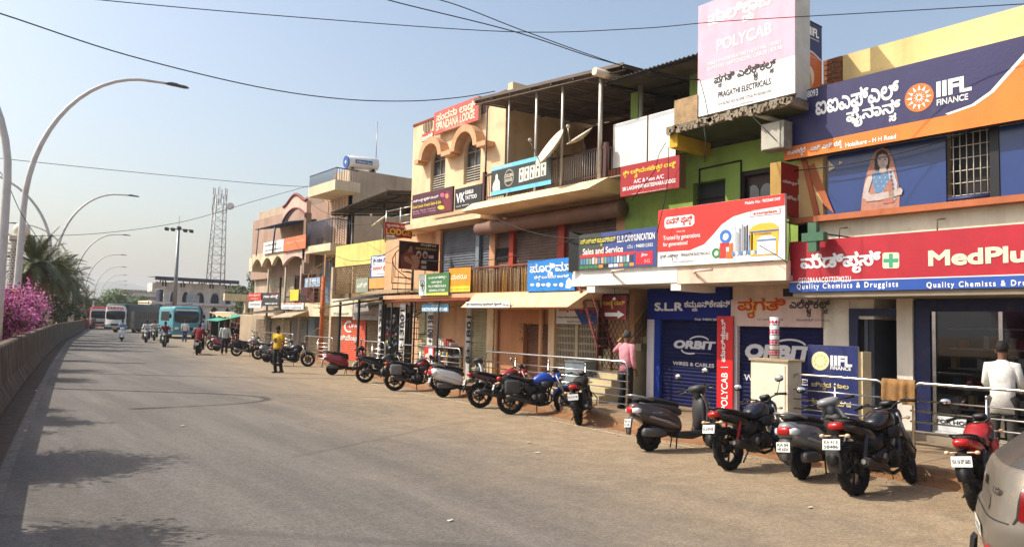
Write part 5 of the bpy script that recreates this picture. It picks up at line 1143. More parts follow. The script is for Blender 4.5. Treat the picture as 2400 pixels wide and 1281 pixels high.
# orange fascia with Ganesh board, corrugated awnings
XF = 14.35; yf = lambda u, v=660: ox(u, v, XF).y
of = tag(MB().box(XF, XF+.15, yf(984), yf(865), ox(865, 676, XF).z, ox(865, 652, XF).z).build('orange_fascia', plaster(226, 160, 96)), 'orange plastered fascia above the beige tin awning', 'fascia')
PG_ = Plane('X', XF-.03); t = board('ganesh_store_board', 'white board with dark blue Kannada lettering on the orange fascia', 'signboard', PG_, (928, 650, 984, 668), paint(236, 234, 228), DARK, .025); letters(t, 'ಗಣೇಶ', PG_, cl(930, 660, 956, 659, 13), ink(40, 50, 96), .03); letters(t, 'ಫೋಟೋ', PG_, cl(958, 659, 982, 658, 12), ink(226, 110, 40), .03)
PKn = Plane('X', 14.6); t = board('white_blue_store_board', 'white and blue bordered Kannada general store board above the orange fascia', 'signboard', PKn, (870, 600, 921, 647), paint(40, 96, 170), DARK, .05)
patch(t, PKn, [(872, 602), (919.5, 598), (917.5, 645), (871, 648)], paint(236, 238, 240), .007, 'panel'); letters(t, 'ಶ್ರೀ ಗಣೇಶ ಮೆಡಿಕಲ್', PKn, cl(875, 614, 918, 610, 16), ink(34, 54, 130), .03, .012); letters(t, 'ಜನರಲ್ ಸ್ಟೋರ್ಸ್', PKn, cl(875, 631, 917, 628, 14), ink(216, 70, 40), .03, .012); letters(t, 'ಹೊಳಲ್ಕೆರೆ', PKn, cl(884, 643, 908, 641, 5), BK, 0, .012)
PKg = Plane('X', 14.75); t = board('faded_green_board', 'faded grey green board beside the lattice screen', 'signboard', PKg, (835, 652, 862, 684), paint(150, 158, 140), DARK, .04); letters(t, 'ಎಸ್ ಪಿ', PKg, cl(838, 668, 860, 667, 12), ink(226, 224, 210), .03)
mb = MB(); a_, b_ = ox(842, 690, 13.7), ox(985, 683, 13.7); corr(mb, a_, b_, (1.2, 0, .36), .11, .02); tag(mb.build('beige_tin_awning', mat(186, 166, 136, .8, .1, var=.3, scale=3, stain=(120, 90, 70, .6))), 'beige corrugated awning below the orange fascia', 'awning')
mb = MB(); a_, b_ = ox(779, 707, 13.6), ox(900, 694, 13.6); corr(mb, a_, b_, (1.5, 0, .3), .11, .02); tag(mb.build('grey_tin_awning', mat(96, 98, 104, .7, .3, var=.25, scale=3)), 'dark grey corrugated awning on black posts', 'awning')
for q in (.12, .5, .94): p = a_+(b_-a_)*q; tag(MB().box(p.x+.08, p.x+.16, p.y-.04, p.y+.04, .2, p.z-.02).build('awning_post', BLACK), {.12: 'black square post at the far end of the dark grey awning', .5: 'black square post in the middle of the dark grey awning', .94: 'black square post at the near end of the dark grey awning'}[q], 'post', 'posts of the grey awning')
mb = MB(); a_, b_ = ox(747, 722, 13.6), ox(830, 709, 13.6); corr(mb, a_, b_, (1.3, 0, .2), .11, .02); tag(mb.build('thin_tin_awning', mat(140, 130, 116, .7, .3, var=.25, scale=3)), 'thin tilted tin sheet awning beside the spiral stair', 'awning')
# black spiral stair between D and C
def spiral(name, label, c, r, z1, m, turns=1.4, dirn=1, a0=0.):
    t = thing(name, label, 'stair', c); MB().tube([(c[0], c[1], c[2]), (c[0], c[1], z1+.9)], .05, 8).build('pole', m, t); n = int((z1-c[2])/.2); hp = []
    for k in range(n):
        a = a0+dirn*turns*2*math.pi*k/n; a2 = a+dirn*.36; z_ = c[2]+.2*(k+1)
        P = [(c[0], c[1], z_), (c[0]+r*math.cos(a), c[1]+r*math.sin(a), z_), (c[0]+r*math.cos(a2), c[1]+r*math.sin(a2), z_)]
        MB().prism(P, (0, 0, .03)).build('tread', m, t); q = Vector(P[1]); MB().tube([q, q+Vector((0, 0, .9))], .012, 4).build('baluster', m, t); hp.append(q+Vector((0, 0, .9)))
    MB().tube(hp, .018, 5).build('handrail', m, t); return t
cc = ox(965, 700, 13.9); spiral('spiral_stair', 'black iron spiral stair beside the footwear shop', (13.9, cc.y, .2), .75, 4.0, mat(26, 25, 26, .6), 1.3, 1, 2.2)
t = board('goods_display', 'dark hanging display of packets and magazines beside the black stair', 'display', Plane('X', 14.6), (905, 715, 930, 800), mat(46, 42, 40, .8), DARK, .2); random.seed(12)
for k in range(34):
    u, v = random.uniform(907, 928), random.uniform(730, 842); c_ = random.choice([(226, 222, 214), (200, 60, 50), (60, 110, 160), (230, 200, 70), (150, 150, 160), (90, 140, 90)]); w_ = random.uniform(1.4, 2.6); patch(t, Plane('X', 14.58), [(u-w_, v-3), (u+w_, v-3), (u+w_, v+3), (u-w_, v+3)], ink(*c_), .005+.001*k/34, 'packet')
for u0, u1, s_ in ((889, 896, '8+1338'), (938, 946, '8+13801')):
    pl_ = Plane('X', 14.2); t = board('vertical_lettered_post', f'white post with black vertical characters, {"left" if u0 < 900 else "right"} of the hanging packets', 'post', pl_, (u0, 712, u1, 850), paint(216, 214, 208), DARK, .08); letters(t, s_, pl_, (u0+1, 725, u1-1, 840), BK, .03, rot=90)
# metal shed roof over D
ra_, rb_ = ox(775, 498, 14.9), ox(907, 447, 14.9); Dv = oy(967, 457, rb_.y)-rb_
mb = MB(); Dv = Vector((6.5, 0, .7)); corr(mb, ra_, rb_, Dv, .2, .03); shd = thing('tin_shed_roof', 'large dark tin roof on a steel truss above the yellow parapet', 'roof', (17, 30, 5.5)); mb.build('sheet', mat(92, 86, 80, .75, .2, var=.3, scale=2, streak=.3), shd)
for q in (0.02, .33, .66, .98): p = ra_+(rb_-ra_)*q; MB().tube([p+Vector((0, 0, -.12)), p+Dv+Vector((0, 0, -.12))], .05, 5).build('rafter', DARK, shd)
for q in (.1, .5, .9): o_ = Dv*q+Vector((0, 0, -.2)); MB().tube([ra_+o_, rb_+o_], .05, 5).build('purlin', DARK, shd)
for dy in (.15, .7): p = ra_+(rb_-ra_)*dy+Dv*.12; MB().tube([(p.x, p.y, 3.0), (p.x, p.y, p.z-.1)], .06, 6).build('post', metal(110, 104, 96, .6), shd)
rl = thing('roof_rail', 'grey pipe railing on the roof edge beside the salon signboard', 'railing', (15.0, 24.6, 5.3)); ya_, yb_ = 24.3, 26.6
for z_ in (5.55, 5.85, 6.15, 6.45): MB().tube([(14.4, ya_, z_), (14.4, yb_, z_)], .03, 6).build('rail', metal(150, 146, 138), rl)
for y_ in (ya_, (ya_+yb_)/2, yb_): MB().tube([(14.4, y_, 5.2), (14.4, y_, 6.5)], .035, 6).build('post', metal(150, 146, 138), rl)
wallpart(C, 'side_block', PEACH2, (14.3, 20, 24.05, 26.4, 2.6, 5.25))
# ================================================================== E: beige and pink building with scalloped arches and a water heater
XE = 17.2; ye = lambda u, v=600, X=XE: ox(u, v, X).y
E = thing('arched_balcony_building', 'beige and pink three-storey building with scalloped balcony arches', 'building', (21, 43, .2))
BEI = plaster(190, 172, 150); PNK = plaster(220, 186, 172); CRM = plaster(226, 208, 176); MAR = mat(128, 66, 66, .7, var=.2)
yE0 = ye(817, 480); zE1 = ox(817, 396, XE).z
xb_ = oy(969, 424, yE0).x
MB().box(XE, XE+9, yE0, yE0+.25, .19, zE1).build('side_wall', BEI, E)
MB().box(XE+.25, XE+9, yE0+.25, 50.4, .19, 9.2).build('core', BEI, E)
wallpart(E, 'roof_wall', BEI, (XE, XE+.2, yE0+.25, yE0+2.0, 8.8, zE1))
MB().tube([(XE+4.2, yE0-.06, 6), (XE+4.2, yE0-.06, zE1)], .06, 8).build('drain_pipe', plaster(206, 190, 170), E)
# wavy tiled wall
wt = mat(206, 186, 160, .7, var=.2, scale=3)
yT0, yT1 = yE0+.0, ye(759, 500); zz0, zz1 = ox(790, 600, XE).z, 9.1
mb = MB(); n = 26; cols = 40
for k in range(n):
    z_ = zz0+(zz1-zz0)*k/n; pts = []
    for q in range(cols+1):
        y_ = yT0+(yT1-yT0)*q/cols; pts.append((y_, z_+.05*math.sin(q*1.3)))
    h = (zz1-zz0)/n*.62
    mb.add([(XE-.02, y_, z_) for y_, z_ in pts]+[(XE-.045, y_, z_+h) for y_, z_ in pts], [(q, q+1, cols+2+q, cols+1+q) for q in range(cols)])
o = mb.build('wave_tile', plaster(226, 200, 176), E); o['kind'] = 'stuff'; wallpart(E, 'tile_backing', plaster(150, 110, 90), (XE-.012, XE+.2, yT0, yT1, zz0, zz1))
def rail_panel(t, X, ya, yb, z0, z1, m, n):
    MB().box(X-.02, X+.02, ya, yb, z1-.05, z1).build('top_rail', m, t); MB().box(X-.015, X+.015, ya, yb, z0, z0+.03).build('bottom_rail', m, t)
    for k in range(n+1): y_ = ya+(yb-ya)*k/n; MB().tube([(X, y_, z0), (X, y_, z1-.04)], .014, 4).build('bar', m, t)
BL = plastic(60, 72, 96, .5)
def balcony(label, XF_, uL, uR, vTopL, vBotL, vRail, nm):
    yl, yr = ox(uL, vTopL, XF_).y, ox(uR, vTopL, XF_).y; z1 = ox(uL, vTopL, XF_).z; z0 = ox(uL, vBotL, XF_).z; zr = ox(uL, vRail, XF_).z
    wallpart(E, 'balcony_slab', CRM, (XF_, XE+.1, yr, yl, z0, z1))
    t = thing('iron_railing', label, 'railing', (XF_, (yl+yr)/2, z1)); rail_panel(t, XF_+.06, yr, yl, z1, zr, BL, 30)
    for k in range(9): x_ = XF_+.1+k*(XE-XF_-.1)/9; MB().tube([(x_, yr+.04, z1), (x_, yr+.04, zr-.04)], .014, 4).build('bar', BL, t)
    MB().box(XF_+.06, XE, yr+.02, yr+.06, zr-.05, zr).build('top_rail', BL, t)
balcony('blue-grey iron railing of the topmost balcony below the water heater', 15.9, 723, 785, 440, 462, 413, 0)
balcony('dark iron railing of the middle balcony in front of the tiled wall', 15.9, 718, 774, 578, 594, 523, 1)
wallpart(E, 'inner_wall', plaster(150, 132, 116), (XE-.05, XE, yT1, yT1+3.5, 4.4, 9.2))
o = MB().box(XE-.09, XE-.055, ye(752, 540)-.5, ye(752, 540)+.4, 4.9, 6.6).build('door', mat(110, 84, 64, .6), E)
# pink arched bay
XP = 15.9; yp = lambda u, v=500: ox(u, v, XP).y
ya, yb_ = yp(718), yp(664); zt0 = ox(690, 478, XP).z; zb0 = ox(690, 505, XP).z; ztop = ox(690, 457, XP).z; N = 20
top = []; bot = []
for k in range(N+1):
    s_ = k/N; y_ = ya+(yb_-ya)*s_; top.append((y_, zt0+(ztop-zt0)*(.5-.5*math.cos(2*math.pi*s_)))); bot.append((y_, zb0-.25+(zt0-zb0)*1.0*math.sin(math.pi*s_)**.7))
mb = MB()
for k in range(N): mb.prism([(XP, *top[k]), (XP, *top[k+1]), (XP, *bot[k+1]), (XP, *bot[k])], (.25, 0, 0))
mb.build('arched_parapet', PNK, E); MB().tube([(XP, a, b+.02) for a, b in top], .09, 6).build('coping', MAR, E); MB().tube([(XP-.02, a, b) for a, b in bot], .06, 6).build('arch_trim', MAR, E)
wallpart(E, 'bay_pillar', plaster(150, 128, 112), (XP, XP+.3, ya-.02, ya+.3, ox(716, 640, XP).z, zb0)); wallpart(E, 'bay_wall', plaster(176, 148, 132), (XE-.06, XE+.2, ya, 50.4, 4.6, 8.6))
# scalloped fascia of the first floor balcony
def scallop(u0, u1, vt0, vt1, vb, m, narch, nm):
    yl, yr = yp(u0, vt0), yp(u1, vt1); zt = ox(u0, vt0, XP).z; zb = ox(u0, vb, XP).z; mb = MB(); nn = narch*10
    for k in range(nn):
        y0_, y1_ = yr+(yl-yr)*k/nn, yr+(yl-yr)*(k+1)/nn; f = lambda q: zb+(zt-zb)*.62*abs(math.sin(math.pi*q*narch/nn))**.8
        mb.prism([(XP, y0_, zt), (XP, y1_, zt), (XP, y1_, f(k+1)), (XP, y0_, f(k))], (.2, 0, 0))
    mb.build('scalloped_fascia', m, E)
scallop(592, 664, 597, 592, 628, CRM, 3, 0); scallop(664, 717, 592, 590, 622, PNK, 1, 1)
wallpart(E, 'balcony_floor', CRM, (XP+.2, XE+.2, ya, yp(592, 600), ox(600, 600, XP).z-.1, ox(600, 600, XP).z)); wallpart(E, 'corner_block', CRM, (XP, XE, yp(592, 610), yp(584, 610), ox(586, 636, XP).z, ox(586, 605, XP).z))
for u0, u1 in ((632, 659), (664, 694)): shutter(E, Plane('X', XE-.07), ('st', -ye(u0, 650), 2.7, -ye(u1, 650), 4.6), mat(170, 156, 130, .6, .1, var=.2, streak=.3))
wallpart(E, 'maroon_wall', plaster(96, 62, 62), (XE-.075, XE, ye(742, 640), ye(698, 640), 2.7, 4.6)); shutter(E, Plane('X', XE-.08), ('st', -ye(757, 630), 2.6, -ye(784, 630), 5.2), mat(112, 130, 152, .5, .3, var=.2, streak=.3))
for u in (622, 662, 698): MB().tube([(XP+.2, yp(u, 640), .2), (XP+.2, yp(u, 640), 5)], .06, 6).build('column', plaster(190, 176, 160), E)
g = thing('small_balcony_grille', 'dark wrought iron balcony grille behind the yellow panel', 'railing', (XP, yp(690, 690), 2.5)); rail_panel(g, XP+.05, yp(714, 690), yp(668, 690), 2.35, 3.3, BLACK, 16)
wallpart(E, 'lower_slab', CRM, (XP, XE+.2, yp(716, 700), yp(664, 700), 2.2, 2.35), (XP-.1, XE+.2, yp(755, 700), yp(716, 700), 2.2, 2.9))
# upper roof canopy
cn = thing('blue_canopy', 'small blue pipe canopy on thin posts over the terrace', 'canopy', (XP, 47, 6)); a_, b_ = ox(598, 538, XP-.3), ox(680, 518, XP-.3)
mb = MB(); corr(mb, a_, b_, (1.6, 0, .3), .15, .02); mb.build('sheet', mat(74, 88, 116, .6, .2), cn)
for q, r_ in ((.06, .03), (.55, .05)): p = a_+(b_-a_)*q; MB().tube([(p.x+.1, p.y+.2, ox(610, 600, XP).z), (p.x+.1, p.y, p.z)], r_, 6).build('post', BL, cn)
# signs on E
def small(name, label, X, rc, c, cat='signboard', txt=(), dep=.06):
    pl = Plane('X', X); t = board(name, label, cat, pl, rc, paint(*c), DARK, dep)
    for s_, q, cc_, bd in txt: letters(t, s_, pl, cl(*q), ink(*cc_), bd)
    return t, pl
small('white_kitchen_board', 'white goods shop board hung on the terrace of the pink building', XP-.1, (618, 569, 664, 588), (232, 230, 226), txt=(('ಶ್ರೀ ಗಣೇಶ ಹೋಮ್', (622, 577, 648, 572, 6), (60, 60, 70), .02), ('VIJAY HOME APPLIANCES', (621, 588, 660, 582, 4), (70, 70, 80), .01)))
t, pl = small('orange_board', 'faded orange signboard beside the white goods shop board', XP-.12, (665, 559, 716, 581), (222, 120, 78), txt=(('ಕಲ್ಯಾಣಿ ಮೋಟರ್ಸ್', (672, 572, 712, 561, 9), (240, 190, 150), .02),))
small('red_shop_board', 'small red Kannada board, leftmost above the low tin roof', 15.6, (582, 687, 612, 703), (196, 60, 54), txt=(('ಶಿವ ಸ್ಟೋರ್', (584, 693, 610, 691, 6), (240, 230, 220), .02), ('ಮೊಬೈಲ್', (588, 700, 606, 699, 4), (240, 230, 220), .0)))
t, pl = small('charcoal_hotel_board', 'charcoal board with raised white Kannada letters above the striped awning', 15.6, (615, 686, 655, 716), (62, 62, 66), txt=(('ಗಜಾ ಫುಡ್ಸ್', (618, 697, 652, 694, 11), (230, 228, 224), .03), ('VEG HOTEL', (632, 687, 653, 685, 4), (200, 50, 50), .03), ('9844 3610', (622, 712, 650, 710, 5), (230, 228, 224), .05)))
small('white_list_board', 'white board with faint blue lettering under the small red board', 15.6, (583, 707, 612, 721), (222, 222, 220), txt=(('ದಿನಸಿ ಸಾಮಾನು', (586, 713, 610, 712, 5), (110, 130, 160), .02),))
small('hardware_board', 'white hardware board with orange and blue lettering', 15.6, (660, 710, 711, 724), (236, 234, 230), txt=(('ಶಿವಂ ಹಾರ್ಡ್‌ವೇರ್', (664, 713, 708, 712, 7), (206, 90, 50), .02), ('SHIVAM HARDWARE', (664, 721, 706, 720, 4.5), (70, 110, 160), .03)))
small('yellow_notice', 'plain yellow panel hung on the dark balcony grille', XP-.03, (680, 679, 699, 704), (232, 206, 70))
small('pale_blue_board', 'pale blue shop board beside the orange post', 15.7, (715, 652, 750, 671), (150, 176, 200), txt=(('ಶ್ರೀ ಸ್ಟುಡಿಯೋ', (719, 660, 746, 657, 8), (236, 236, 240), .03),))
# ground floor of E
wallpart(E, 'ground_wall', plaster(176, 158, 134), (16.6, XE+.3, yE0, 50.4, .19, 2.2))
for u0, u1, m_ in ((686, 720, mat(132, 128, 122, .5, .4, var=.2, streak=.3)), (648, 680, mat(180, 158, 120, .6, .1, var=.2, streak=.3)), (600, 634, mat(126, 106, 86, .7, .1, var=.3, streak=.3))): shutter(E, Plane('X', 16.55), ('st', -ox(u0, 770, 16.55).y, .2, -ox(u1, 770, 16.55).y, 2.0), m_)
tag(MB().box(16.2, 16.5, ox(736, 770, 16.2).y, ox(722, 770, 16.2).y, 1.2, 2.3).build('blue_meter_cabinet', mat(120, 140, 156, .6, .2)), 'blue-grey meter cabinet on the wall beside the orange post', 'cabinet')
mb = MB(); a_, b_ = ox(634, 744, 14.9), ox(684, 742, 14.9); corr(mb, a_, b_, (1.4, 0, .5), .16, .03); tag(mb.build('striped_awning', mat(206, 190, 160, .8, var=.2)), 'cream striped awning over the shutters below the hardware board', 'awning')
mb = MB(); a_, b_ = ox(556, 736, 15.0), ox(640, 731, 15.0); corr(mb, a_, b_, (1.8, 0, .3), .16, .02); tag(mb.build('low_tin_roof', mat(110, 104, 96, .8, .2, var=.3)), 'low grey tin roof below the small red board', 'roof')
op = ox(753, 780, 15.2); MB_ = MB().tube([(15.2, op.y, .2), (15.2, op.y, ox(753, 648, 15.2).z)], .1, 10).build('orange_post', rusty(196, 104, 48)); tag(MB_, 'thick rusty orange steel post of the tan spiral stair', 'post')
spiral('tan_spiral_stair', 'tan iron spiral stair against the rusty orange post', (15.5, op.y+.55, .2), .8, 4.4, rusty(166, 130, 88), 1.3, -1, 2.0)
# solar water heater on the roof of E
sw_ = thing('solar_water_heater', 'white cylindrical solar water heater tank with a blue end cap on the roof', 'water heater', (XE+.9, yE0+.4, zE1))
a_ = oy(812, 390, yE0+.4); b_ = oy(882, 400, yE0+.4); r_ = .36
c0 = Vector((a_.x, yE0+.4, zE1+r_+.05)); c1 = Vector((b_.x, yE0+.4, zE1+r_+.05+.12))
MB().tube([c0, c0+(c1-c0)*.02, c0+(c1-c0)*.98, c1], [r_*.94, r_, r_, r_*.9], 18).build('tank', mat(232, 230, 226, .4, var=.08), sw_)
MB().tube([c0-(c1-c0)*.03, c0], [r_*.9, r_*.97], 18).build('end_cap', plastic(40, 90, 170), sw_); MB().tube([c0-(c1-c0)*.035, c0-(c1-c0)*.031], .1, 10).build('hub', plastic(200, 200, 210), sw_)
PSw = Plane('Y', yE0+.4-r_-.004); m_ = (c0+c1)/2; spatch(sw_, PSw, [(m_.x-.55, m_.z-.12), (m_.x+.45, m_.z-.08), (m_.x+.45, m_.z+.12), (m_.x-.55, m_.z+.08)], paint(40, 90, 150), .004, 'label'); letters(sw_, 'Sudarshan Saur', PSw, ('st', m_.x-.48, m_.z-.06, m_.x+.4, m_.z+.06), WH, .02, .008)
for q in (.15, .85): p = c0+(c1-c0)*q; MB().box(p.x-.05, p.x+.05, p.y-.25, p.y+.25, zE1-.02, p.z-.3).build('stand', DARK, sw_)
pb = oy(880, 405, yE0+1.5); tag(MB().tube([(pb.x, pb.y, zE1-.5), (pb.x, pb.y, oy(881, 284, yE0+1.5).z)], [.03, .015], 6).build('roof_antenna', metal(140, 136, 130)), 'thin antenna pole rising behind the water heater', 'antenna')
t = thing('roof_wall_beige', 'long plain beige wall behind the yellow shops', 'wall', (19, 35.6, 5)); 
MB().box(XD+2, 24, yE0-.5, yE0-.3, .19, 5.2).build('panel', BEI, t)
# ================================================================== far end of the street
YO = 130.0; PO_ = Plane('Y', YO)
OB = thing('white_arcaded_building', 'white two-storey arcaded building with navy brand shutters behind the buses', 'building', (45, YO+5, 0)); WO = plaster(214, 210, 204)
def po(u, v): return PO_.st(u, v)
x0 = po(372, 660)[0]; x1 = po(550, 668)[0]; zp1 = po(372, 660)[1]; zp0 = po(372, 677)[1]
MB().box(x0-.6, x1+2, YO, YO+.4, zp0, zp1).build('parapet', WO, OB); MB().box(x0-1.0, x0-.6, YO-.4, YO+3, zp0-.4, zp1-.2).build('side_parapet', WO, OB)
cols_ = [392, 420, 451, 487, 522, 549]
zf1 = po(420, 708)[1]; zf0 = po(420, 714)[1]
def arcade(za, zb, zs, us, m):
    for u0, u1 in zip(us, us[1:]):
        a, b = po(u0, 690)[0]+.5, po(u1, 690)[0]-.5; ym = (a+b)/2; hw = (b-a)/2; N = 8; mb = MB()
        for k in range(N):
            p = [(a+(b-a)*q/N, zs+(zb-zs)*.85*math.sin(math.pi*q/N)**.6 if 0 < q < N else zs) for q in (k, k+1)]
            mb.prism([(p[0][0], YO+.05, zb), (p[1][0], YO+.05, zb), (p[1][0], YO+.05, p[1][1]), (p[0][0], YO+.05, p[0][1])], (0, .3, 0))
        mb.build('arch', m, OB)
    for u in us: x = po(u, 690)[0]; MB().box(x-.5, x+.5, YO+.02, YO+.5, za, zb).build('column', m, OB)
zw1 = zp0; arcade(zf1, zw1, zw1-1.3, cols_, WO)
MB().box(x0-1, x1+2, YO-.6, YO+1, zf0, zf1).build('floor_band', WO, OB)
arcade(0, zf0, zf0-1.2, cols_, WO)
MB().box(x0+.6, x1+2, YO+1.2, YO+4, 0, zp0).build('inner_wall', mat(40, 44, 70, .7, var=.3, scale=1), OB)
NV = paint(34, 42, 92); Pn = Plane('Y', YO+1.1)
for u0, u1 in ((392, 418), (453, 485), (490, 535)):
    a, b = Pn.st(u0, 690)[0], Pn.st(u1, 690)[0]; MB().box(a, b, YO+1.1, YO+1.19, zf1+.3, zw1-.4).build('brand_panel', NV, OB); letters(OB, 'ORBIT', Pn, ('st', a+.5, zf1+2.2, b-.6, zf1+3.4), ink(206, 210, 220), .05); letters(OB, 'WIRES & CABLES', Pn, ('st', a+.8, zf1+1.5, b-.9, zf1+1.9), ink(206, 210, 220), .02)
a, b = Pn.st(392, 720)[0], Pn.st(415, 720)[0]; MB().box(a, b, YO+1.1, YO+1.19, zf0-2.8, zf0-.3).build('brand_panel', NV, OB); letters(OB, 'ORBIT', Pn, ('st', a+.4, zf0-1.8, b-.4, zf0-.8), ink(206, 210, 220), .05)
MB().box(po(436, 700)[0], po(466, 700)[0], YO-.3, YO+.0, zf1, zf1+1.3).build('balcony_panel', mat(160, 170, 176, .5), OB)
zr = po(357, 649)[1]; mb = MB(); corr(mb, (po(357, 649)[0], YO-2, zr), (po(552, 654)[0], YO-2, zr-.2), (0, 6, .2), .6, .05); mb.box(po(357, 649)[0], po(552, 654)[0], YO-2.05, YO-1.9, zr-.5, zr+.1); mb.build('roof_sheet', mat(56, 58, 66, .6, .2), OB)
for u in (380, 386, 392, 434, 449, 455, 472, 478, 484, 502, 520, 545): x = po(u, 655)[0]; MB().box(x-.08, x+.08, YO+1, YO+1.15, zp1-1, zr).build('roof_post', DARK, OB)
for u in (385, 428, 496, 533): x = po(u, 668)[0]; MB().box(x-.35, x-.1, YO-.02, YO+.02, zp0+.5, zp0+1.2).box(x+.1, x+.35, YO-.02, YO+.02, zp0+.5, zp0+1.2).build('parapet_slot', DARK, OB)
# grey building further on
YG = 190.; Pg = Plane('Y', YG); GBd = thing('grey_flat_roof_building', 'distant grey flat-roofed building with a cream top room', 'building', (35, YG+8, 0))
a, z1 = Pg.st(303, 693); b, _ = Pg.st(372, 697); MB().box(a, b+4, YG, YG+16, 0, z1).build('wall', plaster(150, 152, 158), GBd); MB().box(a-.6, b+5, YG-.8, YG+16.5, z1, z1+.7).build('roof_slab', plaster(206, 200, 194), GBd)
MB().box(a-.4, a+6, YG+1, YG+9, z1+.7, Pg.st(303, 680)[1]).build('top_room', plaster(206, 192, 170), GBd); MB().box(a-1.2, a+7, YG+.4, YG+10, Pg.st(303, 680)[1], Pg.st(303, 678)[1]).build('top_roof', plaster(180, 170, 160), GBd)
for u in (318, 332, 346, 358): x = Pg.st(u, 704)[0]; MB().box(x-.9, x+.9, YG-.04, YG, z1-3.2, z1-1).build('window', glass(50, 60, 76), GBd)
bl_ = thing('cream_stepped_building', 'small cream building with stepped balconies right of the grey building', 'building', (42, 160, 0)); Pc = Plane('Y', 150.); a, z1 = Pc.st(352, 703); b, _ = Pc.st(373, 703)
MB().box(a, b, 150, 160, 0, z1).build('wall', plaster(220, 206, 180), bl_)
for k in range(3): MB().box(a-.5, b, 149.4, 150, 2+k*2.2, 2.5+k*2.2).build('balcony', plaster(232, 220, 196), bl_)
random.seed(21)
for k, (u0, u1, v, Yq, c_) in enumerate([(236, 262, 727, 300, (206, 190, 170)), (262, 290, 722, 280, (196, 180, 172)), (288, 304, 716, 260, (214, 204, 190)), (205, 236, 733, 330, (226, 214, 200)), (178, 206, 735, 340, (210, 170, 150))]):
    Pq = Plane('Y', Yq); a, z1 = Pq.st(u0, v); b, _ = Pq.st(u1, v); t = thing('distant_house', ['pale tan', 'pinkish', 'cream', 'off-white', 'salmon'][k]+' house at the far end of the street', 'house', ((a+b)/2, Yq, 0), group='houses at the far end'); MB().box(a, b, Yq, Yq+10, 0, z1).build('wall', plaster(*c_), t); MB().box(a-.4, b+.4, Yq-.4, Yq+10.4, z1, z1+.5).build('roof', plaster(150, 130, 120), t)
    for q in range(2): x = a+(b-a)*(.3+.4*q); MB().box(x-.7, x+.7, Yq-.05, Yq, z1*.5, z1*.5+1.5).build('window', glass(60, 66, 74), t)
# high mast light
mp = oy(408, 727, 95); mt = oy(428, 532, 95); ml = thing('high_mast_light', 'tall grey mast with a ring of floodlights over the bus stand', 'lamp mast', (mp.x, 95, 0)); hz_ = mt.z
MB().tube([(mp.x, 95, 0), (mp.x, 95, hz_)], [.3, .14], 12).build('mast', metal(140, 140, 140, .5), ml); MB().tube([(mp.x-1.4, 95, hz_-.3), (mp.x+1.4, 95, hz_-.3)], .06, 6).build('crossarm', metal(120, 120, 120, .5), ml)
for k in range(5): x = mp.x-1.4+k*.7; MB().cbox((x, 94.8, hz_-.42+(.25 if k == 2 else 0)), .42, .4, .28, Matrix.Rotation(.5, 3, 'X')).build('floodlight', DARK, ml)
MB().tube([(mp.x, 95, hz_), (mp.x, 95, hz_+1.3)], .02, 5).build('lightning_rod', DARK, ml)
# telecom tower
YT = 220.; b0, b1 = oy(489, 645, YT), oy(522, 645, YT); t0_, t1_ = oy(503, 440, YT), oy(531, 440, YT); ht = t0_.z; xc = (b0.x+b1.x)/2; hwb, hwt = (b1.x-b0.x)/2, (t1_.x-t0_.x)/2*.8
tw = thing('telecom_tower', 'grey lattice telecom tower with antennas and a round dish', 'tower', (xc, YT, 0)); TM = metal(150, 150, 152, .6); zb = 12
w_at = lambda z: hwb+(hwt-hwb)*(z-zb)/(ht-zb)
cor = lambda z, k: Vector((xc+w_at(z)*(1 if k in (1, 2) else -1), YT+w_at(z)*(1 if k in (2, 3) else -1), z))
for k in range(4): MB().tube([cor(0, k), cor(ht-2, k)], .16, 5).build('leg', TM, tw)
nz_ = 15
for j in range(nz_):
    za, zb2 = (ht-2)*j/nz_, (ht-2)*(j+1)/nz_
    for k in range(4): MB().tube([cor(za, k), cor(zb2, (k+1) % 4)], .07, 4).build('brace', TM, tw); MB().tube([cor(zb2, k), cor(zb2, (k+1) % 4)], .06, 4).build('brace', TM, tw)
for j, z in enumerate((ht-1, ht-3.5, ht-6)):
    for k in range(6): a = k*math.pi/3+j*.4; MB().box(xc+1.9*math.cos(a)-.16, xc+1.9*math.cos(a)+.16, YT+1.9*math.sin(a)-.1, YT+1.9*math.sin(a)+.1, z-1.1, z+1.1).build('antenna', mat(200, 200, 200, .6), tw)
dz = oy(540, 485, YT); MB().lathe([(.05, -.4), (1.0, -.4), (1.05, .1), (.9, .4), (.05, .5)], (dz.x-.5, YT-1.5, dz.z), 'y', 16).build('round_dish', mat(214, 214, 214, .6), tw); MB().tube([(xc, YT, ht-2), (xc, YT, ht+2)], .04, 5).build('rod', TM, tw)
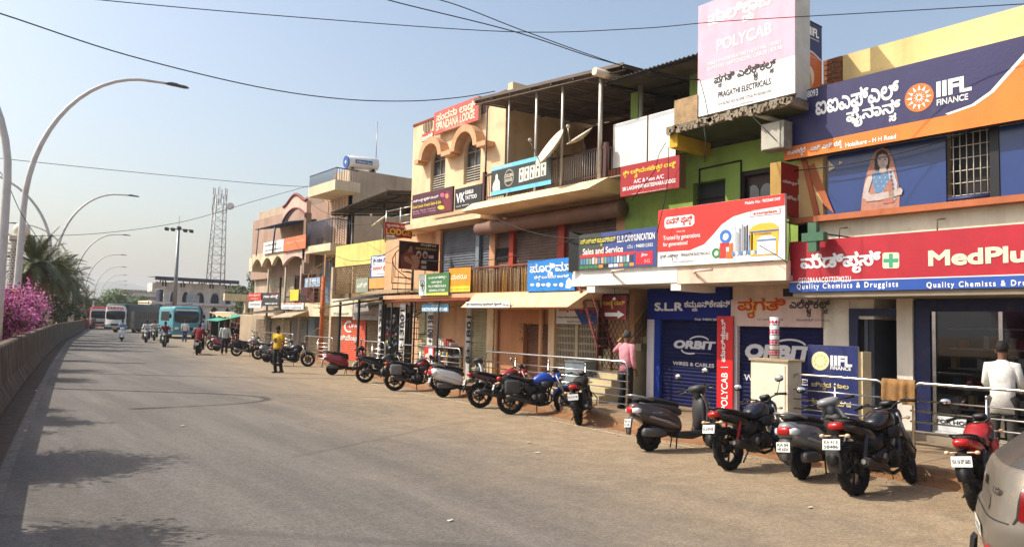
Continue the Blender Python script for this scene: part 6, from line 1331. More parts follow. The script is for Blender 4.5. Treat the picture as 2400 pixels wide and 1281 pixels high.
# ------------------------------------------------------------------ trees
LEAF_ME = {}
def tree(name, label, base, h, r, seed, col, n=2600, leaf=.3, trunk=.18, flat=.75, group=None, cat='tree'):
    random.seed(seed); t = thing(name, label, cat, base, group=group); b = Vector(base); th = h-r*flat*1.1
    MB().tube([b, b+Vector((.1, .05, th*.6)), b+Vector((.0, .1, h-r*flat*.5))], [trunk, trunk*.8, trunk*.3], 8).build('trunk', mat(92, 76, 58, .9, var=.3), t)
    cl_ = [(Vector((random.gauss(0, .42)*r, random.gauss(0, .42)*r, random.gauss(0, .34)*r*flat)), random.uniform(.3, .55)*r) for _ in range(16)]
    for c, q in cl_[:6]: MB().tube([b+Vector((0, 0, th*.6)), b+Vector((0, 0, h-r*flat))+c*.6], [trunk*.5, trunk*.12], 5).build('limb', mat(92, 76, 58, .9, var=.3), t)
    vs = []; fs = []; ctr = b+Vector((0, 0, h-r*flat))
    for _ in range(n):
        c, q = random.choice(cl_); d = Vector((random.gauss(0, 1), random.gauss(0, 1), random.gauss(0, 1))).normalized(); p = ctr+c+Vector((d.x, d.y, d.z*flat))*q*random.uniform(.72, 1.05)
        if p.z < b.z+th*.45: continue
        nrm = (d+Vector((random.gauss(0, .5), random.gauss(0, .5), random.gauss(0, .5)+.3))).normalized(); a = nrm.orthogonal().normalized(); a = Matrix.Rotation(random.uniform(0, 6.28), 3, nrm) @ a; e = nrm.cross(a); s = leaf*random.uniform(.6, 1.3); i = len(vs)
        vs += [p-a*s*.5, p+e*s*.28, p+a*s*.6, p-e*s*.28]; fs.append((i, i+1, i+2, i+3))
    MB().add(vs, fs).build('crown', mat(*col, .7, var=.45, scale=.7, spec=.3), t); return t
q = gz(590, 790); tree('rain_tree', 'dense dark green tree behind the low yellow wall', (34, 92, 0), 8.2, 3.9, 3, (86, 98, 48), 7000, .34, .3)
tree('rain_tree', 'spreading roadside tree above the far houses', (30, 165, 0), 6.4, 5.0, 5, (96, 116, 66), 7000, .42, .3, .42)
tree('roadside_tree', 'small rounded tree left of the spreading tree', (22.5, 178, 0), 5.2, 3.2, 8, (92, 112, 62), 3000, .4, .25, .5)
tree('background_tree', 'tree behind the yellow wall to the side of the dense dark tree', (40, 96, 0), 6.4, 3.2, 9, (78, 92, 44), 4000, .34, .25)
# bus stand odds and ends: yellow wall, market stall, tarp
yw_ = thing('yellow_wall_block', 'pale yellow sunlit wall end behind the market stall', 'wall', (30, 75, 0)); Pq = Plane('Y', 72.); a, z1 = Pq.st(527, 687); b, z0 = Pq.st(582, 706); MB().box(a, b+3, 72, 72.4, z0, z1).build('panel', plaster(226, 206, 160), yw_); MB().box(a+2, a+2.4, 72, 72.4, 0, z0).box(b, b+.4, 72, 72.4, 0, z0).build('post', plaster(200, 180, 140), yw_)
ms_ = thing('market_stall', 'dark market stall hung with magazines under a bamboo roof', 'stall', (22.5, 55, 0)); Ps = Plane('Y', 54.)
sx0, sz1 = Ps.st(516, 742); sx1, _ = Ps.st(604, 750)
mb = MB(); corr(mb, (sx0, 53.2, sz1), (sx1+1, 53.2, sz1-.15), (0, 3.5, .35), .2, .03); mb.build('roof', mat(176, 150, 110, .85, var=.3), ms_)
for x in (sx0+.1, (sx0+sx1)/2, sx1): MB().box(x-.05, x+.05, 53.4, 53.5, 0, sz1-.05).build('post', DARK, ms_)
MB().box(sx0, sx1+1, 56, 56.2, 0, sz1).build('back_wall', mat(40, 36, 32, .9), ms_); MB().box(sx1-.3, sx1+1, 53.6, 56, 0, sz1-.1).build('side_wall', mat(36, 70, 64, .8), ms_); random.seed(31)
for k in range(30): x = random.uniform(sx0+.1, sx1-1.2); z = random.uniform(1.2, sz1-.3); MB().box(x, x+.2, 53.36, 53.385, z, z+.28).build('magazine', ink(*random.choice([(220, 216, 208), (200, 190, 170), (120, 130, 150), (190, 90, 70)])), ms_)
ga_, gb_ = Ps.st(492, 752), Ps.st(554, 740); tp = MB(); P4 = [Vector((ga_[0], 52.2, ga_[1])), Vector((gb_[0], 52.6, gb_[1])), Vector((gb_[0]+.2, 55, gb_[1]+.1)), Vector((ga_[0], 55, ga_[1]+.05))]
tp.prism(P4, (0, 0, .03)); tag(tp.build('green_tarpaulin', mat(60, 150, 120, .6, var=.2)), 'green tarpaulin sheet stretched beside the market stall', 'tarpaulin')
for p in P4[:1]+P4[3:]: tag(MB().tube([(p.x+.1, p.y, 0), (p.x+.1, p.y, p.z)], .04, 6).build('tarp_pole', mat(60, 110, 90, .6)), ('near' if p.y < 54 else 'far')+' thin pole under the green tarpaulin', 'pole', 'poles of the tarpaulin')
# ================================================================== wheels and buses
TYRE = mat(24, 23, 22, .9, var=.3, scale=20, bump=.3, stain=(110, 92, 72, .45))
def wheel(parent, x, y, R_, w_, rim, spokes=5, name='wheel', n=28, disc=True, solid=False):
    mb = MB(); rr = R_-(.085 if R_ > .27 else .075)
    if R_ > .4: rr = R_*.58
    mb.lathe([(rr, -w_*.36), (rr+.012, -w_*.40), (rr+.012, w_*.40), (rr, w_*.36), (rr-.02, w_*.3), (rr-.025, 0), (rr-.02, -w_*.3), (rr, -w_*.36)], (x, y, R_), 'y', n)
    hub = R_*.16; mb.lathe([(.01, -w_*.5), (hub, -w_*.5), (hub*1.1, 0), (hub, w_*.5), (.01, w_*.5)], (x, y, R_), 'y', 14)
    if solid: mb.lathe([(.01, -w_*.25), (rr, -w_*.3), (rr, -w_*.2), (.01, -w_*.12)], (x, y, R_), 'y', n); mb.lathe([(.01, w_*.12), (rr, w_*.2), (rr, w_*.3), (.01, w_*.25)], (x, y, R_), 'y', n)
    else:
        for k in range(spokes):
            a = 2*math.pi*k/spokes+.3; c, s = math.cos(a), math.sin(a); c2, s2 = math.cos(a+.16), math.sin(a+.16)
            mb.tube([(x+hub*.8*c, y, R_+hub*.8*s), (x+rr*.6*c2, y, R_+rr*.6*s2), (x+rr*c, y, R_+rr*s)], [.022, .014, .02], 6)
    o = mb.build(name, rim, parent)
    tb = MB(); tb.lathe([(rr, -w_*.36), (R_-.045, -w_*.5), (R_-.018, -w_*.44), (R_-.002, -w_*.18), (R_-.002, w_*.18), (R_-.018, w_*.44), (R_-.045, w_*.5), (rr, w_*.36), (rr, -w_*.36)], (x, y, R_), 'y', n)
    for k in range(n):  # tread blocks
        a = 2*math.pi*(k+.5)/n; M = Matrix.Rotation(-a, 3, 'Y')
        if R_ < .4: tb.cbox((x+(R_-.006)*math.cos(a), y+w_*(.2 if k % 2 else -.2), R_+(R_-.006)*math.sin(a)), .014, w_*.3, R_*.13, M)
    tb.build('tyre', TYRE, o)
    if disc: MB().lathe([(R_*.2, -.003), (R_*.46, -.003), (R_*.46, .003), (R_*.2, .003), (R_*.2, -.003)], (x, y+w_*.55, R_), 'y', 20).build('brake_disc', metal(150, 148, 144, .4), o)
    return o
DKR = mat(50, 54, 56, .6)
def busp(r, g, b): return mat(r, g, b, .45, var=.1, scale=2, spec=.35)
def bus(label, loc, heading, L, W, H, top, low, front, sidewin=True, name_txt=None, txtcol=(200, 30, 36), extra=None):
    t = thing('bus', label, 'bus', loc, rad(90-heading), group='buses at the bus stand', local=True); hw = W/2
    secs = [(-L/2, H*.5+.2, hw*.94, (H-.45)/2*.96, 9), (-L/2+.15, H*.5+.2, hw, (H-.45)/2, 9), (L/2-.5, H*.5+.2, hw, (H-.45)/2, 9), (L/2-.12, H*.5+.18, hw*.985, (H-.5)/2, 8), (L/2, H*.5+.12, hw*.94, (H-.75)/2, 7)]
    MB().loft(secs, 28).build('body', busp(*top), t)
    mb = MB()
    for s in (-1, 1): mb.box(-L/2+.2, L/2-.5, s*hw-.012*(s < 0), s*hw+.012*(s > 0), .42, 1.25)
    mb.build('skirt', busp(*low), t)
    MB().loft([(L/2-.03, H*.5+.12, hw*.955, (H-.7)/2, 7), (L/2+.025, H*.5+.1, hw*.93, (H-.85)/2, 7)], 28).build('front_cowl', busp(*front), t)
    g = mat(26, 34, 40, .12, var=.1, spec=.5); gs = mat(20, 30, 34, .3, var=.2, scale=2, spec=.3)
    MB().loft([(L/2+.01, 2.0, hw*.88, .52, 6), (L/2+.045, 1.98, hw*.86, .50, 6)], 24).build('windscreen', g, t)
    MB().box(L/2+.046, L/2+.056, -.012, .012, 1.5, 2.48).build('screen_divider', DARK, t)
    for s in (-.45, .45): MB().tube([(L/2+.06, s+.35, 1.52), (L/2+.06, s-.2, 1.75)], .012, 4).build('wiper', BLACK, t)
    MB().box(L/2+.01, L/2+.05, -hw*.8, hw*.8, 2.56, H-.32).build('sign_panel', paint(238, 236, 232), t)
    if name_txt:
        o = outlines(name_txt, .05); tris, ax, ay, bx, by = o; mb = MB()
        for pts, tr in tris:
            mb.add([(L/2+.056, -hw*.72+(q.x-ax)/(bx-ax)*hw*1.44, 2.6+(q.y-ay)/(by-ay)*(H-3.0)) for q in pts], [tuple(f) for f in tr])
        mb.build('lettering', ink(*txtcol), t, fix=False)
    for s in (-1, 1):
        MB().loft([(L/2, .95, .2, .12, 4, s*hw*.66), (L/2+.06, .95, .18, .10, 4, s*hw*.66)], 12).build('headlight', mat(226, 226, 220, .15, spec=.8), t); MB().box(L/2+.0, L/2+.04, s*hw*.9-.08, s*hw*.9+.08, .8, .9).build('indicator', ink(226, 130, 40), t)
        MB().tube([(L/2-.1, s*hw, 2.5), (L/2+.35, s*(hw+.22), 2.4), (L/2+.35, s*(hw+.22), 2.2)], .02, 5).build('mirror_arm', BLACK, t); MB().box(L/2+.3, L/2+.36, s*(hw+.22)-.1, s*(hw+.22)+.1, 1.85, 2.22).build('mirror', BLACK, t)
        n_ = int((L-2.4)/1.15)
        for k in range(n_):
            xa = L/2-1.9-k*1.15-1.0; wn = MB().box(xa, xa+1.0, s*hw-.02, s*hw+.02, 1.62, 2.48).build('window', gs, t); MB().box(xa+.47, xa+.53, s*hw-.025, s*hw+.025, 1.62, 2.48).build('window_post', DARK, wn)
            for z in (1.72, 1.84): MB().box(xa, xa+1.0, s*hw-.03, s*hw+.03, z, z+.02).build('safety_rail', DKR, wn)
    MB().box(L/2-.16, L/2+.09, -hw*.96, hw*.96, .36, .62).build('bumper', gloss(*[min(255, c+8) for c in low]), t); MB().box(L/2+.03, L/2+.06, -.55, .55, .78, 1.02).build('grille', DARK, t); MB().box(L/2+.092, L/2+.1, -.26, .26, .44, .56).build('number_plate', paint(230, 180, 40), t)
    MB().box(L/2-1.75, L/2-.85, hw-.01, hw+.025, .5, 2.5).build('door', glass(30, 36, 42), t)
    for x in (L/2-2.3, -L/2+2.2):
        for s in (-1, 1): wheel(t, x, s*(hw-.18), .48, .26, mat(150, 148, 144, .6), 6, disc=False, solid=True, n=20)
    mb = MB().box(-L/2+1.2, L/2-3, -hw*.75, hw*.75, H-.06, H+.02); mb.build('roof_hatch', DARK if extra == 'rack' else busp(*top), t)
    if extra == 'rack':
        for s in (-.8, .8): MB().tube([(-L/2+.8, s, H+.22), (L/2-2.4, s, H+.22)], .03, 5).build('roof_rack', DARK, t)
    return t
p = gz(272, 779); bus('white-fronted dark teal bus with red lettering over its windscreen', (p.x+2.9, p.y+3.9, 0), 217, 10.2, 2.5, 3.35, (16, 50, 56), (18, 56, 62), (232, 230, 226), True, 'KRISHNA', extra='rack')
p = gz(232, 771); bus('red-roofed red and cream bus behind the white-fronted bus', (p.x+.9, p.y+5, 0), 190, 10, 2.5, 3.1, (196, 36, 40), (190, 40, 44), (222, 214, 206))
MBx = None
p = gz(440, 794); bus('sky blue bus facing the camera beside the market stall', (p.x+.3, p.y+4.6, 0), 186, 9.2, 2.4, 3.0, (82, 146, 158), (70, 138, 152), (84, 148, 160), True, 'VINAYAKA', (190, 60, 40), extra='rack')
p = gz(505, 790); bus('small white van-like bus partly hidden by the market stall', (p.x+3.2, p.y+8, 0), 192, 6.0, 2.0, 2.7, (226, 222, 210), (210, 200, 180), (230, 226, 214))
# ================================================================== median: lamps, palms, bougainvillea
POLE = mat(206, 204, 200, .5, .1, var=.12, scale=3, stain=(130, 110, 90, .4))
def lamp(label, y, sgn, group, H_=11.0, reach=4.6, band=True):
    x = xb(y)-.42; t = thing('street_lamp', label, 'street lamp', (x, y, .95), group=group); pts = [Vector((x, y, .95)), Vector((x, y, 2.5)), Vector((x+sgn*.02, y, 5.6))]; N = 14
    for k in range(1, N+1): a = math.pi/2*k/N; pts.append(Vector((x+sgn*(.02+reach*(1-math.cos(a))), y, 5.6+(H_-5.6)*math.sin(a))))
    pts.append(pts[-1]+Vector((sgn*.5, 0, .03))); n = len(pts); MB().tube(pts, [.13, .12, .105]+[.10-.055*k/N for k in range(N+1)], 10).build('pole', POLE, t)
    e = pts[-1]; MB().loft([(-.05, 0, .06, .04, 3), (.1, .01, .12, .05, 4), (.7, .0, .12, .045, 4), (.82, -.01, .06, .02, 3)], 10).build('tmp', mat(90, 92, 96, .5, .3)); o = bpy.data.objects['tmp']; o.name = 'lamp_head'; o.parent = t; o.location = e-Vector((x, y, .95)); o.rotation_euler = (0, 0, 0 if sgn > 0 else math.pi)
    MB().box(e.x+sgn*.15, e.x+sgn*.4, e.y-.05, e.y+.05, e.z+.03, e.z+.08).build('control_box', mat(70, 72, 76, .6), t)
    if band: MB().tube([(x, y, 2.45), (x, y, 2.8)], .135, 10).build('red_band', ink(190, 80, 66), t)
    return t
ords = ['nearest', 'second', 'third', 'fourth', 'fifth', 'sixth', 'seventh', 'eighth']
for k in range(8): lamp(f'{ords[k]} white street lamp arching over the near carriageway', 30.7+k*31, 1, 'street lamps along the median', reach=3.85, band=k < 1)
for k in range(4): lamp(f'{ords[k]} white street lamp arching away over the far carriageway', 24.4+k*31, -1, 'street lamps along the median', 10.6, 4.4, False)
# globe lamp on a patterned pillar
gp = oy(30, 700, 38); g = thing('globe_lamp_pillar', 'patterned pillar topped by a white globe lamp on the median', 'lamp', (gp.x, 38, .95)); zt_ = oy(30, 556, 38).z
MB().lathe([(.01, 0), (.27, 0), (.23, .1), (.21, zt_-1.2), (.27, zt_-1.1), (.01, zt_-1.1)], (gp.x, 38, .95), 'z', 14).build('pillar', mat(190, 186, 178, .7), g)
mb = MB(); random.seed(6)
for j in range(32):
    for k in range(9):
        a = 2*math.pi*(k+.5*(j % 2))/9; z = 1.1+j*.115
        if z < zt_-.3: mb.cbox((gp.x+.22*math.cos(a), 38+.22*math.sin(a), z), .012, .05, .05, Matrix.Rotation(a, 3, 'Z'))
o = mb.build('pattern_dots', ink(60, 56, 54), g); o['kind'] = 'stuff'
MB().box(gp.x-.3, gp.x+.3, 37.7, 38.3, zt_-.12, zt_+.06).build('capital', plaster(206, 196, 184), g); MB().ball((gp.x+.14, 38, zt_+.34), .32, n=16, m=10).build('globe', mat(226, 216, 196, .4), g)
# white painted posts, a green post
for k, (u, Yq, c_) in enumerate([(62, 44, (222, 218, 210)), (97, 62, (226, 222, 214)), (86, 54, (52, 106, 70))]):
    q = oy(u, 745, Yq); tag(MB().tube([(q.x, Yq, .9), (q.x, Yq, oy(u, 690 if k != 1 else 700, Yq).z)], .075, 10).build('median_post', mat(*c_, .6, var=.2)), ['white painted post with a pink cap beside the bougainvillea', 'white painted post under the palms', 'dark green post under the palms'][k], 'post')
# date palms
def palm(label, x, y, h, r, seed, nf=60):
    random.seed(seed); t = thing('date_palm', label, 'palm tree', (x, y, .95), group='date palms on the median'); z0 = .95
    mb = MB(); n = 16
    for k in range(n):
        z = z0+h*k/n; mb.lathe([(.02, 0), (.15, 0), (.19, h/n*.7), (.15, h/n), (.02, h/n)], (x+.03*math.sin(k), y, z), 'z', 9)
    mb.build('trunk', mat(86, 66, 46, .95, var=.4, scale=6, bump=.5), t)
    vs = []; fs = []; st = MB(); dead = MB()
    for f in range(nf):
        az = random.uniform(0, 2*math.pi); el = math.radians(random.uniform(-35, 82)) if f > 8 else math.radians(random.uniform(-75, -40)); L_ = r*random.uniform(.8, 1.1); p = Vector((x, y, z0+h)); d = Vector((math.cos(az)*math.cos(el), math.sin(az)*math.cos(el), math.sin(el))); pts = [p.copy()]; m_ = 14
        for k in range(m_): d = (d+Vector((0, 0, -.055-.05*math.cos(el)))).normalized(); p = p+d*L_/m_; pts.append(p.copy())
        (st if f > 8 else dead).tube(pts[::2], [.018*(1-k/8.5)+.004 for k in range(len(pts[::2]))], 4)
        for k in range(2, m_+1):
            dd = (pts[k]-pts[k-1]).normalized(); sd = dd.cross(Vector((0, 0, 1)));
            if sd.length < .1: sd = Vector((1, 0, 0))
            sd.normalize(); ll = .36*r/1.8*math.sin(math.pi*min(1, (k+1)/(m_+2)))**.6
            for s in (-1, 1):
                for q in (0, .33, .66):
                    b_ = pts[k-1]+(pts[k]-pts[k-1])*q; tip = b_+(sd*s*.75+dd*.75+Vector((0, 0, random.uniform(-.1, .35)))).normalized()*ll*random.uniform(.85, 1.15); wv = dd*.03
                    if f > 8: i = len(vs); vs += [b_-wv, b_+wv, tip]; fs.append((i, i+1, i+2))
                    else: dead.add([b_-wv, b_+wv, tip], [(0, 1, 2)])
    st.add(vs, fs); o = st.build('fronds', mat(88, 94, 50, .6, var=.4, scale=1.5, spec=.4), t); o2 = dead.build('dead_fronds', mat(132, 104, 70, .8, var=.3), t); return t
for k, (Yq, vt, r_, lb) in enumerate([(50, 628, 2.3, 'date palm beside the white globe lamp'), (61, 640, 2.6, 'bushy date palm behind the second street lamp'), (73, 648, 2.7, 'date palm with the widest drooping crown'), (88, 668, 2.7, 'date palm near the bend of the barrier'), (112, 697, 2.7, 'distant date palm in front of the far trees'), (140, 712, 2.8, 'farthest date palm on the median'), (55.5, 652, 2.4, 'low dense date palm between the two nearer palms'), (67, 662, 2.6, 'dense date palm leaning over the shrubs'), (80, 664, 2.7, 'dusty date palm before the bend')]):
    x_ = xb(Yq)-.95; h_ = 3.1
    if vt:
        d_ = ray(1200, 640); dep = (x_*C_F.x+Yq*C_F.y); hv = 741+(x_*0); h_ = CAMH+(742-vt)/FOC*dep-.95
    palm(lb, x_, Yq, h_, r_, 40+k)
# bougainvillea and green shrubs
def shrub(name, label, c, r, h, seed, cols, n, leaf=.07, group=None, cat='shrub', gap=.0):
    random.seed(seed); t = thing(name, label, cat, c, group=group); stems = MB(); tips = []
    for k in range(14):
        a = random.uniform(0, 6.28); R0 = random.random()**.6*r; tip = Vector((c[0]+R0*math.cos(a), c[1]+R0*math.sin(a), c[2]+h*random.uniform(.5, 1.05)*(1-.35*(R0/r)**2))); tips.append(tip); stems.tube([Vector(c)+Vector((random.gauss(0, .08), random.gauss(0, .08), 0)), (Vector(c)+tip)/2+Vector((0, 0, h*.12)), tip], [.022, .014, .006], 4)
    o = stems.build('stems', mat(96, 78, 60, .9), t); buf = [MB() for _ in cols]
    for k in range(n):
        tp_ = random.choice(tips); s = random.random()**.55; p = Vector(c)+(tp_-Vector(c))*s+Vector((0, 0, h*.2*math.sin(math.pi*s)))+Vector((random.gauss(0, 1), random.gauss(0, 1), random.gauss(0, 1)))*r*(.07+.11*s)
        if p.z < c[2]+.05: continue
        g_ = 0
        x_ = random.random(); acc = 0
        for g_, (_, w_) in enumerate(cols):
            acc += w_
            if x_ < acc: break
        nrm = Vector((random.gauss(0, 1), random.gauss(0, 1), random.gauss(0, 1)+.5)).normalized(); a = nrm.orthogonal().normalized(); a = Matrix.Rotation(random.uniform(0, 6.28), 3, nrm) @ a; e = nrm.cross(a); q = leaf*random.uniform(.6, 1.3); buf[g_].add([p-a*q*.5, p+e*q*.35+nrm*q*.1, p+a*q*.55, p-e*q*.35+nrm*q*.1], [(0, 1, 2, 3)])
    for (m_, _), b_ in zip(cols, buf): b_.build('blossom' if m_ in BLO else 'foliage', m_, t)
    return t
def translucent(r, g, b, tr=.4):
    m = mat(r, g, b, .7, var=.3, scale=5, spec=.2).copy(); n = m.node_tree.nodes; L = m.node_tree.links; bs = n['Principled BSDF']; tb = n.new('ShaderNodeBsdfTranslucent'); mx = n.new('ShaderNodeMixShader'); mx.inputs[0].default_value = tr; L.new(bs.inputs['Base Color'].links[0].from_socket, tb.inputs[0]); L.new(bs.outputs[0], mx.inputs[1]); L.new(tb.outputs[0], mx.inputs[2]); L.new(mx.outputs[0], n['Material Output'].inputs[0]); return m
PKA, PKB, PKC, LGR, LGD = translucent(230, 150, 200), translucent(208, 104, 172), translucent(176, 74, 138), mat(96, 104, 56, .6, var=.3), mat(60, 74, 40, .6, var=.3); BLO = (PKA, PKB, PKC)
for k, (Yq, r_, h_, n_, lb) in enumerate([(27.0, 1.1, 1.75, 6500, 'pink bougainvillea bush at the very edge of the picture'), (31.5, 1.3, 1.95, 8000, 'tall pink bougainvillea bush around the foot of the nearest lamp'), (38.0, 1.0, 1.7, 4500, 'smaller magenta bougainvillea bush behind the tall one'), (19.5, .8, 1.5, 5000, 'bougainvillea bush on the median beside the camera'), (16.0, .8, 1.3, 5000, 'low bougainvillea bush beside the camera, nearer'), (13.2, 1.2, 3.2, 13000, 'tall bougainvillea bush level with the camera'), (17.8, .9, 2.3, 7000, 'bougainvillea bush just beyond the tall one beside the camera'), (9.2, 1.0, 2.6, 8000, 'bougainvillea bush behind the tall one beside the camera')]):
    shrub('bougainvillea', lb, (xb(Yq)-(.45 if Yq > 25 else 1.1), Yq, .98), r_, h_, 60+k, [(PKA, .38), (PKB, .24), (PKC, .1), (LGR, .15), (LGD, .13)], n_, .085, 'bougainvillea on the median')
for k, (Yq, r_, h_, lb) in enumerate([(56, 1.4, 2.5, 'leafy green shrub below the bushy palm'), (66, 1.4, 2.3, 'rounded green shrub behind the leafy one'), (80, 1.5, 2.3, 'dusty green shrub further along the median'), (96, 1.5, 1.9, 'dark green shrub near the bend of the barrier'), (120, 1.6, 1.8, 'farthest low shrub on the median'), (45, .8, 1.0, 'small green shrub at the foot of the white post')]):
    shrub('median_shrub', lb, (xb(Yq)-.9, Yq, .98), r_, h_, 80+k, [(LGR, .55), (LGD, .45)], 3500, .17, 'green shrubs on the median')
# dry grass on the median earth and weeds by the kerb
def grass(name, label, spots, n, h, cols):
    mb = MB()
    for k in range(n):
        x, y, z = spots(); a = random.uniform(0, 6.28); hh = h*random.uniform(.5, 1.3); w_ = .006+.006*random.random(); dx, dy = random.gauss(0, .4)*hh, random.gauss(0, .4)*hh; mb.add([(x-w_*math.cos(a), y-w_*math.sin(a), z), (x+w_*math.cos(a), y+w_*math.sin(a), z), (x+dx, y+dy, z+hh)], [(0, 1, 2)])
    o = mb.build(name, cols); o['kind'] = 'stuff'; o['label'] = label; o['category'] = 'grass'; return o
random.seed(77)
def sp1():
    y = 9+random.random()**1.3*60; return xb(y)-.3-random.random()*2.0, y, .98
grass('dry_grass', 'dry yellow grass on top of the median', sp1, 12000, .24, mat(176, 150, 92, .9, var=.4, scale=3))
def sp2():
    c = random.choice([(4.3, .05), (4.75, .1), (5.2, .06), (5.5, .16), (3.9, .1), (6.3, .05), (7.1, .04)]); y = c[0]+random.gauss(0, .11); return xk(y)-.02-abs(random.gauss(0, c[1])), y, 0
grass('kerb_weeds', 'dry green weeds growing along the kerb by the bikes', sp2, 800, .10, mat(116, 106, 60, .9, var=.5, scale=9))
# ================================================================== two-wheelers
MIRR = mat(235, 240, 245, .03, 1., var=0)
BPL = plastic(30, 30, 31, .45); SEATM = mat(26, 25, 25, .75, var=.25, scale=12, bump=.3, stain=(120, 104, 84, .25)); ALU = metal(150, 148, 144, .45); DKM = metal(60, 58, 56, .5); ENG = mat(58, 56, 54, .5, .6, var=.3, scale=10, stain=(120, 100, 76, .4)); REDL = mat(176, 20, 18, .2, spec=.6, var=.05); AMB = mat(226, 190, 150, .2, spec=.6, var=.05); CLR = mat(220, 222, 224, .12, spec=.8, var=.05); PLATE = paint(232, 232, 226)
def rot_steer(mb, ang, piv=(.40, 0, .85), ax=(-.42, 0, .9)):
    M = Matrix.Rotation(ang, 3, Vector(ax).normalized()); p = Vector(piv); mb.v = [tuple(p+M @ (Vector(v)-p)) for v in mb.v]; return mb
def spring(mb, a, b, r=.028, n=18):
    a, b = Vector(a), Vector(b); mb.tube([a+(b-a)*k/n for k in range(n+1)], [r if k % 2 else r*.68 for k in range(n+1)], 8)
def plate_text(parent, txt, xf, z0, z1, hw, M=None):
    o = outlines(txt, .02)
    if not o: return
    tris, ax, ay, bx, by = o; mb = MB()
    for pts, tr in tris:
        vs = [Vector((xf, hw-(q.x-ax)/(bx-ax)*2*hw, z0+(q.y-ay)/(by-ay)*(z1-z0))) for q in pts]; mb.add([M @ v if M else v for v in vs], [tuple(f) for f in tr])
    mb.build('plate_lettering', ink(30, 30, 32), parent)
def mirrors(t, x, z, y, steer, piv, glassm=MIRR, tilt=0., only=None, up=.17):
    for s in (-1, 1):
        if only and s != only: continue
        mb = MB().tube([(x, s*y, z), (x-.01, s*(y+.05), z+up*.6), (x-.03, s*(y+.09), z+up)], .006, 5); rot_steer(mb, steer, piv); st = mb.build('mirror', BPL, t)
        c = (x-.04, s*(y+.10), z+up+.045); mb = MB().loft([(c[0]+.03, c[2], .03, .02, 2.3, c[1]), (c[0]+.015, c[2], .06, .042, 2.4, c[1]), (c[0]-.012, c[2], .068, .048, 2.5, c[1])], 14); rot_steer(mb, steer, piv); mb.build('mirror_shell', BPL, st)
        mb = MB().loft([(c[0]-.012, c[2], .062, .043, 2.5, c[1]), (c[0]-.016, c[2], .060, .041, 2.5, c[1])], 14)
        M = Matrix.Rotation(-.18-tilt, 3, 'Y'); mb.v = [tuple(Vector(c)+M @ (Vector(v)-Vector(c))) for v in mb.v]; rot_steer(mb, steer, piv); mb.build('mirror_glass', glassm, st)
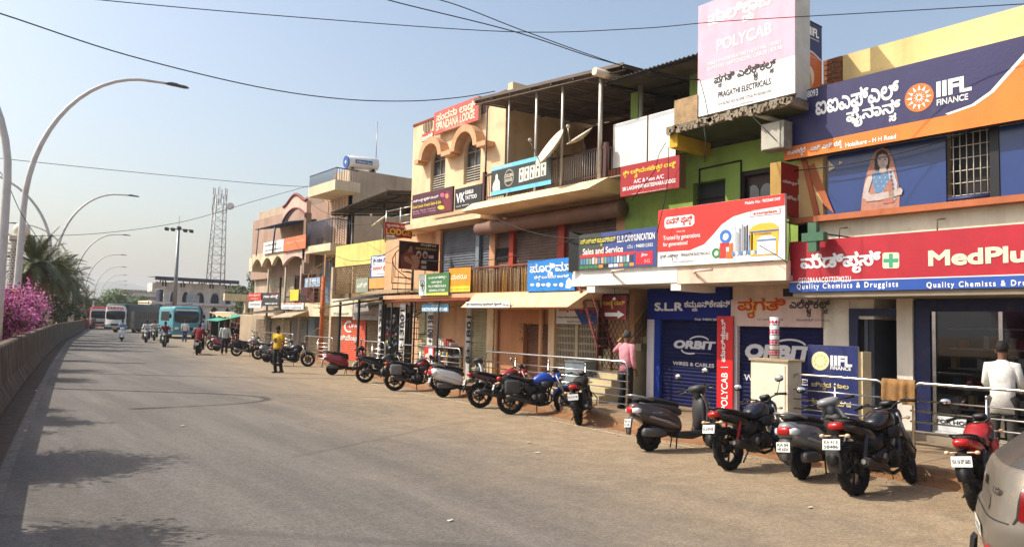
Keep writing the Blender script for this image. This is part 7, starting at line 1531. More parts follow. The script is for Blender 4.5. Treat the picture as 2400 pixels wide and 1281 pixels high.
def make_bike(label, loc, heading, tank=(30, 30, 32), tail=None, plate='KA 16 1234', steer=.3, lean=8, rim=None, bag=None, muffler=None, bar_mirror=True, muf_up=False, guard=True, spring_col=None, seatcol=None, mono=False, cover=False, name='motorcycle', group='two-wheelers parked along the kerb', mirror_only=None, tank2=None, hugger=False, scale=1.0):
    t = thing(name, label, 'motorcycle', loc, rad(90-heading), group=group, local=True); t.rotation_euler = (rad(-lean), 0, rad(90-heading)); t.scale = (scale,)*3
    tm = gloss(*tank); tl = gloss(*(tail or tank)); rm = rim or mat(34, 33, 33, .5, .5, var=.2); PV_ = (.40, 0, .85); FX, RX, R_ = .665, -.64, .305
    wheel(t, RX, 0, R_, .12, rm, 6)
    # front end, turned with the bars
    k0 = len(t.children); fw = wheel(t, FX, 0, R_, .095, rm, 6)
    for o in [fw]+list(fw.children):
        M = Matrix.Rotation(steer, 3, Vector((-.42, 0, .9)).normalized()); p = Vector(PV_)
        for v in o.data.vertices: v.co = p+M @ (v.co-p)
    for s in (-1, 1):
        mb = MB().tube([(FX, s*.095, R_), (.56, s*.095, .52), (.40, s*.095, .88)], [.03, .03, .018], 8); rot_steer(mb, steer).build('fork', ALU if s else ALU, t)
    mb = MB(); ring = []
    for k in range(12):
        a = rad(25+k*13); c, s_ = math.cos(a), math.sin(a); rr = R_+.028
        ring.append([(FX+rr*c, -.062, R_+rr*s_-.02), (FX+(rr+.02)*c, -.04, R_+(rr+.02)*s_), (FX+(rr+.026)*c, 0, R_+(rr+.026)*s_), (FX+(rr+.02)*c, .04, R_+(rr+.02)*s_), (FX+rr*c, .062, R_+rr*s_-.02), (FX+(rr+.01)*c, 0, R_+(rr+.01)*s_)])
    mb.rings(ring); rot_steer(mb, steer).build('front_mudguard', tm if not cover else BPL, t)
    mb = MB().loft([(.40, .84, .10, .10, 2.4), (.47, .84, .125, .12, 2.5), (.53, .83, .115, .11, 2.4), (.56, .82, .09, .085, 2.2)], 16); rot_steer(mb, steer); hl = mb.build('headlamp_cowl', tm, t)
    mb = MB().loft([(.555, .82, .088, .082, 2.2), (.585, .815, .06, .055, 2.2)], 16); rot_steer(mb, steer).build('headlamp', CLR, hl)
    mb = MB().loft([(.42, .95, .09, .03, 2.4), (.46, .985, .085, .045, 2.4), (.50, .97, .05, .02, 2.4)], 12); rot_steer(mb, steer).build('visor', BPL, hl)
    mb = MB().tube([(.30, -.36, .985), (.335, -.24, 1.01), (.36, -.12, .985), (.37, -.05, .93), (.37, .05, .93), (.36, .12, .985), (.335, .24, 1.01), (.30, .36, .985)], .012, 8); rot_steer(mb, steer); hb = mb.build('handlebar', DKM, t)
    for s in (-1, 1):
        mb = MB().tube([(.325, s*.26, 1.006), (.298, s*.37, .985)], .019, 8); rot_steer(mb, steer).build('grip', mat(24, 24, 24, .85), hb); mb = MB().tube([(.35, s*.23, 1.0), (.375, s*.28, .99), (.36, s*.38, .965)], .007, 5); rot_steer(mb, steer).build('lever', ALU, hb)
        mb = MB().cbox((.335, s*.215, 1.01), .05, .05, .04); rot_steer(mb, steer).build('switch_box', BPL, hb)
        mb = MB().tube([(.46, s*.10, .80), (.47, s*.17, .80)], .008, 5).ball((.475, s*.19, .80), .035, .028, .022); rot_steer(mb, steer).build('indicator', AMB, hl)
    mb = MB().loft([(.36, 1.0, .06, .03, 3), (.41, 1.01, .085, .035, 3), (.45, 1.0, .07, .025, 3)], 12); rot_steer(mb, steer).build('instrument_panel', BPL, hb)
    if bar_mirror: mirrors(t, .325, 1.01, .23, steer, PV_, only=mirror_only)
    # tank, seat, tail
    tk = MB().loft([(-.15, .735, .07, .05, 2.2), (-.08, .765, .11, .085, 2.4), (.03, .80, .145, .125, 2.5), (.15, .815, .155, .135, 2.5), (.26, .81, .135, .12, 2.4), (.33, .79, .085, .085, 2.2), (.37, .775, .04, .04, 2)], 18).build('tank', tm if not cover else SEATM, t)
    MB().lathe([(.005, 0), (.04, 0), (.038, .012), (.005, .014)], (.13, 0, .947), 'z', 14).build('fuel_cap', ALU, tk)
    if tank2:
        for s in (-1, 1): MB().loft([(.0, .76, .03, .03, 2.5, s*.135), (.14, .80, .022, .065, 2.5, s*.145), (.3, .80, .02, .03, 2.5, s*.115)], 10).build('tank_stripe', gloss(*tank2), tk)
    for s in (-1, 1): MB().loft([(.05, .66, .02, .06, 2.4, s*.13), (.2, .66, .025, .09, 2.4, s*.16), (.33, .69, .02, .05, 2.4, s*.15)], 10).build('tank_shroud', tl if tank2 else BPL, tk)
    MB().loft([(-.80, .835, .07, .025, 2.4), (-.70, .83, .105, .045, 2.6), (-.52, .815, .12, .05, 2.7), (-.40, .785, .125, .05, 2.7), (-.26, .755, .135, .05, 2.7), (-.13, .755, .11, .05, 2.5), (-.06, .765, .07, .04, 2.2)], 16).build('seat', SEATM, t)
    tc_ = MB().loft([(-.90, .80, .055, .035, 2.6), (-.80, .775, .105, .06, 2.8), (-.6, .735, .13, .075, 2.8), (-.4, .685, .13, .085, 2.8), (-.25, .64, .12, .09, 2.6), (-.15, .60, .08, .07, 2.4)], 16).build('tail_panel', tl, t)
    MB().loft([(-.34, .56, .125, .07, 3), (-.22, .55, .135, .11, 3), (-.08, .56, .12, .09, 3), (0, .57, .08, .06, 2.5)], 14).build('side_panel', BPL, t)
    MB().loft([(-.955, .795, .055, .028, 2.8), (-.92, .80, .085, .045, 2.8), (-.86, .795, .10, .05, 2.8)], 14).build('tail_light', REDL, t)
    MB().tube([(-.45, .13, .77), (-.72, .135, .86), (-.88, .11, .885), (-.92, 0, .89), (-.88, -.11, .885), (-.72, -.135, .86), (-.45, -.13, .77)], .011, 8).build('grab_rail', DKM if tail else DKM, t)
    # rear mudguard, number plate, indicators
    mb = MB(); rg = []
    for x, z, hw in ((-.78, .70, .07), (-.90, .67, .085), (-.99, .58, .085), (-1.04, .47, .08), (-1.06, .38, .06)): rg.append([(x, -hw, z), (x-.015, 0, z+.012), (x, hw, z), (x+.02, 0, z-.012)])
    mb.rings(rg).build('rear_mudguard', BPL, t)
    M = Matrix.Translation(Vector((-1.03, 0, .60))) @ Matrix.Rotation(rad(14), 4, 'Y'); np_ = MB(); np_.cbox((0, 0, 0), .012, .21, .12); np_.v = [tuple(M @ Vector(v)) for v in np_.v]; npo = np_.build('number_plate', PLATE, t)
    w1, w2 = plate.split('|') if '|' in plate else (plate, None)
    if w2: plate_text(npo, w1, -.009, .008, .045, .085, M); plate_text(npo, w2, -.009, -.045, -.008, .085, M)
    else: plate_text(npo, w1, -.009, -.025, .025, .09, M)
    for s in (-1, 1): MB().tube([(-.92, s*.05, .69), (-.93, s*.13, .69)], .009, 5).ball((-.935, s*.155, .69), .035, .03, .024).build('indicator', AMB, t)
    # engine and frame
    en = MB(); en.loft([(-.18, .36, .10, .10, 4), (-.08, .36, .125, .13, 4), (.1, .36, .125, .13, 4), (.2, .38, .10, .09, 4)], 14); e = en.build('engine', ENG, t)
    fn = MB()
    for k in range(8): z = .50+k*.021; fn.cbox((.10+k*.006, 0, z), .19-.006*abs(k-4), .19, .010)
    fn.loft([(.03, .58, .07, .1, 4), (.2, .58, .07, .1, 4)], 10); fn.build('cylinder_fins', ENG, e)
    MB().lathe([(.01, -.03), (.10, -.03), (.115, 0), (.115, .04), (.01, .04)], (.07, -.15, .36), 'y', 18).build('clutch_cover', DKM, e); MB().lathe([(.01, -.04), (.10, -.04), (.105, 0), (.08, .03), (.01, .03)], (.02, .15, .36), 'y', 18).build('magneto_cover', DKM, e); MB().lathe([(.01, -.012), (.055, -.012), (.055, .01), (.01, .01)], (-.12, -.145, .38), 'y', 14).build('sprocket_cover', ALU, e)
    fr = MB().tube([(.40, 0, .84), (.2, 0, .78), (-.2, 0, .66), (-.85, 0, .74)], .022, 6).tube([(.40, 0, .80), (.29, 0, .55), (.22, 0, .26), (0, 0, .21), (-.2, 0, .24), (-.26, 0, .62)], .02, 6)
    for s in (-1, 1): fr.tube([(-.22, s*.1, .34), (-.62, s*.10, .31)], .022, 6)
    fr.build('frame', BPL, t)
    for s in (-1, 1): mb = MB(); spring(mb, (-.60, s*.135, .38), (-.45, s*.125, .68)); mb.build('shock', mat(*(spring_col or (60, 60, 62)), .5, .2), t)
    MB().loft([(-.62, .40, .012, .03, 3, .12), (-.35, .43, .012, .035, 3, .12), (-.15, .40, .012, .04, 3, .12)], 8).build('chain_guard', BPL, t)
    # exhaust on the right-hand side
    ex = MB().tube([(.20, -.04, .52), (.30, -.07, .44), (.30, -.11, .30), (.20, -.14, .22), (0, -.15, .19), (-.15, -.16, .23)], .021, 8); exo = ex.build('exhaust_pipe', DKM, t)
    mz = .13 if muf_up else 0
    MB().tube([(-.12, -.16, .22), (-.24, -.185, .27+mz*.4), (-.34, -.195, .31+mz*.6), (-.68, -.205, .375+mz), (-.74, -.206, .385+mz)], [.024, .045, .058, .06, .05], 14).build('muffler', muffler or mat(70, 66, 62, .45, .5, var=.3, scale=6, stain=(130, 108, 80, .5)), exo); MB().tube([(-.735, -.206, .385+mz), (-.765, -.207, .39+mz)], [.03, .028], 12).build('muffler_tip', ALU, exo)
    MB().loft([(-.62, .42+mz, .012, .035, 3, -.255), (-.45, .385+mz*.85, .012, .045, 3, -.25), (-.3, .35+mz*.6, .01, .03, 3, -.235)], 8).build('heat_shield', DKM, exo)
    for s in (-1, 1): MB().tube([(.02, s*.12, .27), (.02, s*.26, .27)], .014, 6).tube([(-.30, s*.13, .34), (-.31, s*.24, .35)], .013, 6).build('footpeg', mat(26, 26, 26, .8), t)
    MB().tube([(0, .12, .24), (.03, .27, .042), (.06, .285, .04)], .012, 6).build('side_stand', DKM, t)
    if guard: MB().tube([(.27, -.03, .66), (.31, -.22, .56), (.32, -.30, .44), (.29, -.27, .30), (.2, -.06, .26), (.2, .06, .26), (.29, .27, .30), (.32, .30, .44), (.31, .22, .56), (.27, .03, .66)], .012, 8).build('crash_guard', DKM, t)
    if hugger:
        M2 = Matrix.Translation(Vector((-1.02, 0, .42))) @ Matrix.Rotation(rad(-4), 4, 'Y'); mb = MB().loft([(-.02, 0, .085, .13, 4), (.0, 0, .095, .15, 4)], 14); mb.v = [tuple(M2 @ Vector(v)) for v in mb.v]; hg = mb.build('mud_flap', plastic(52, 50, 48, .7), t)
    if bag:
        for s in (-1, 1): MB().loft([(-.80, .60, .04, .13, 5, s*.20), (-.76, .60, .055, .15, 5, s*.20), (-.50, .60, .055, .15, 5, s*.20), (-.46, .60, .04, .13, 5, s*.20)], 14).build('saddle_bag', plastic(*bag, .8), t)
    return t
def make_scooter(label, loc, heading, body=(60, 50, 46), trim=None, plate='KA 16 1234', steer=.25, lean=7, seat=None, dark=(40, 40, 42), group='two-wheelers parked along the kerb', script=None, mirror_only=None):
    t = thing('scooter', label, 'scooter', loc, rad(90-heading), group=group, local=True); t.rotation_euler = (rad(-lean), 0, rad(90-heading)); bm_ = gloss(*body); dk = plastic(*dark, .5); FX, RX, R_ = .66, -.58, .225; PV_ = (.47, 0, .75)
    wheel(t, RX, 0, R_, .105, mat(44, 43, 42, .5, .4, var=.2), 5, disc=False, n=24, solid=True); fw = wheel(t, FX, 0, R_, .10, mat(44, 43, 42, .5, .4, var=.2), 5, disc=False, n=24)
    for o in [fw]+list(fw.children):
        M = Matrix.Rotation(steer, 3, Vector((-.42, 0, .9)).normalized()); p = Vector(PV_)
        for v in o.data.vertices: v.co = p+M @ (v.co-p)
    mb = MB(); rg = []
    for k in range(11):
        a = rad(20+k*14.5); c, s_ = math.cos(a), math.sin(a); rr = R_+.03; rg.append([(FX+(rr-.05)*c, -.085, R_+(rr-.05)*s_), (FX+(rr+.015)*c, -.065, R_+(rr+.015)*s_), (FX+(rr+.03)*c, 0, R_+(rr+.03)*s_), (FX+(rr+.015)*c, .065, R_+(rr+.015)*s_), (FX+(rr-.05)*c, .085, R_+(rr-.05)*s_), (FX+rr*c, 0, R_+rr*s_)])
    mb.rings(rg); rot_steer(mb, steer, PV_).build('front_mudguard', bm_, t)
    for s in (-1, 1): mb = MB().tube([(FX, s*.075, R_), (.56, s*.06, .55)], .022, 6); rot_steer(mb, steer, PV_).build('fork', DKM, t)
    # leg shield
    mb = MB(); rg = []
    for z, x, hw, th, bul in ((.27, .40, .17, .05, .05), (.36, .45, .19, .05, .08), (.5, .50, .20, .06, .10), (.65, .52, .205, .07, .11), (.78, .51, .19, .07, .10), (.88, .48, .14, .06, .08), (.94, .46, .08, .05, .05)):
        r_ = []
        for k in range(9): q = -1+k/4; r_.append((x+bul*(1-q*q), q*hw, z))
        for k in range(8, -1, -1): q = -1+k/4; r_.append((x-th+bul*.6*(1-q*q)-.0, q*hw*.96, z))
        rg.append(r_)
    mb.rings(rg); ap = mb.build('leg_shield', bm_, t)
    MB().loft([(.40, .55, .15, .26, 3.5), (.44, .58, .165, .28, 3.5), (.47, .6, .14, .26, 3.5)], 14).build('inner_panel', dk, ap)
    mb = MB().box(-.08, .44, -.17, .17, .255, .30); mb.loft([(-.1, .25, .14, .05, 4), (.2, .22, .15, .05, 4), (.42, .27, .14, .05, 4)], 12); mb.build('floorboard', dk, t)
    # rear body
    rb = MB().loft([(-.915, .69, .05, .05, 2.4), (-.88, .68, .10, .10, 2.6), (-.80, .655, .155, .14, 2.7), (-.66, .61, .195, .175, 2.8), (-.48, .565, .215, .20, 2.8), (-.30, .52, .215, .205, 2.8), (-.15, .475, .20, .18, 2.7), (-.05, .43, .165, .14, 2.6), (0, .40, .12, .10, 2.4)], 20).build('rear_body', bm_, t)
    for s in (-1, 1): MB().loft([(-.86, .60, .012, .015, 2.4, s*.11), (-.6, .545, .012, .022, 2.4, s*.198), (-.3, .46, .012, .025, 2.4, s*.212), (-.08, .38, .012, .02, 2.4, s*.17)], 8).build('trim_line', gloss(*(trim or [min(255, c+45) for c in body])), rb)
    MB().loft([(-.55, .36, .12, .08, 3), (-.3, .34, .14, .09, 3), (-.08, .32, .13, .06, 3)], 12).build('under_tray', dk, t)
    MB().loft([(-.83, .835, .07, .022, 2.4), (-.74, .835, .12, .045, 2.6), (-.55, .82, .145, .055, 2.7), (-.38, .80, .155, .055, 2.7), (-.2, .765, .155, .055, 2.7), (-.06, .74, .13, .05, 2.6), (.0, .72, .07, .03, 2.4)], 16).build('seat', mat(*seat, .7, var=.2) if seat else SEATM, t)
    MB().loft([(-.78, .76, .13, .04, 3), (-.5, .74, .17, .05, 3), (-.15, .68, .17, .06, 3), (0, .62, .13, .06, 3)], 14).build('seat_base', dk, t)
    MB().tube([(-.55, .15, .82), (-.74, .155, .87), (-.90, .11, .905), (-.945, 0, .91), (-.90, -.11, .905), (-.74, -.155, .87), (-.55, -.15, .82)], .019, 8).build('grab_rail', mat(150, 150, 152, .35, .6), t)
    tl = MB().loft([(-.945, .665, .055, .035, 3), (-.925, .67, .10, .055, 3), (-.885, .67, .12, .06, 3)], 14).build('tail_light', REDL, t)
    for s in (-1, 1): MB().loft([(-.925, .66, .02, .035, 2.5, s*.10), (-.86, .66, .035, .05, 2.5, s*.135), (-.80, .66, .02, .03, 2.5, s*.165)], 10).build('indicator', CLR, tl)
    mb = MB(); rg = []
    for x, z, hw in ((-.86, .58, .09), (-.92, .52, .10), (-.95, .40, .10), (-.955, .28, .08)): rg.append([(x, -hw, z), (x-.012, 0, z+.01), (x, hw, z), (x+.02, 0, z-.01)])
    mb.rings(rg).build('rear_mudguard', plastic(88, 86, 84, .6), t)
    M = Matrix.Translation(Vector((-.965, 0, .46))) @ Matrix.Rotation(rad(8), 4, 'Y'); mb = MB(); mb.cbox((0, 0, 0), .012, .2, .13); mb.v = [tuple(M @ Vector(v)) for v in mb.v]; npo = mb.build('number_plate', PLATE, t); w1, w2 = plate.split('|') if '|' in plate else (plate, None)
    if w2: plate_text(npo, w1, -.009, .008, .05, .08, M); plate_text(npo, w2, -.009, -.05, -.008, .08, M)
    else: plate_text(npo, w1, -.009, -.025, .025, .085, M)
    # drive side and exhaust
    MB().loft([(-.70, .25, .03, .06, 4, .11), (-.5, .27, .045, .10, 4, .12), (-.2, .30, .045, .09, 4, .12), (-.1, .30, .03, .06, 4, .11)], 12).build('gearbox', ENG, t)
    MB().loft([(-.80, .30, .03, .04, 3, -.17), (-.76, .31, .055, .07, 3, -.175), (-.5, .30, .06, .075, 3, -.18), (-.36, .28, .04, .05, 3, -.17)], 14).build('muffler', mat(96, 93, 90, .5, .5, var=.3, stain=(130, 110, 84, .4)), t); MB().tube([(-.38, -.17, .28), (-.2, -.15, .24), (-.05, -.1, .25)], .02, 6).build('exhaust_pipe', DKM, t)
    mb = MB(); spring(mb, (-.60, .12, .3), (-.5, .12, .55)); mb.build('shock', DKM, t)
    # headset
    mb = MB().loft([(.33, 1.0, .09, .035, 2.6), (.40, 1.005, .16, .065, 2.8), (.48, .995, .17, .08, 2.8), (.55, .98, .13, .075, 2.6), (.59, .965, .07, .05, 2.4)], 16).tube([(.46, 0, .82), (.42, 0, .98)], .06, 8); rot_steer(mb, steer, PV_); hd = mb.build('handlebar_cowl', dk if trim else bm_, t)
    mb = MB().loft([(.57, .965, .095, .055, 2.6), (.605, .955, .06, .035, 2.6)], 14); rot_steer(mb, steer, PV_).build('headlamp', CLR, hd)
    mb = MB().tube([(.37, -.37, 1.0), (.40, -.15, 1.01), (.40, .15, 1.01), (.37, .37, 1.0)], .013, 8); rot_steer(mb, steer, PV_); hb = mb.build('handlebar', DKM, t)
    for s in (-1, 1):
        mb = MB().tube([(.39, s*.24, 1.006), (.37, s*.375, 1.0)], .02, 8); rot_steer(mb, steer, PV_).build('grip', mat(24, 24, 24, .85), hb); mb = MB().tube([(.42, s*.2, 1.0), (.44, s*.27, .99), (.42, s*.37, .97)], .007, 5); rot_steer(mb, steer, PV_).build('lever', ALU, hb)
    mirrors(t, .40, 1.02, .2, steer, PV_, only=mirror_only, up=.2); MB().tube([(-.05, .12, .22), (-.02, .24, .035)], .012, 6).build('side_stand', DKM, t); MB().tube([(-.1, -.1, .2), (-.14, -.12, .03)], .012, 6).build('centre_stand', DKM, t)
    if script: o = outlines(script, .01, .3); tris, ax, ay, bx, by = o; mb = MB(); [mb.add([(-.62+(q.x-ax)/(bx-ax)*.2, -.217+((q.x-ax)/(bx-ax))*-.004, .60+(q.y-ay)/(by-ay)*.035) for q in pts], [tuple(f) for f in tr]) for pts, tr in tris]; mb.build('badge', CHROME, rb)
    return t
def put(ur, vr, heading, wb=.64):
    """rear wheel contact seen at (ur, vr); returns the middle of the machine"""
    p = gz(ur, vr); h = rad(heading); return (p.x+wb*math.sin(h), p.y+wb*math.cos(h), 0)
# ------------------------------------------------------------------ the parked row, near to far
S = put
make_bike('red sports motorcycle with a red tail and white number plate beside the car', S(2292, 1196, 80), 80, (150, 22, 26), (176, 24, 28), 'KA 16 EP 5683', steer=.1, spring_col=None, muf_up=True, guard=False, tank2=(30, 30, 34), mirror_only=1)
make_bike('black motorcycle with a hard black rear mud flap, next to the towel on the rail', S(2012, 1158, 91), 91, (20, 20, 24), (18, 18, 19), 'KA 41 E|5B486', steer=.25, hugger=True, muf_up=False, mirror_only=9, scale=1.08)
make_scooter('grey scooter with a wide tail light between two black motorcycles', S(1880, 1122, 89, .58), 89, (128, 128, 130), None, 'KA 04|HF 6354', steer=.5, script='Activa', dark=(44, 44, 46), mirror_only=1)
make_bike('black motorcycle with red shock springs and a bright red tail light', S(1712, 1100, 92), 92, (24, 28, 44), (20, 20, 21), 'KA 16 EM 4105', steer=.35, spring_col=(170, 30, 26))
make_scooter('dark brown scooter with a grey grab rail in front of the blue shutter', S(1522, 1056, 107, .58), 107, (66, 54, 50), (150, 140, 134), 'KA 16|EL 5105', steer=.3, script='Jupiter', dark=(58, 58, 60))
make_bike('black motorcycle seen from behind with a black cover over its tank', S(1358, 995, 52), 52, (24, 24, 26), (24, 24, 25), 'KA 16 Q 1182', steer=-.2, cover=True, bar_mirror=False, guard=True)
make_bike('motorcycle with a blue tank cover and grey saddle bags', S(1196, 970, 118), 118, (24, 70, 170), (34, 34, 36), 'KA 16 J 9182', steer=.15, bag=(72, 70, 68), rim=mat(60, 58, 56, .5, .5), mirror_only=9)
make_bike('maroon and black motorcycle just left of the blue tank one', S(1125, 955, 112), 112, (150, 26, 32), (70, 18, 24), 'KA 16 X 7105', steer=.1, mirror_only=1, tank2=(34, 34, 36))
make_scooter('white scooter with a black seat behind the red standee', S(1038, 930, 106, .58), 106, (226, 224, 220), (200, 198, 194), 'KA 16|EH 2214', steer=.25, dark=(52, 52, 54), mirror_only=9)
make_bike('black motorcycle with grey saddle bags and a red striped tank', S(925, 915, 116), 116, (40, 24, 26), (24, 24, 25), 'KA 17 S 4031', steer=.2, bag=(112, 108, 102), tank2=(150, 30, 34), mirror_only=9)
make_bike('black motorcycle with white number plate between the red scooter and the saddle-bag bike', S(855, 896, 110), 110, (28, 28, 30), (28, 28, 29), 'KA 16 W 2201', steer=.2, mirror_only=1)
make_scooter('red and black scooter first in line after the yellow-shirted man', S(778, 878, 110, .58), 110, (150, 30, 34), (30, 30, 32), 'KA 16|EB 7710', steer=.3, dark=(26, 26, 28))
make_bike('black commuter motorcycle behind the yellow-shirted man', S(648, 857, 122), 122, (40, 30, 36), (34, 30, 32), 'KA 16 P 1180', steer=.1, bag=(60, 58, 56), muffler=metal(150, 148, 146, .35), mirror_only=9)
make_scooter('grey scooter half hidden behind the yellow-shirted man', S(625, 848, 112, .58), 112, (90, 92, 96), None, 'KA 16|C 8812', dark=(40, 40, 42))
make_bike('dark motorcycle with its headlight toward the shops, left of the man in yellow', S(604, 842, 115), 115, (36, 36, 40), (30, 30, 32), 'KA 16 D 3321', mirror_only=9)
make_bike('silver tanked motorcycle with black saddle bags and a long silencer', S(554, 834, 112), 112, (140, 142, 146), (40, 40, 42), 'KA 16 R 5519', bag=(30, 30, 31), muffler=metal(140, 138, 134, .35))
make_scooter('maroon scooter beside the pedestrian in the pale shirt', S(508, 822, 112, .58), 112, (130, 30, 40), None, 'KA 16|H 1902')
make_bike('black motorcycle at the far end of the parked row', S(496, 820, 112), 112, (34, 34, 36), (120, 28, 34), 'KA 16 B 4471', mirror_only=9)
SRC = [o for o in bpy.data.objects if o.type == 'EMPTY' and o.parent is None and o.name.startswith(('motorcycle', 'scooter'))]
for k, (u, v, hd, lb) in enumerate([(575, 806, 150, 'dark motorcycle parked close to the market stall'), (596, 812, 140, 'scooter parked between the market stall and the silver motorcycle'), (545, 802, 160, 'motorcycle parked deepest among the stall bikes'), (530, 806, 120, 'motorcycle parked behind the maroon scooter')]):
    c = copy_tree(SRC[[3, 13, 10, 14][k]]); p = gz(u, v); c.location = p; c.rotation_euler = (rad(-8), 0, rad(90-hd)); c['label'] = lb; c['group'] = 'two-wheelers parked along the kerb'
# ------------------------------------------------------------------ railings along the pavement
def railing(label, a, b, n=5, posts=2, loop0=True, loop1=True, h=1.06, z=.2):
    a, b = Vector(a), Vector(b); t = thing('pavement_railing', label, 'railing', ((a.x+b.x)/2, (a.y+b.y)/2, z), group='steel railings along the pavement'); d = (b-a).normalized(); up = Vector((0, 0, 1)); az = a+up*z; bz = b+up*z; r = .024
    pts = [az, az+up*(h-.1), az+up*(h-.03)+d*.03, az+up*h+d*.1, bz+up*h-d*.1, bz+up*(h-.03)-d*.03, bz+up*(h-.1), bz]
    MB().tube(pts, r, 10).build('hoop', STEEL, t)
    for k in range(n): q = .12+k*(h-.22)/n; MB().tube([az+up*q-d*.05, bz+up*q+d*.05], .014, 8).build('rail', STEEL, t)
    for k in range(posts): p = az+(bz-az)*((k+1)/(posts+1)); MB().tube([p, p+up*(h-.16)], .024, 8).build('post', STEEL, t); MB().ball(p+up*(h-.13), .03, n=8, m=5).build('post_cap', STEEL, t)
    return t
def rp(u, v, z=1.26): p = gz(u, v, z); return (p.x, p.y, 0)
XR = 12.35
def ru(u, v): p = ox(u, v, XR); return (XR, p.y, 0)
railing('steel railing in front of the pharmacy glass, towel at its end', (XR, ox(2140, 880, XR).y+.0, 0), (XR, 1.2, 0), posts=3)
railing('short steel railing in front of the navy finance board', (XR, ox(1856, 862, XR).y, 0), (XR, ox(2070, 876, XR).y, 0), posts=1)
railing('long steel railing ending beside the man in the pink shirt', (XR, ox(1140, 818, XR).y, 0), (XR, ox(1470, 850, XR).y, 0), posts=3)
railing('steel railing in front of the footwear shop', (12.75, ox(945, 800, 12.75).y, 0), (12.75, ox(1079, 812, 12.75).y, 0), posts=2)
railing('short steel railing beside the hanging packets', (13.3, ox(847, 792, 13.3).y, 0), (13.3, ox(902, 795, 13.3).y, 0), posts=1)
railing('steel railing in front of the spiral stair and orange shutter', (14.0, ox(714, 785, 14.0).y, 0), (14.0, ox(780, 790, 14.0).y, 0), posts=1)
railing('steel railing below the striped awning', (15.0, ox(613, 780, 15.0).y, 0), (15.0, ox(687, 784, 15.0).y, 0), posts=1)
railing('far steel railing before the market stall', (16.9, 50.0, 0), (16.4, 47.0, 0), posts=1)
# towel on the railing
tw = MB(); ry = [ox(u, 890, XR).y for u in (2068, 2146)]; n = 16; prof = [(-.05, -.30), (-.045, -.18), (-.04, -.06), (-.03, .02), (0, .045), (.03, .02), (.04, -.08), (.045, -.2)]
vs = []
for i in range(n+1):
    y = ry[0]+(ry[1]-ry[0])*i/n; wv = .012*math.sin(i*1.9)+.02*math.exp(-((i-11)/1.2)**2)
    for dx, dz in prof: vs.append((XR+dx*(1+.4*math.sin(i*1.3))-wv*(1 if dx < 0 else -1), y, 1.26+dz-(.05*(i > 10) if dz < -.1 else 0)))
m_ = len(prof); tw.add(vs, [(i*m_+j, (i+1)*m_+j, (i+1)*m_+j+1, i*m_+j+1) for i in range(n) for j in range(m_-1)], True); tag(tw.build('brown_towel', mat(150, 112, 68, .95, var=.3, scale=9, bump=.6, stain=(84, 60, 40, .5))), 'brown towel hung over the end of the steel railing', 'towel')
# utility cabinet with wrapped post, finance A-board
ub = thing('utility_cabinet', 'cream telecom cabinet standing behind the parked scooter', 'cabinet', (12.3, 8.9, .2)); XU = 12.15; a, z0, b, z1 = Plane('X', XU).rect(1760, 843, 1846, 986); z0 = .2
MB().box(XU, XU+.45, -b, -a, z0+.06, z1).build('body', mat(214, 204, 180, .7, var=.15, scale=3, stain=(140, 100, 70, .4)), ub); MB().box(XU-.012, XU, -b+.05, -a-.05, z0+.14, z1-.06).build('door', mat(220, 210, 188, .7, var=.12, scale=3), ub); MB().box(XU-.03, XU+.48, -b-.03, -a+.03, z1, z1+.04).build('lid', mat(170, 150, 120, .7), ub); MB().box(XU+.02, XU+.43, -b+.03, -a-.03, z0, z0+.06).build('plinth', CONC, ub)
MB().box(XU-.016, XU-.012, -b+.22, -b+.34, z0+.45, z0+.55).build('label', ink(180, 184, 186), ub); letters(ub, 'BESCOM', Plane('X', XU-.012), ('st', b-.5, z0+.16, b-.2, z0+.21), BK, .02, .004)
wp = ox(1826, 800, 12.55); wr = thing('wrapped_post', 'stub post wrapped in pink and white advertising tape on the cabinet', 'post', (12.45, wp.y, z1)); rz_ = .085; ztp = ox(1826, 743, 12.45).z
MB().tube([(12.4, wp.y, z1+.04), (12.4, wp.y, ztp)], rz_, 14).build('post', paint(226, 220, 216), wr); nb = 7
for k in range(nb):
    za = z1+.1+(ztp-z1-.15)*k/nb; MB().tube([(12.4, wp.y, za), (12.4, wp.y, za+.012)], rz_+.004, 14).build('band', BLACK, wr)
    if k % 2 == 0:
        for q in range(5): an = rad(100+q*44); n_ = Vector((math.cos(an), math.sin(an), 0)); s_ = Vector((-n_.y, n_.x, 0)); c = Vector((12.4, wp.y, za+.055))+n_*(rz_+.003); MB().add([c-s_*.032, c+Vector((0, 0, -.04)), c+s_*.032, c+Vector((0, 0, .04))], [(0, 1, 2, 3)]).build('pink_mark', ink(206, 50, 90), wr)
Pab = Plane('X', 12.85); t = board('finance_standing_board', 'navy finance board with a cream disc standing behind the railing', 'standing board', Pab, (1893, 807, 2012, 980), paint(30, 42, 98), paint(226, 206, 160), .04)
patch(t, Pab, ellipse(1923, 845, 21, 22), ink(232, 220, 170), .008, 'logo'); letters(t, 'IIFL', Pab, cl(1947, 844, 1998, 847, 24), WH, .06); letters(t, 'FINANCE', Pab, cl(1947, 861, 1995, 864, 9), WH, .03)
for q in range(10): a = 2*math.pi*q/10; patch(t, Pab, ellipse(1923+13*math.cos(a), 845+13*math.sin(a), 2.6, 2.8, 8), ink(206, 190, 130), .011, 'logo_ray')
letters(t, 'ಚಿನ್ನದ ಸಾಲ', Pab, cl(1902, 903, 1990, 908, 20), ink(216, 200, 130), .02); letters(t, 'ಕೇವಲ 5 ನಿಮಿಷ', Pab, cl(1902, 940, 1995, 946, 18), ink(216, 200, 130), .02)
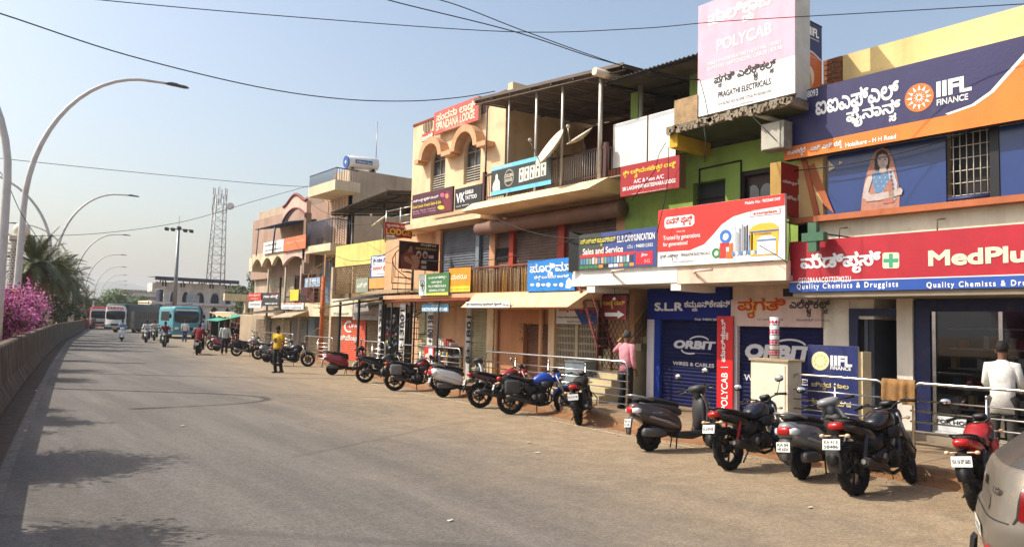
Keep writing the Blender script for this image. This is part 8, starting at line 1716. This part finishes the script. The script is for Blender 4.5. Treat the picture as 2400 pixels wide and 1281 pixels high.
MB().box(12.89, 13.2, -Pab.rect(1893, 807, 2012, 980)[2]-.06, -Pab.rect(1893, 807, 2012, 980)[2], .2, ox(1893, 812, 12.85).z-.05).build('side_leg', paint(226, 206, 160), t)
# ================================================================== parked hatchback cut by the picture edge
CARP = mat(116, 108, 97, .36, .25, var=.12, scale=3, spec=.5, coat=.25, stain=(176, 156, 126, .45))
car = thing('hatchback_car', 'dusty grey-beige hatchback parked at the right edge of the picture', 'car', (7.58, .65, 0), rad(90-156), local=True)
PR_ = [(.17, 0, 1.78, .72), (.26, 0, 1.90, .81), (.40, 0, 1.955, .845), (.56, 0, 1.96, .852), (.66, -.005, 1.935, .85), (.70, -.01, 1.90, .848), (.84, -.02, 1.875, .845), (.95, -.05, 1.83, .828), (1.0, -.16, 1.70, .80), (1.03, -.28, 1.565, .775), (1.2, -.36, 1.29, .715), (1.36, -.44, 1.06, .655), (1.44, -.48, .93, .61), (1.485, -.50, .78, .53), (1.505, -.5, .5, .35)]
def cpt(th, z, off=0.):
    for a, b in zip(PR_, PR_[1:]):
        if a[0] <= z <= b[0]: break
    s = max(0., min(1., (z-a[0])/(b[0]-a[0]))); cx, L_, W_ = (a[i]+(b[i]-a[i])*s for i in (1, 2, 3)); e = 5.2 if z < .95 else 4.2
    c, q = math.cos(th), math.sin(th); x = math.copysign(abs(c)**(2/e), c); y = math.copysign(abs(q)**(2/e), q)
    return Vector((cx+x*(L_+off), y*(W_+off), z))
N = 64; MB().rings([[cpt(2*math.pi*k/N, p[0]) for k in range(N)] for p in PR_]).build('body', CARP, car)
def cpatch(name, t0, t1, z0, z1, m, off=.006, n=10, k=5, parent=car):
    vs = [cpt(rad(t0+(t1-t0)*i/n), z0+(z1-z0)*j/k, off) for j in range(k+1) for i in range(n+1)]
    mb = MB().add(vs, [(j*(n+1)+i, j*(n+1)+i+1, (j+1)*(n+1)+i+1, (j+1)*(n+1)+i) for j in range(k) for i in range(n)], True); ins = [cpt(rad(t0+(t1-t0)*i/n), z0+(z1-z0)*j/k, off-.012) for j in range(k+1) for i in range(n+1)]
    return mb.build(name, m, parent)
DG = mat(70, 66, 60, .25, var=.2, scale=4, spec=.6, stain=(150, 132, 106, .5))
cpatch('rear_window', 148, 212, 1.05, 1.38, DG); 
for a, b in ((60, 120), (240, 300)): cpatch('side_window', a, b, 1.05, 1.38, DG)
cpatch('windscreen', -35, 35, 1.05, 1.4, DG)
for a, b in ((116, 144), (216, 244)):
    tl = cpatch('tail_light', a, b, .70, .97, mat(120, 14, 16, .2, spec=.6, var=.1, stain=(150, 120, 100, .3)), .012); cpatch('reverse_lamp', a+(5 if a < 180 else 10), b-(10 if a < 180 else 5), .77, .84, CLR, .016, parent=tl)
def rpt(y, z, off=0.):
    for a, b in zip(PR_, PR_[1:]):
        if a[0] <= z <= b[0]: break
    q = max(0., min(1., (z-a[0])/(b[0]-a[0]))); cx, L_, W_ = (a[i]+(b[i]-a[i])*q for i in (1, 2, 3)); e = 5.2 if z < .95 else 4.2
    return Vector((cx-(L_*max(0., 1-abs(y/W_)**e)**(1/e)+off), y, z))
def rpatch(name, y0, y1, z0, z1, m, off=.006, n=8, k=3, parent=car):
    vs = [rpt(y0+(y1-y0)*i/n, z0+(z1-z0)*j/k, off) for j in range(k+1) for i in range(n+1)]; return MB().add(vs, [(j*(n+1)+i, j*(n+1)+i+1, (j+1)*(n+1)+i+1, (j+1)*(n+1)+i) for j in range(k) for i in range(n)], True).build(name, m, parent)
for s_ in (-1, 1): rpatch('reflector', s_*.42, s_*.72, .42, .46, ink(176, 30, 36), .008)
rpatch('tailgate_seam', -.66, .66, .658, .668, DARK, .004, 20, 1); rpatch('plate_recess', -.30, .30, .69, .80, mat(92, 85, 76, .5), .004)
npc = rpatch('number_plate', -.25, .25, .46, .56, PLATE, .012)
o = outlines('KA 16 M 8120', .02); tris, ax, ay, bx, by = o; mb = MB(); [mb.add([rpt(.22-(q.x-ax)/(bx-ax)*.44, .48+(q.y-ay)/(by-ay)*.06, .016) for q in pts], [tuple(f) for f in tr]) for pts, tr in tris]; mb.build('plate_lettering', BLACK, npc)
for y in (-.68, .68): rpatch('tailgate_seam', y-.005, y+.005, .668, .98, DARK, .004, 1, 6)
for a in (40, -40): cpatch('headlight', a-10, a+10, .62, .8, CLR, .01)
rpatch('emblem', -.06, .06, .84, .91, CHROME, .012)
o = outlines('i20', .03); tris, ax, ay, bx, by = o; mb = MB()
for pts, tr in tris:
    mb.add([rpt(-.40-(q.x-ax)/(bx-ax)*.15, .84+(q.y-ay)/(by-ay)*.05, .010) for q in pts], [tuple(f) for f in tr])
mb.build('badge', CHROME, car)
for x in (1.22, -1.30):
    for s in (-1, 1): wheel(car, x, s*.76, .30, .19, metal(150, 148, 144, .4), 7, disc=False)
for s in (-1, 1): MB().loft([(-.08, 0, .03, .03, 3), (.0, 0, .08, .06, 3), (.1, .01, .07, .05, 3)], 10).build('wing_mirror', CARP, car).location = (.55, s*.92, 1.02)
mb = MB().prism([(-1.99, .1, .42), (-2.02, .02, .40), (-2.03, .0, .30), (-2.0, .07, .26)], (.02, -.12, .0)); mb.build('loose_trim', BLACK, car)
# ================================================================== people
def skin_mesh(vs, es, rs, sub=1):
    me = bpy.data.meshes.new('b'); me.from_pydata(vs, es, []); o = bpy.data.objects.new('b', me); md = o.modifiers.new('s', 'SKIN'); me.skin_vertices.new() if not me.skin_vertices else None
    for i, r in enumerate(rs): me.skin_vertices[0].data[i].radius = (r, r) if not isinstance(r, tuple) else r
    me.skin_vertices[0].data[0].use_root = True; md.use_smooth_shade = True; sb = o.modifiers.new('u', 'SUBSURF'); sb.levels = sub; sb.render_levels = sub
    def fn(o, dg): return bpy.data.meshes.new_from_object(o.evaluated_get(dg), preserve_all_data_layers=False, depsgraph=dg)
    r = evaluated(o, fn); bpy.data.objects.remove(o); bpy.data.meshes.remove(me); return r
def ringpath(mb, pts, ab, left=(0, 1, 0), n=14, e=2.4):
    pts = [Vector(p) for p in pts]; Rg = []; Lf = Vector(left)
    for i, p in enumerate(pts):
        t_ = (pts[min(i+1, len(pts)-1)]-pts[max(i-1, 0)]).normalized(); l = (Lf-t_*Lf.dot(t_)).normalized(); f = l.cross(t_); a, b = ab[i]; r = []
        for k in range(n):
            an = 2*math.pi*k/n; c, s = math.cos(an), math.sin(an); r.append(p+l*a*math.copysign(abs(c)**(2/e), c)+f*b*math.copysign(abs(s)**(2/e), s))
        Rg.append(r)
    return mb.rings(Rg)
STAND = dict(pel=(0, 0, .93), chest=(0, 0, 1.28), neck=(0, 0, 1.46), head=(.02, 0, 1.60), shR=(0, -.19, 1.40), elR=(-.03, -.26, 1.12), wrR=(.04, -.27, .88), haR=(.06, -.27, .79), shL=(0, .19, 1.40), elL=(-.03, .26, 1.12), wrL=(.04, .27, .88), haL=(.06, .27, .79), hipR=(0, -.095, .90), knR=(.02, -.11, .49), anR=(-.02, -.12, .08), hipL=(0, .095, .90), knL=(.02, .11, .49), anL=(-.02, .12, .08))
def person(label, loc, heading, pose, shirt, trousers, skin=(120, 78, 56), hair=(24, 20, 18), sleeve='long', shoes=(40, 34, 30), grey=None, group=None, face=0., beard=False, untucked=.0, flare=.0, parent_z=0., local_rx=0., detail=True, print_=None):
    P = {k: Vector(v) for k, v in {**STAND, **pose}.items()}; t = thing('person', label, 'person', loc, rad(90-heading), group=group, local=True); SK = mat(*skin, .55, var=.1, scale=8)
    vs, es, rs = [], [], []
    def V(p, r): vs.append(tuple(p)); rs.append(r); return len(vs)-1
    def Ed(a, b): es.append((a, b))
    pl_ = V(P['pel'], .11); sp = V((P['pel']+P['chest'])/2, .105); ch = V(P['chest'], .12); nk = V(P['neck'], .055); hd0 = V(P['neck']+(P['head']-P['neck'])*.55, .062); Ed(pl_, sp); Ed(sp, ch); Ed(ch, nk); Ed(nk, hd0)
    up = (P['head']-P['neck']).normalized(); fx = Vector((math.cos(face), math.sin(face), 0)); fx = (fx-up*fx.dot(up)).normalized(); lf = up.cross(fx)
    hm_ = V(P['head']+fx*.008, .083); ht_ = V(P['head']+up*.085-fx*.01, .07); Ed(hd0, hm_); Ed(hm_, ht_)
    for s in 'RL':
        sh = V(P['sh'+s], .062); el = V(P['el'+s], .042); wr = V(P['wr'+s], .028); ha = V(P['ha'+s]*.6+P['wr'+s]*.4, .034); Ed(ch, sh); Ed(sh, el); Ed(el, wr); Ed(wr, ha)
        d = (P['ha'+s]-P['wr'+s]).normalized(); sd = d.cross(Vector((0, 1, 0)) if abs(d.y) < .7 else Vector((1, 0, 0))).normalized(); nn = sd.cross(d)
        if detail:
            for q, ln in zip((-.027, -.009, .009, .027), (.065, .078, .072, .055)):
                b = P['ha'+s]+sd*q; f1 = V(b, .009); f2 = V(b+d*ln*.55+nn*.008, .008); f3 = V(b+d*ln+nn*.02, .007); Ed(ha, f1); Ed(f1, f2); Ed(f2, f3)
            b = P['wr'+s]+d*.03+sd*.038; f1 = V(b, .011); f2 = V(b+d*.05+sd*.012, .009); Ed(ha, f1); Ed(f1, f2)
        hp = V(P['hip'+s], .085); kn = V(P['kn'+s], .055); an = V(P['an'+s], .04); to = V(P['an'+s]+Vector((.10, 0, -.045)), .03); Ed(pl_, hp); Ed(hp, kn); Ed(kn, an); Ed(an, to)
    me = skin_mesh(vs, es, rs); me.materials.clear(); me.materials.append(SK); body = obj('body', me, t)
    # face and hair
    hc = P['head']; HR = mat(*(grey or hair), .8, var=.3, scale=30)
    mb = MB(); Rg = []
    for i in range(12):
        q = i/11; ph = math.pi*(.0+.64*q); r = []
        for k in range(24):
            an = 2*math.pi*k/24; fr = max(0, math.cos(an)); pp = ph*(1-.30*fr**2); v = fx*math.cos(an)*math.sin(pp)*.099+lf*math.sin(an)*math.sin(pp)*.089+up*(math.cos(pp)*.118+.035); v = v-(fx*math.cos(an)+lf*math.sin(an))*.022*q**3; r.append(hc-fx*.010+v*(1.03+.26*noise.noise((k*2.3, i*2.1, 2.))))
        Rg.append(r)
    mb.rings(Rg).build('hair', HR, t)
    fc = MB(); fc.ball(hc+fx*.088-up*.015, .016, .014, .022, 8, 6); fc.build('nose', SK, t)
    for s in (-1, 1): MB().ball(hc+lf*s*.085-up*.01, .016, .012, .03, 8, 5).build('ear', SK, t); MB().ball(hc+fx*.079+lf*s*.034+up*.012, .010, .013, .008, 8, 5).build('eye', ink(20, 16, 16), t); MB().cbox(hc+fx*.084+lf*s*.034+up*.032, .01, .034, .008).build('eyebrow', HR, t)
    MB().ball(hc+fx*.078-up*.058, .008, .024, .006, 8, 5).build('mouth', mat(96, 48, 42, .6), t)
    if beard: MB().ball(hc+fx*.035-up*.075, .052, .058, .042, 12, 7).build('beard', HR, t)
    # shirt, trousers, shoes
    SM = mat(*shirt, .85, var=.28, scale=6, bump=.9); mb = MB(); pe = P['pel']; c_ = P['chest']; n_ = P['neck']; lowp = pe+(pe-c_).normalized()*(.05+untucked)
    ls = (P['shL']-P['shR']).normalized(); w_ = (P['shL']-P['shR']).length/2
    ringpath(mb, [lowp, pe+(c_-pe)*.15, pe+(c_-pe)*.55, c_, c_+(n_-c_)*.5, c_+(n_-c_)*.82, n_+(n_-c_)*.02], [(.175, .125), (.165, .12), (.17, .12), (.19, .125), (w_+.02, .11), (.13, .09), (.065, .065)], ls)
    for s in 'RL':
        a, b, c2 = P['sh'+s], P['el'+s], P['wr'+s]; ins = a+(c_+(n_-c_)*.45-a)*.35
        if sleeve == 'long': mb.tube([ins, a, a+(b-a)*.5, b, b+(c2-b)*.5, c2+(b-c2)*.06], [.075, .078, .066, .056, .05, .044], 10)
        else: mb.tube([ins, a, a+(b-a)*.45, a+(b-a)*.78], [.075, .08, .072, .074], 10)
    so_ = mb.build('shirt', SM, t); ringpath(MB(), [n_-Vector((0, 0, .02)), n_+(n_-c_)*.08], [(.07, .07), (.062, .062)], ls).build('collar', SM, so_)
    if print_:
        q = c_-Vector((0, 0, .06)); MB().cbox(q+Vector((.127, 0, 0)), .006, .14, .16).build('print', ink(*print_), so_)
    TM_ = mat(*trousers, .85, var=.2, scale=9, bump=.3); mb = MB(); ringpath(mb, [pe+(c_-pe)*.12, pe, pe+(P['hipL']+P['hipR']-pe*2)*.5-Vector((0, 0, .05))], [(.16, .115), (.165, .12), (.15, .11)], ls)
    for s in 'RL':
        h_, k_, a_ = P['hip'+s], P['kn'+s], P['an'+s]; mb.tube([pe+(h_-pe)*.7, h_, h_+(k_-h_)*.5, k_, k_+(a_-k_)*.5, a_+(k_-a_)*.02], [.095, .10, .088, .072, .066+flare*.5, .062+flare], 10)
    mb.build('trousers', TM_, t)
    for s in 'RL':
        a_ = P['an'+s]; MB().loft([(-.09, .035, .03, .03, 2.6), (-.05, .045, .042, .045, 2.6), (.03, .05, .045, .05, 2.6), (.11, .032, .048, .032, 2.6), (.18, .022, .035, .02, 2.4)], 10).build('shoe', mat(*shoes, .6, var=.2), t).location = (a_.x-.01, a_.y, a_.z-.08)
    return t
# pedestrians
p = gz(648, 873); person('man in a yellow T-shirt and dark trousers standing at the road edge', p, 250, dict(shR=(0, -.19, 1.40), elR=(-.08, -.28, 1.16), wrR=(.02, -.20, .97), haR=(.06, -.13, .92), elL=(-.06, .27, 1.14), wrL=(.02, .24, .93), haL=(.05, .22, .85), knR=(.06, -.07, .48), anR=(.02, -.04, .08), knL=(-.02, .13, .49), anL=(-.12, .12, .09)), (226, 178, 40), (26, 28, 32), sleeve='short', shoes=(70, 50, 46), face=.35, beard=True, print_=(60, 52, 30))
p = gz(1466, 957, .2); person('man in a pink shirt seen from behind beside the long railing', p, 92, dict(elL=(.06, .43, 1.27), wrL=(.24, .30, 1.38), haL=(.32, .25, 1.41), elR=(-.04, -.25, 1.13), wrR=(.02, -.25, .90)), (222, 150, 160), (24, 24, 30), skin=(120, 80, 60), grey=(70, 66, 64), untucked=.06, flare=.02)
p = gz(2372, 1060, .2); person('man in a loose white shirt with his back to the street at the pharmacy', (13.0, p.y-.1, .2), 84, dict(shR=(0, -.175, 1.38), shL=(0, .175, 1.38), elL=(.04, .235, 1.12), wrL=(.22, .2, 1.0), haL=(.30, .18, .98), elR=(.04, -.235, 1.12), wrR=(.20, -.2, 1.0), haR=(.28, -.18, .98)), (236, 234, 228), (60, 58, 56), skin=(120, 80, 60), untucked=.22)
p = gz(525, 830); person('man in a pale shirt walking toward the camera past the maroon scooter', p, 200, dict(knR=(.16, -.10, .52), anR=(.10, -.10, .10), knL=(-.03, .10, .49), anL=(-.22, .10, .12), elR=(-.10, -.26, 1.14), wrR=(-.06, -.27, .90), haR=(-.04, -.27, .82), elL=(.02, .26, 1.13), wrL=(.12, .26, .92)), (206, 208, 200), (34, 36, 44), skin=(110, 74, 56))
p = gz(432, 801); person('man in a white shirt and blue jeans walking away toward the sky blue bus', p, 20, dict(knR=(.06, -.10, .49), anR=(.02, -.10, .08), knL=(-.02, .10, .49), anL=(-.16, .1, .11)), (222, 222, 220), (50, 66, 110), skin=(110, 74, 56))
for k, (u, v, sh_, lb, hd) in enumerate([(474, 797, (150, 154, 170), 'man in a grey shirt waiting beside the red rider', 210), (489, 795, (176, 150, 140), 'person in a dusty pink shirt near the tarpaulin', 160), (572, 800, (190, 176, 170), 'vendor in a pale shirt inside the market stall', 220), (218, 771, (120, 110, 100), 'distant pedestrian at the far end of the road', 200)]):
    p = gz(u, v); person(lb, p, hd, {}, sh_, (50, 48, 50), skin=(110, 74, 56), detail=False)
# riders in the traffic
RIDE = dict(pel=(-.22, 0, .86), chest=(-.10, 0, 1.20), neck=(-.04, 0, 1.37), head=(.0, 0, 1.51), shR=(-.08, -.19, 1.32), shL=(-.08, .19, 1.32), elR=(.08, -.27, 1.12), elL=(.08, .27, 1.12), wrR=(.25, -.30, 1.03), wrL=(.25, .30, 1.03), haR=(.33, -.31, 1.02), haL=(.33, .31, 1.02), hipR=(-.20, -.10, .84), hipL=(-.20, .10, .84), knR=(.18, -.20, .74), knL=(.18, .20, .74), anR=(.0, -.22, .36), anL=(.0, .22, .36))
SRIDE = {**RIDE, 'knR': (.22, -.13, .70), 'knL': (.22, .13, .70), 'anR': (.22, -.12, .36), 'anL': (.22, .12, .36)}
RG = 'riders on the road'
def rider(kind, lb_v, lb_p, u, v, hd, col, sh_, hair=(24, 20, 18), **kw):
    p = gz(u, v)
    if kind == 's': make_scooter(lb_v, p, hd, col, None, 'KA 16|L 2', steer=0, lean=0, group='two-wheelers in the traffic')
    else: make_bike(lb_v, p, hd, col, None, 'KA 16 L 4', steer=0, lean=0, group='two-wheelers in the traffic')
    person(lb_p, p, hd, SRIDE if kind == 's' else RIDE, sh_, (44, 44, 50), skin=(110, 74, 56), group=RG, detail=False, hair=hair, **kw)
rider('s', 'white scooter coming toward the camera ahead of the buses', 'rider in a pale blue shirt on the white scooter', 285, 799, 192, (230, 230, 228), (150, 170, 196))
rider('m', 'silver-fronted motorcycle coming on behind the white scooter', 'rider in a white shirt with another motorcycle close behind', 342, 802, 196, (150, 150, 154), (222, 222, 220))
rider('m', 'grey motorcycle partly hidden behind the silver-fronted one', 'rider in a cream shirt second in the oncoming group', 361, 797, 196, (90, 92, 96), (206, 196, 176))
rider('m', 'dark motorcycle leading the oncoming group', 'rider in a maroon shirt leading the oncoming motorcycles', 385, 812, 198, (60, 60, 64), (130, 34, 40))
rider('m', 'motorcycle with a red tail light heading away along the parked row', 'rider in a dark red shirt heading away from the camera', 465, 830, 22, (40, 40, 44), (140, 30, 38))
# ================================================================== overhead cables, litter, small roadside things
def wire(lb, pts, r=.014):
    """pts: (u, v, distance along the sight line in metres)"""
    P = []
    for u, v, d in pts: q = ray(u, v); q.normalize(); P.append(Vector((0, 0, CAMH))+q*d)
    out = []
    for i in range(len(P)-1):
        p0, p1, p2, p3 = P[max(i-1, 0)], P[i], P[i+1], P[min(i+2, len(P)-1)]
        for k in range(8):
            t = k/8; out.append(.5*((2*p1)+(p2-p0)*t+(2*p0-5*p1+4*p2-p3)*t*t+(-p0+3*p1-3*p2+p3)*t**3))
    out.append(P[-1]); cable('overhead_cable', lb, out, r)
wire('thick black cable sagging from the upper left to the lodge roof', [(-300, -60, 16), (0, 32, 17), (300, 130, 18.5), (600, 203, 20), (800, 232, 21), (960, 237, 22), (1080, 228, 22.8), (1160, 214, 23.3)], .014)
wire('long cable crossing the top of the picture behind the pink hoarding edge', [(100, -20, 14), (232, 0, 14), (700, 41, 14), (1200, 75, 14.5), (1500, 67, 14.7), (1700, 50, 14.8), (2100, 27, 14.5), (2500, 4, 14)], .008)
wire('cable running down to the foot of the pink hoarding, upper strand', [(860, -20, 13), (1030, 0, 13.4), (1220, 70, 14), (1380, 128, 14.6), (1490, 163, 15), (1600, 183, 15.4), (1638, 186, 15.6)], .009)
wire('cable running down to the foot of the pink hoarding, lower strand', [(800, -40, 13), (908, 0, 13.4), (1200, 73, 14.2), (1400, 138, 14.9), (1560, 178, 15.3), (1638, 188, 15.6)], .010)
wire('thin far cable from the left edge to the beige building', [(-60, 362, 40), (0, 371, 40), (300, 402, 42), (600, 430, 45), (722, 438, 47)], .014)
wire('thin cable passing behind the lamp mast to the beige building', [(-60, 552, 40), (60, 553, 42), (240, 546, 44), (430, 519, 46), (600, 470, 48), (722, 436, 49)], .014)
wire('short cable slanting down between the lamp poles', [(-20, 380, 28), (15, 425, 29), (50, 500, 30), (100, 575, 32), (130, 620, 34)], .012)
# cables hanging on the green building
for k, pts in enumerate([[(1560, 335), (1545, 360), (1535, 400), (1480, 470)], [(1567, 345), (1566, 420), (1558, 470), (1540, 545)], [(1650, 295), (1654, 330), (1652, 380)], [(1820, 330), (1790, 300), (1760, 270)], [(1640, 186), (1652, 230), (1660, 270)], [(1850, 500), (1852, 560), (1848, 600), (1846, 640)], [(1780, 575), (1820, 598), (1845, 615)]]):
    cable('hanging_cable', ['drooping cable beside the red lodge sign', 'black cable looping past the lodge sign to the blue board', 'short wire end dangling under the concrete slab', 'wire running up to the meter box', 'pale stay wire across the pink hoarding', 'bundle of wires at the corner of the red board', 'thick wire crossing the plastic tank picture'][k], [ox(u, v, 12.6 if k != 5 else 13.0) for u, v in pts], .009, grp='loose cables on the facades')
for lb, a, b, sg in [('cable slung along the front of the lodge gallery', ox(1000, 610, 12.9), ox(1345, 560, 12.7), .25), ('cable slung from the lodge balcony to the white canopy', ox(1150, 505, 12.6), ox(1480, 545, 12.7), .35), ('cable from the tin shed roof to the salon signboard', ox(800, 515, 14.8), ox(966, 470, 13.4), .5), ('cable sagging between the yellow parapet and the red lodge sign', ox(790, 600, 15.1), ox(935, 575, 13.8), .4), ('cable from the orange post to the grey awning', ox(754, 660, 15.1), ox(880, 690, 13.7), .35), ('service cable from the beige balcony to the tin shed', ox(725, 470, 15.8), ox(850, 480, 15), .6), ('service cable from the pink bay to the orange post', ox(690, 560, 15.7), ox(753, 650, 15.2), .3), ('cable drooping under the red tin awning', ox(915, 715, 12.9), ox(1090, 712, 12.8), .18), ('cable running under the finance board', ox(1860, 400, 13.3), ox(2300, 300, 13.3), .12)]: cable('service_cable', lb, (a, b), .011, sg, 16, grp='service cables along the shopfronts')
# tube light fitting and hanging bulbs
tag(MB().tube([ox(1545, 655, 13.3), ox(1610, 652, 13.3)], .02, 8).build('tube_light', mat(214, 210, 200, .5)), 'unlit tube light under the white canopy', 'tube light')
b = ox(1440, 700, 13.3); bl_ = thing('hanging_bulb', 'unlit bulb hanging in front of the red arrow sign', 'bulb', b); MB().ball(b, .045).build('glass', mat(226, 222, 206, .2), bl_); MB().tube([b+Vector((0, 0, .04)), b+Vector((0, 0, .35))], .006, 4).build('flex', BLACK, bl_)
# grey crate beside the stair
p = ox(1352, 880, 13.2); cr_ = thing('grey_tin_box', 'blue-grey tin box standing behind the long railing', 'box', (13.2, p.y, .2)); MB().box(13.1, 13.6, p.y-.35, p.y+.35, .2, 1.1).build('body', mat(126, 138, 146, .6, .2, var=.3, stain=(90, 70, 50, .5)), cr_); MB().box(13.08, 13.62, p.y-.37, p.y+.37, 1.1, 1.14).build('lid', mat(110, 120, 128, .6, .2), cr_)
# litter on the road
random.seed(99)
LT = [(428, 998, 'white scrap of paper lying alone in the middle of the road'), (1240, 1037, 'larger white scrap on the dusty side of the road'), (1258, 1062, 'tan scrap just below the larger white scrap'), (813, 931, 'white scrap in front of the black motorcycles'), (565, 795, 'brown scrap by the far parked bikes'), (1570, 1012, 'white scrap under the dark brown scooter'), (245, 832, 'white scrap near the bend of the barrier shadow'), (60, 1010, 'scrap on the worn edge line'), (1055, 1221, 'dark scrap near the lower edge of the picture'), (1650, 1046, 'white scrap below the brown scooter seat'), (1900, 1190, 'tan scrap on the dust before the grey scooter'), (588, 840, 'white scrap beside the silver motorcycle'), (1290, 945, 'scrap under the blue tanked motorcycle'), (1320, 958, 'reddish scrap near the kerb by the covered motorcycle'), (85, 915, 'scrap lying against the barrier foot')]
for k, (u, v, lb) in enumerate(LT):
    p = gz(u, v); s = random.uniform(.025, .06) if k > 2 else .07; a = random.uniform(0, 6.28); c = [(216, 212, 202), (206, 196, 176), (220, 218, 214), (186, 160, 122), (212, 210, 204), (140, 110, 80)][k % 6]; mb = MB(); n = 5
    ring_ = [Vector((p.x+s*math.cos(a+2*math.pi*i/n)*random.uniform(.5, 1.2), p.y+s*.6*math.sin(a+2*math.pi*i/n)*random.uniform(.5, 1.2), .006+random.uniform(0, .02))) for i in range(n)]
    mb.add(ring_+[Vector((p.x, p.y, .012+s*.18))], [(i, (i+1) % n, n) for i in range(n)]); tag(mb.build('paper_scrap', mat(*c, .9, var=.2, scale=20)), lb, 'litter', 'litter on the road')
random.seed(101); mb = MB()
for k in range(900):
    y = random.uniform(3, 24); x = xk(y)-abs(random.gauss(0, .5)); s = random.uniform(.006, .022); mb.add([(x-s, y, 0), (x, y-s, 0), (x+s, y, 0), (x, y+s, 0), (x, y, s*1.1)], [(0, 1, 4), (1, 2, 4), (2, 3, 4), (3, 0, 4)])
o = mb.build('gravel', mat(150, 118, 86, .95, var=.4, scale=40)); o['kind'] = 'stuff'
random.seed(103); mb = MB()
for k in range(500):
    y = random.uniform(5, 40); x = xb(y)+.3+abs(random.gauss(0, .25)); s = random.uniform(.006, .03); a = random.random()*6; mb.add([(x-s*math.cos(a), y-s*math.sin(a), .013), (x-s*.4*math.sin(a), y+s*.4*math.cos(a), .02), (x+s*math.cos(a), y+s*math.sin(a), .013)], [(0, 1, 2)])
o = mb.build('dry_leaves', mat(130, 100, 66, .95, var=.4, scale=30)); o['kind'] = 'stuff'
# ================================================================== the dusty air
mb = MB().box(-4100, 4100, -900, 7100, -1.2, 130); hz = mb.build('haze', None) if False else None
me = mb.mesh(); hm_ = bpy.data.materials.new('haze'); hm_.use_nodes = True; n = hm_.node_tree.nodes; n.remove(n['Principled BSDF']); pvn = n.new('ShaderNodeVolumePrincipled')
pvn.inputs['Color'].default_value = (.93, .95, 1, 1); pvn.inputs['Density'].default_value = .0004; pvn.inputs['Anisotropy'].default_value = 0.0
hm_.node_tree.links.new(pvn.outputs[0], n['Material Output'].inputs['Volume']); me.materials.append(hm_); hz = obj('haze', me); hz['kind'] = 'stuff'
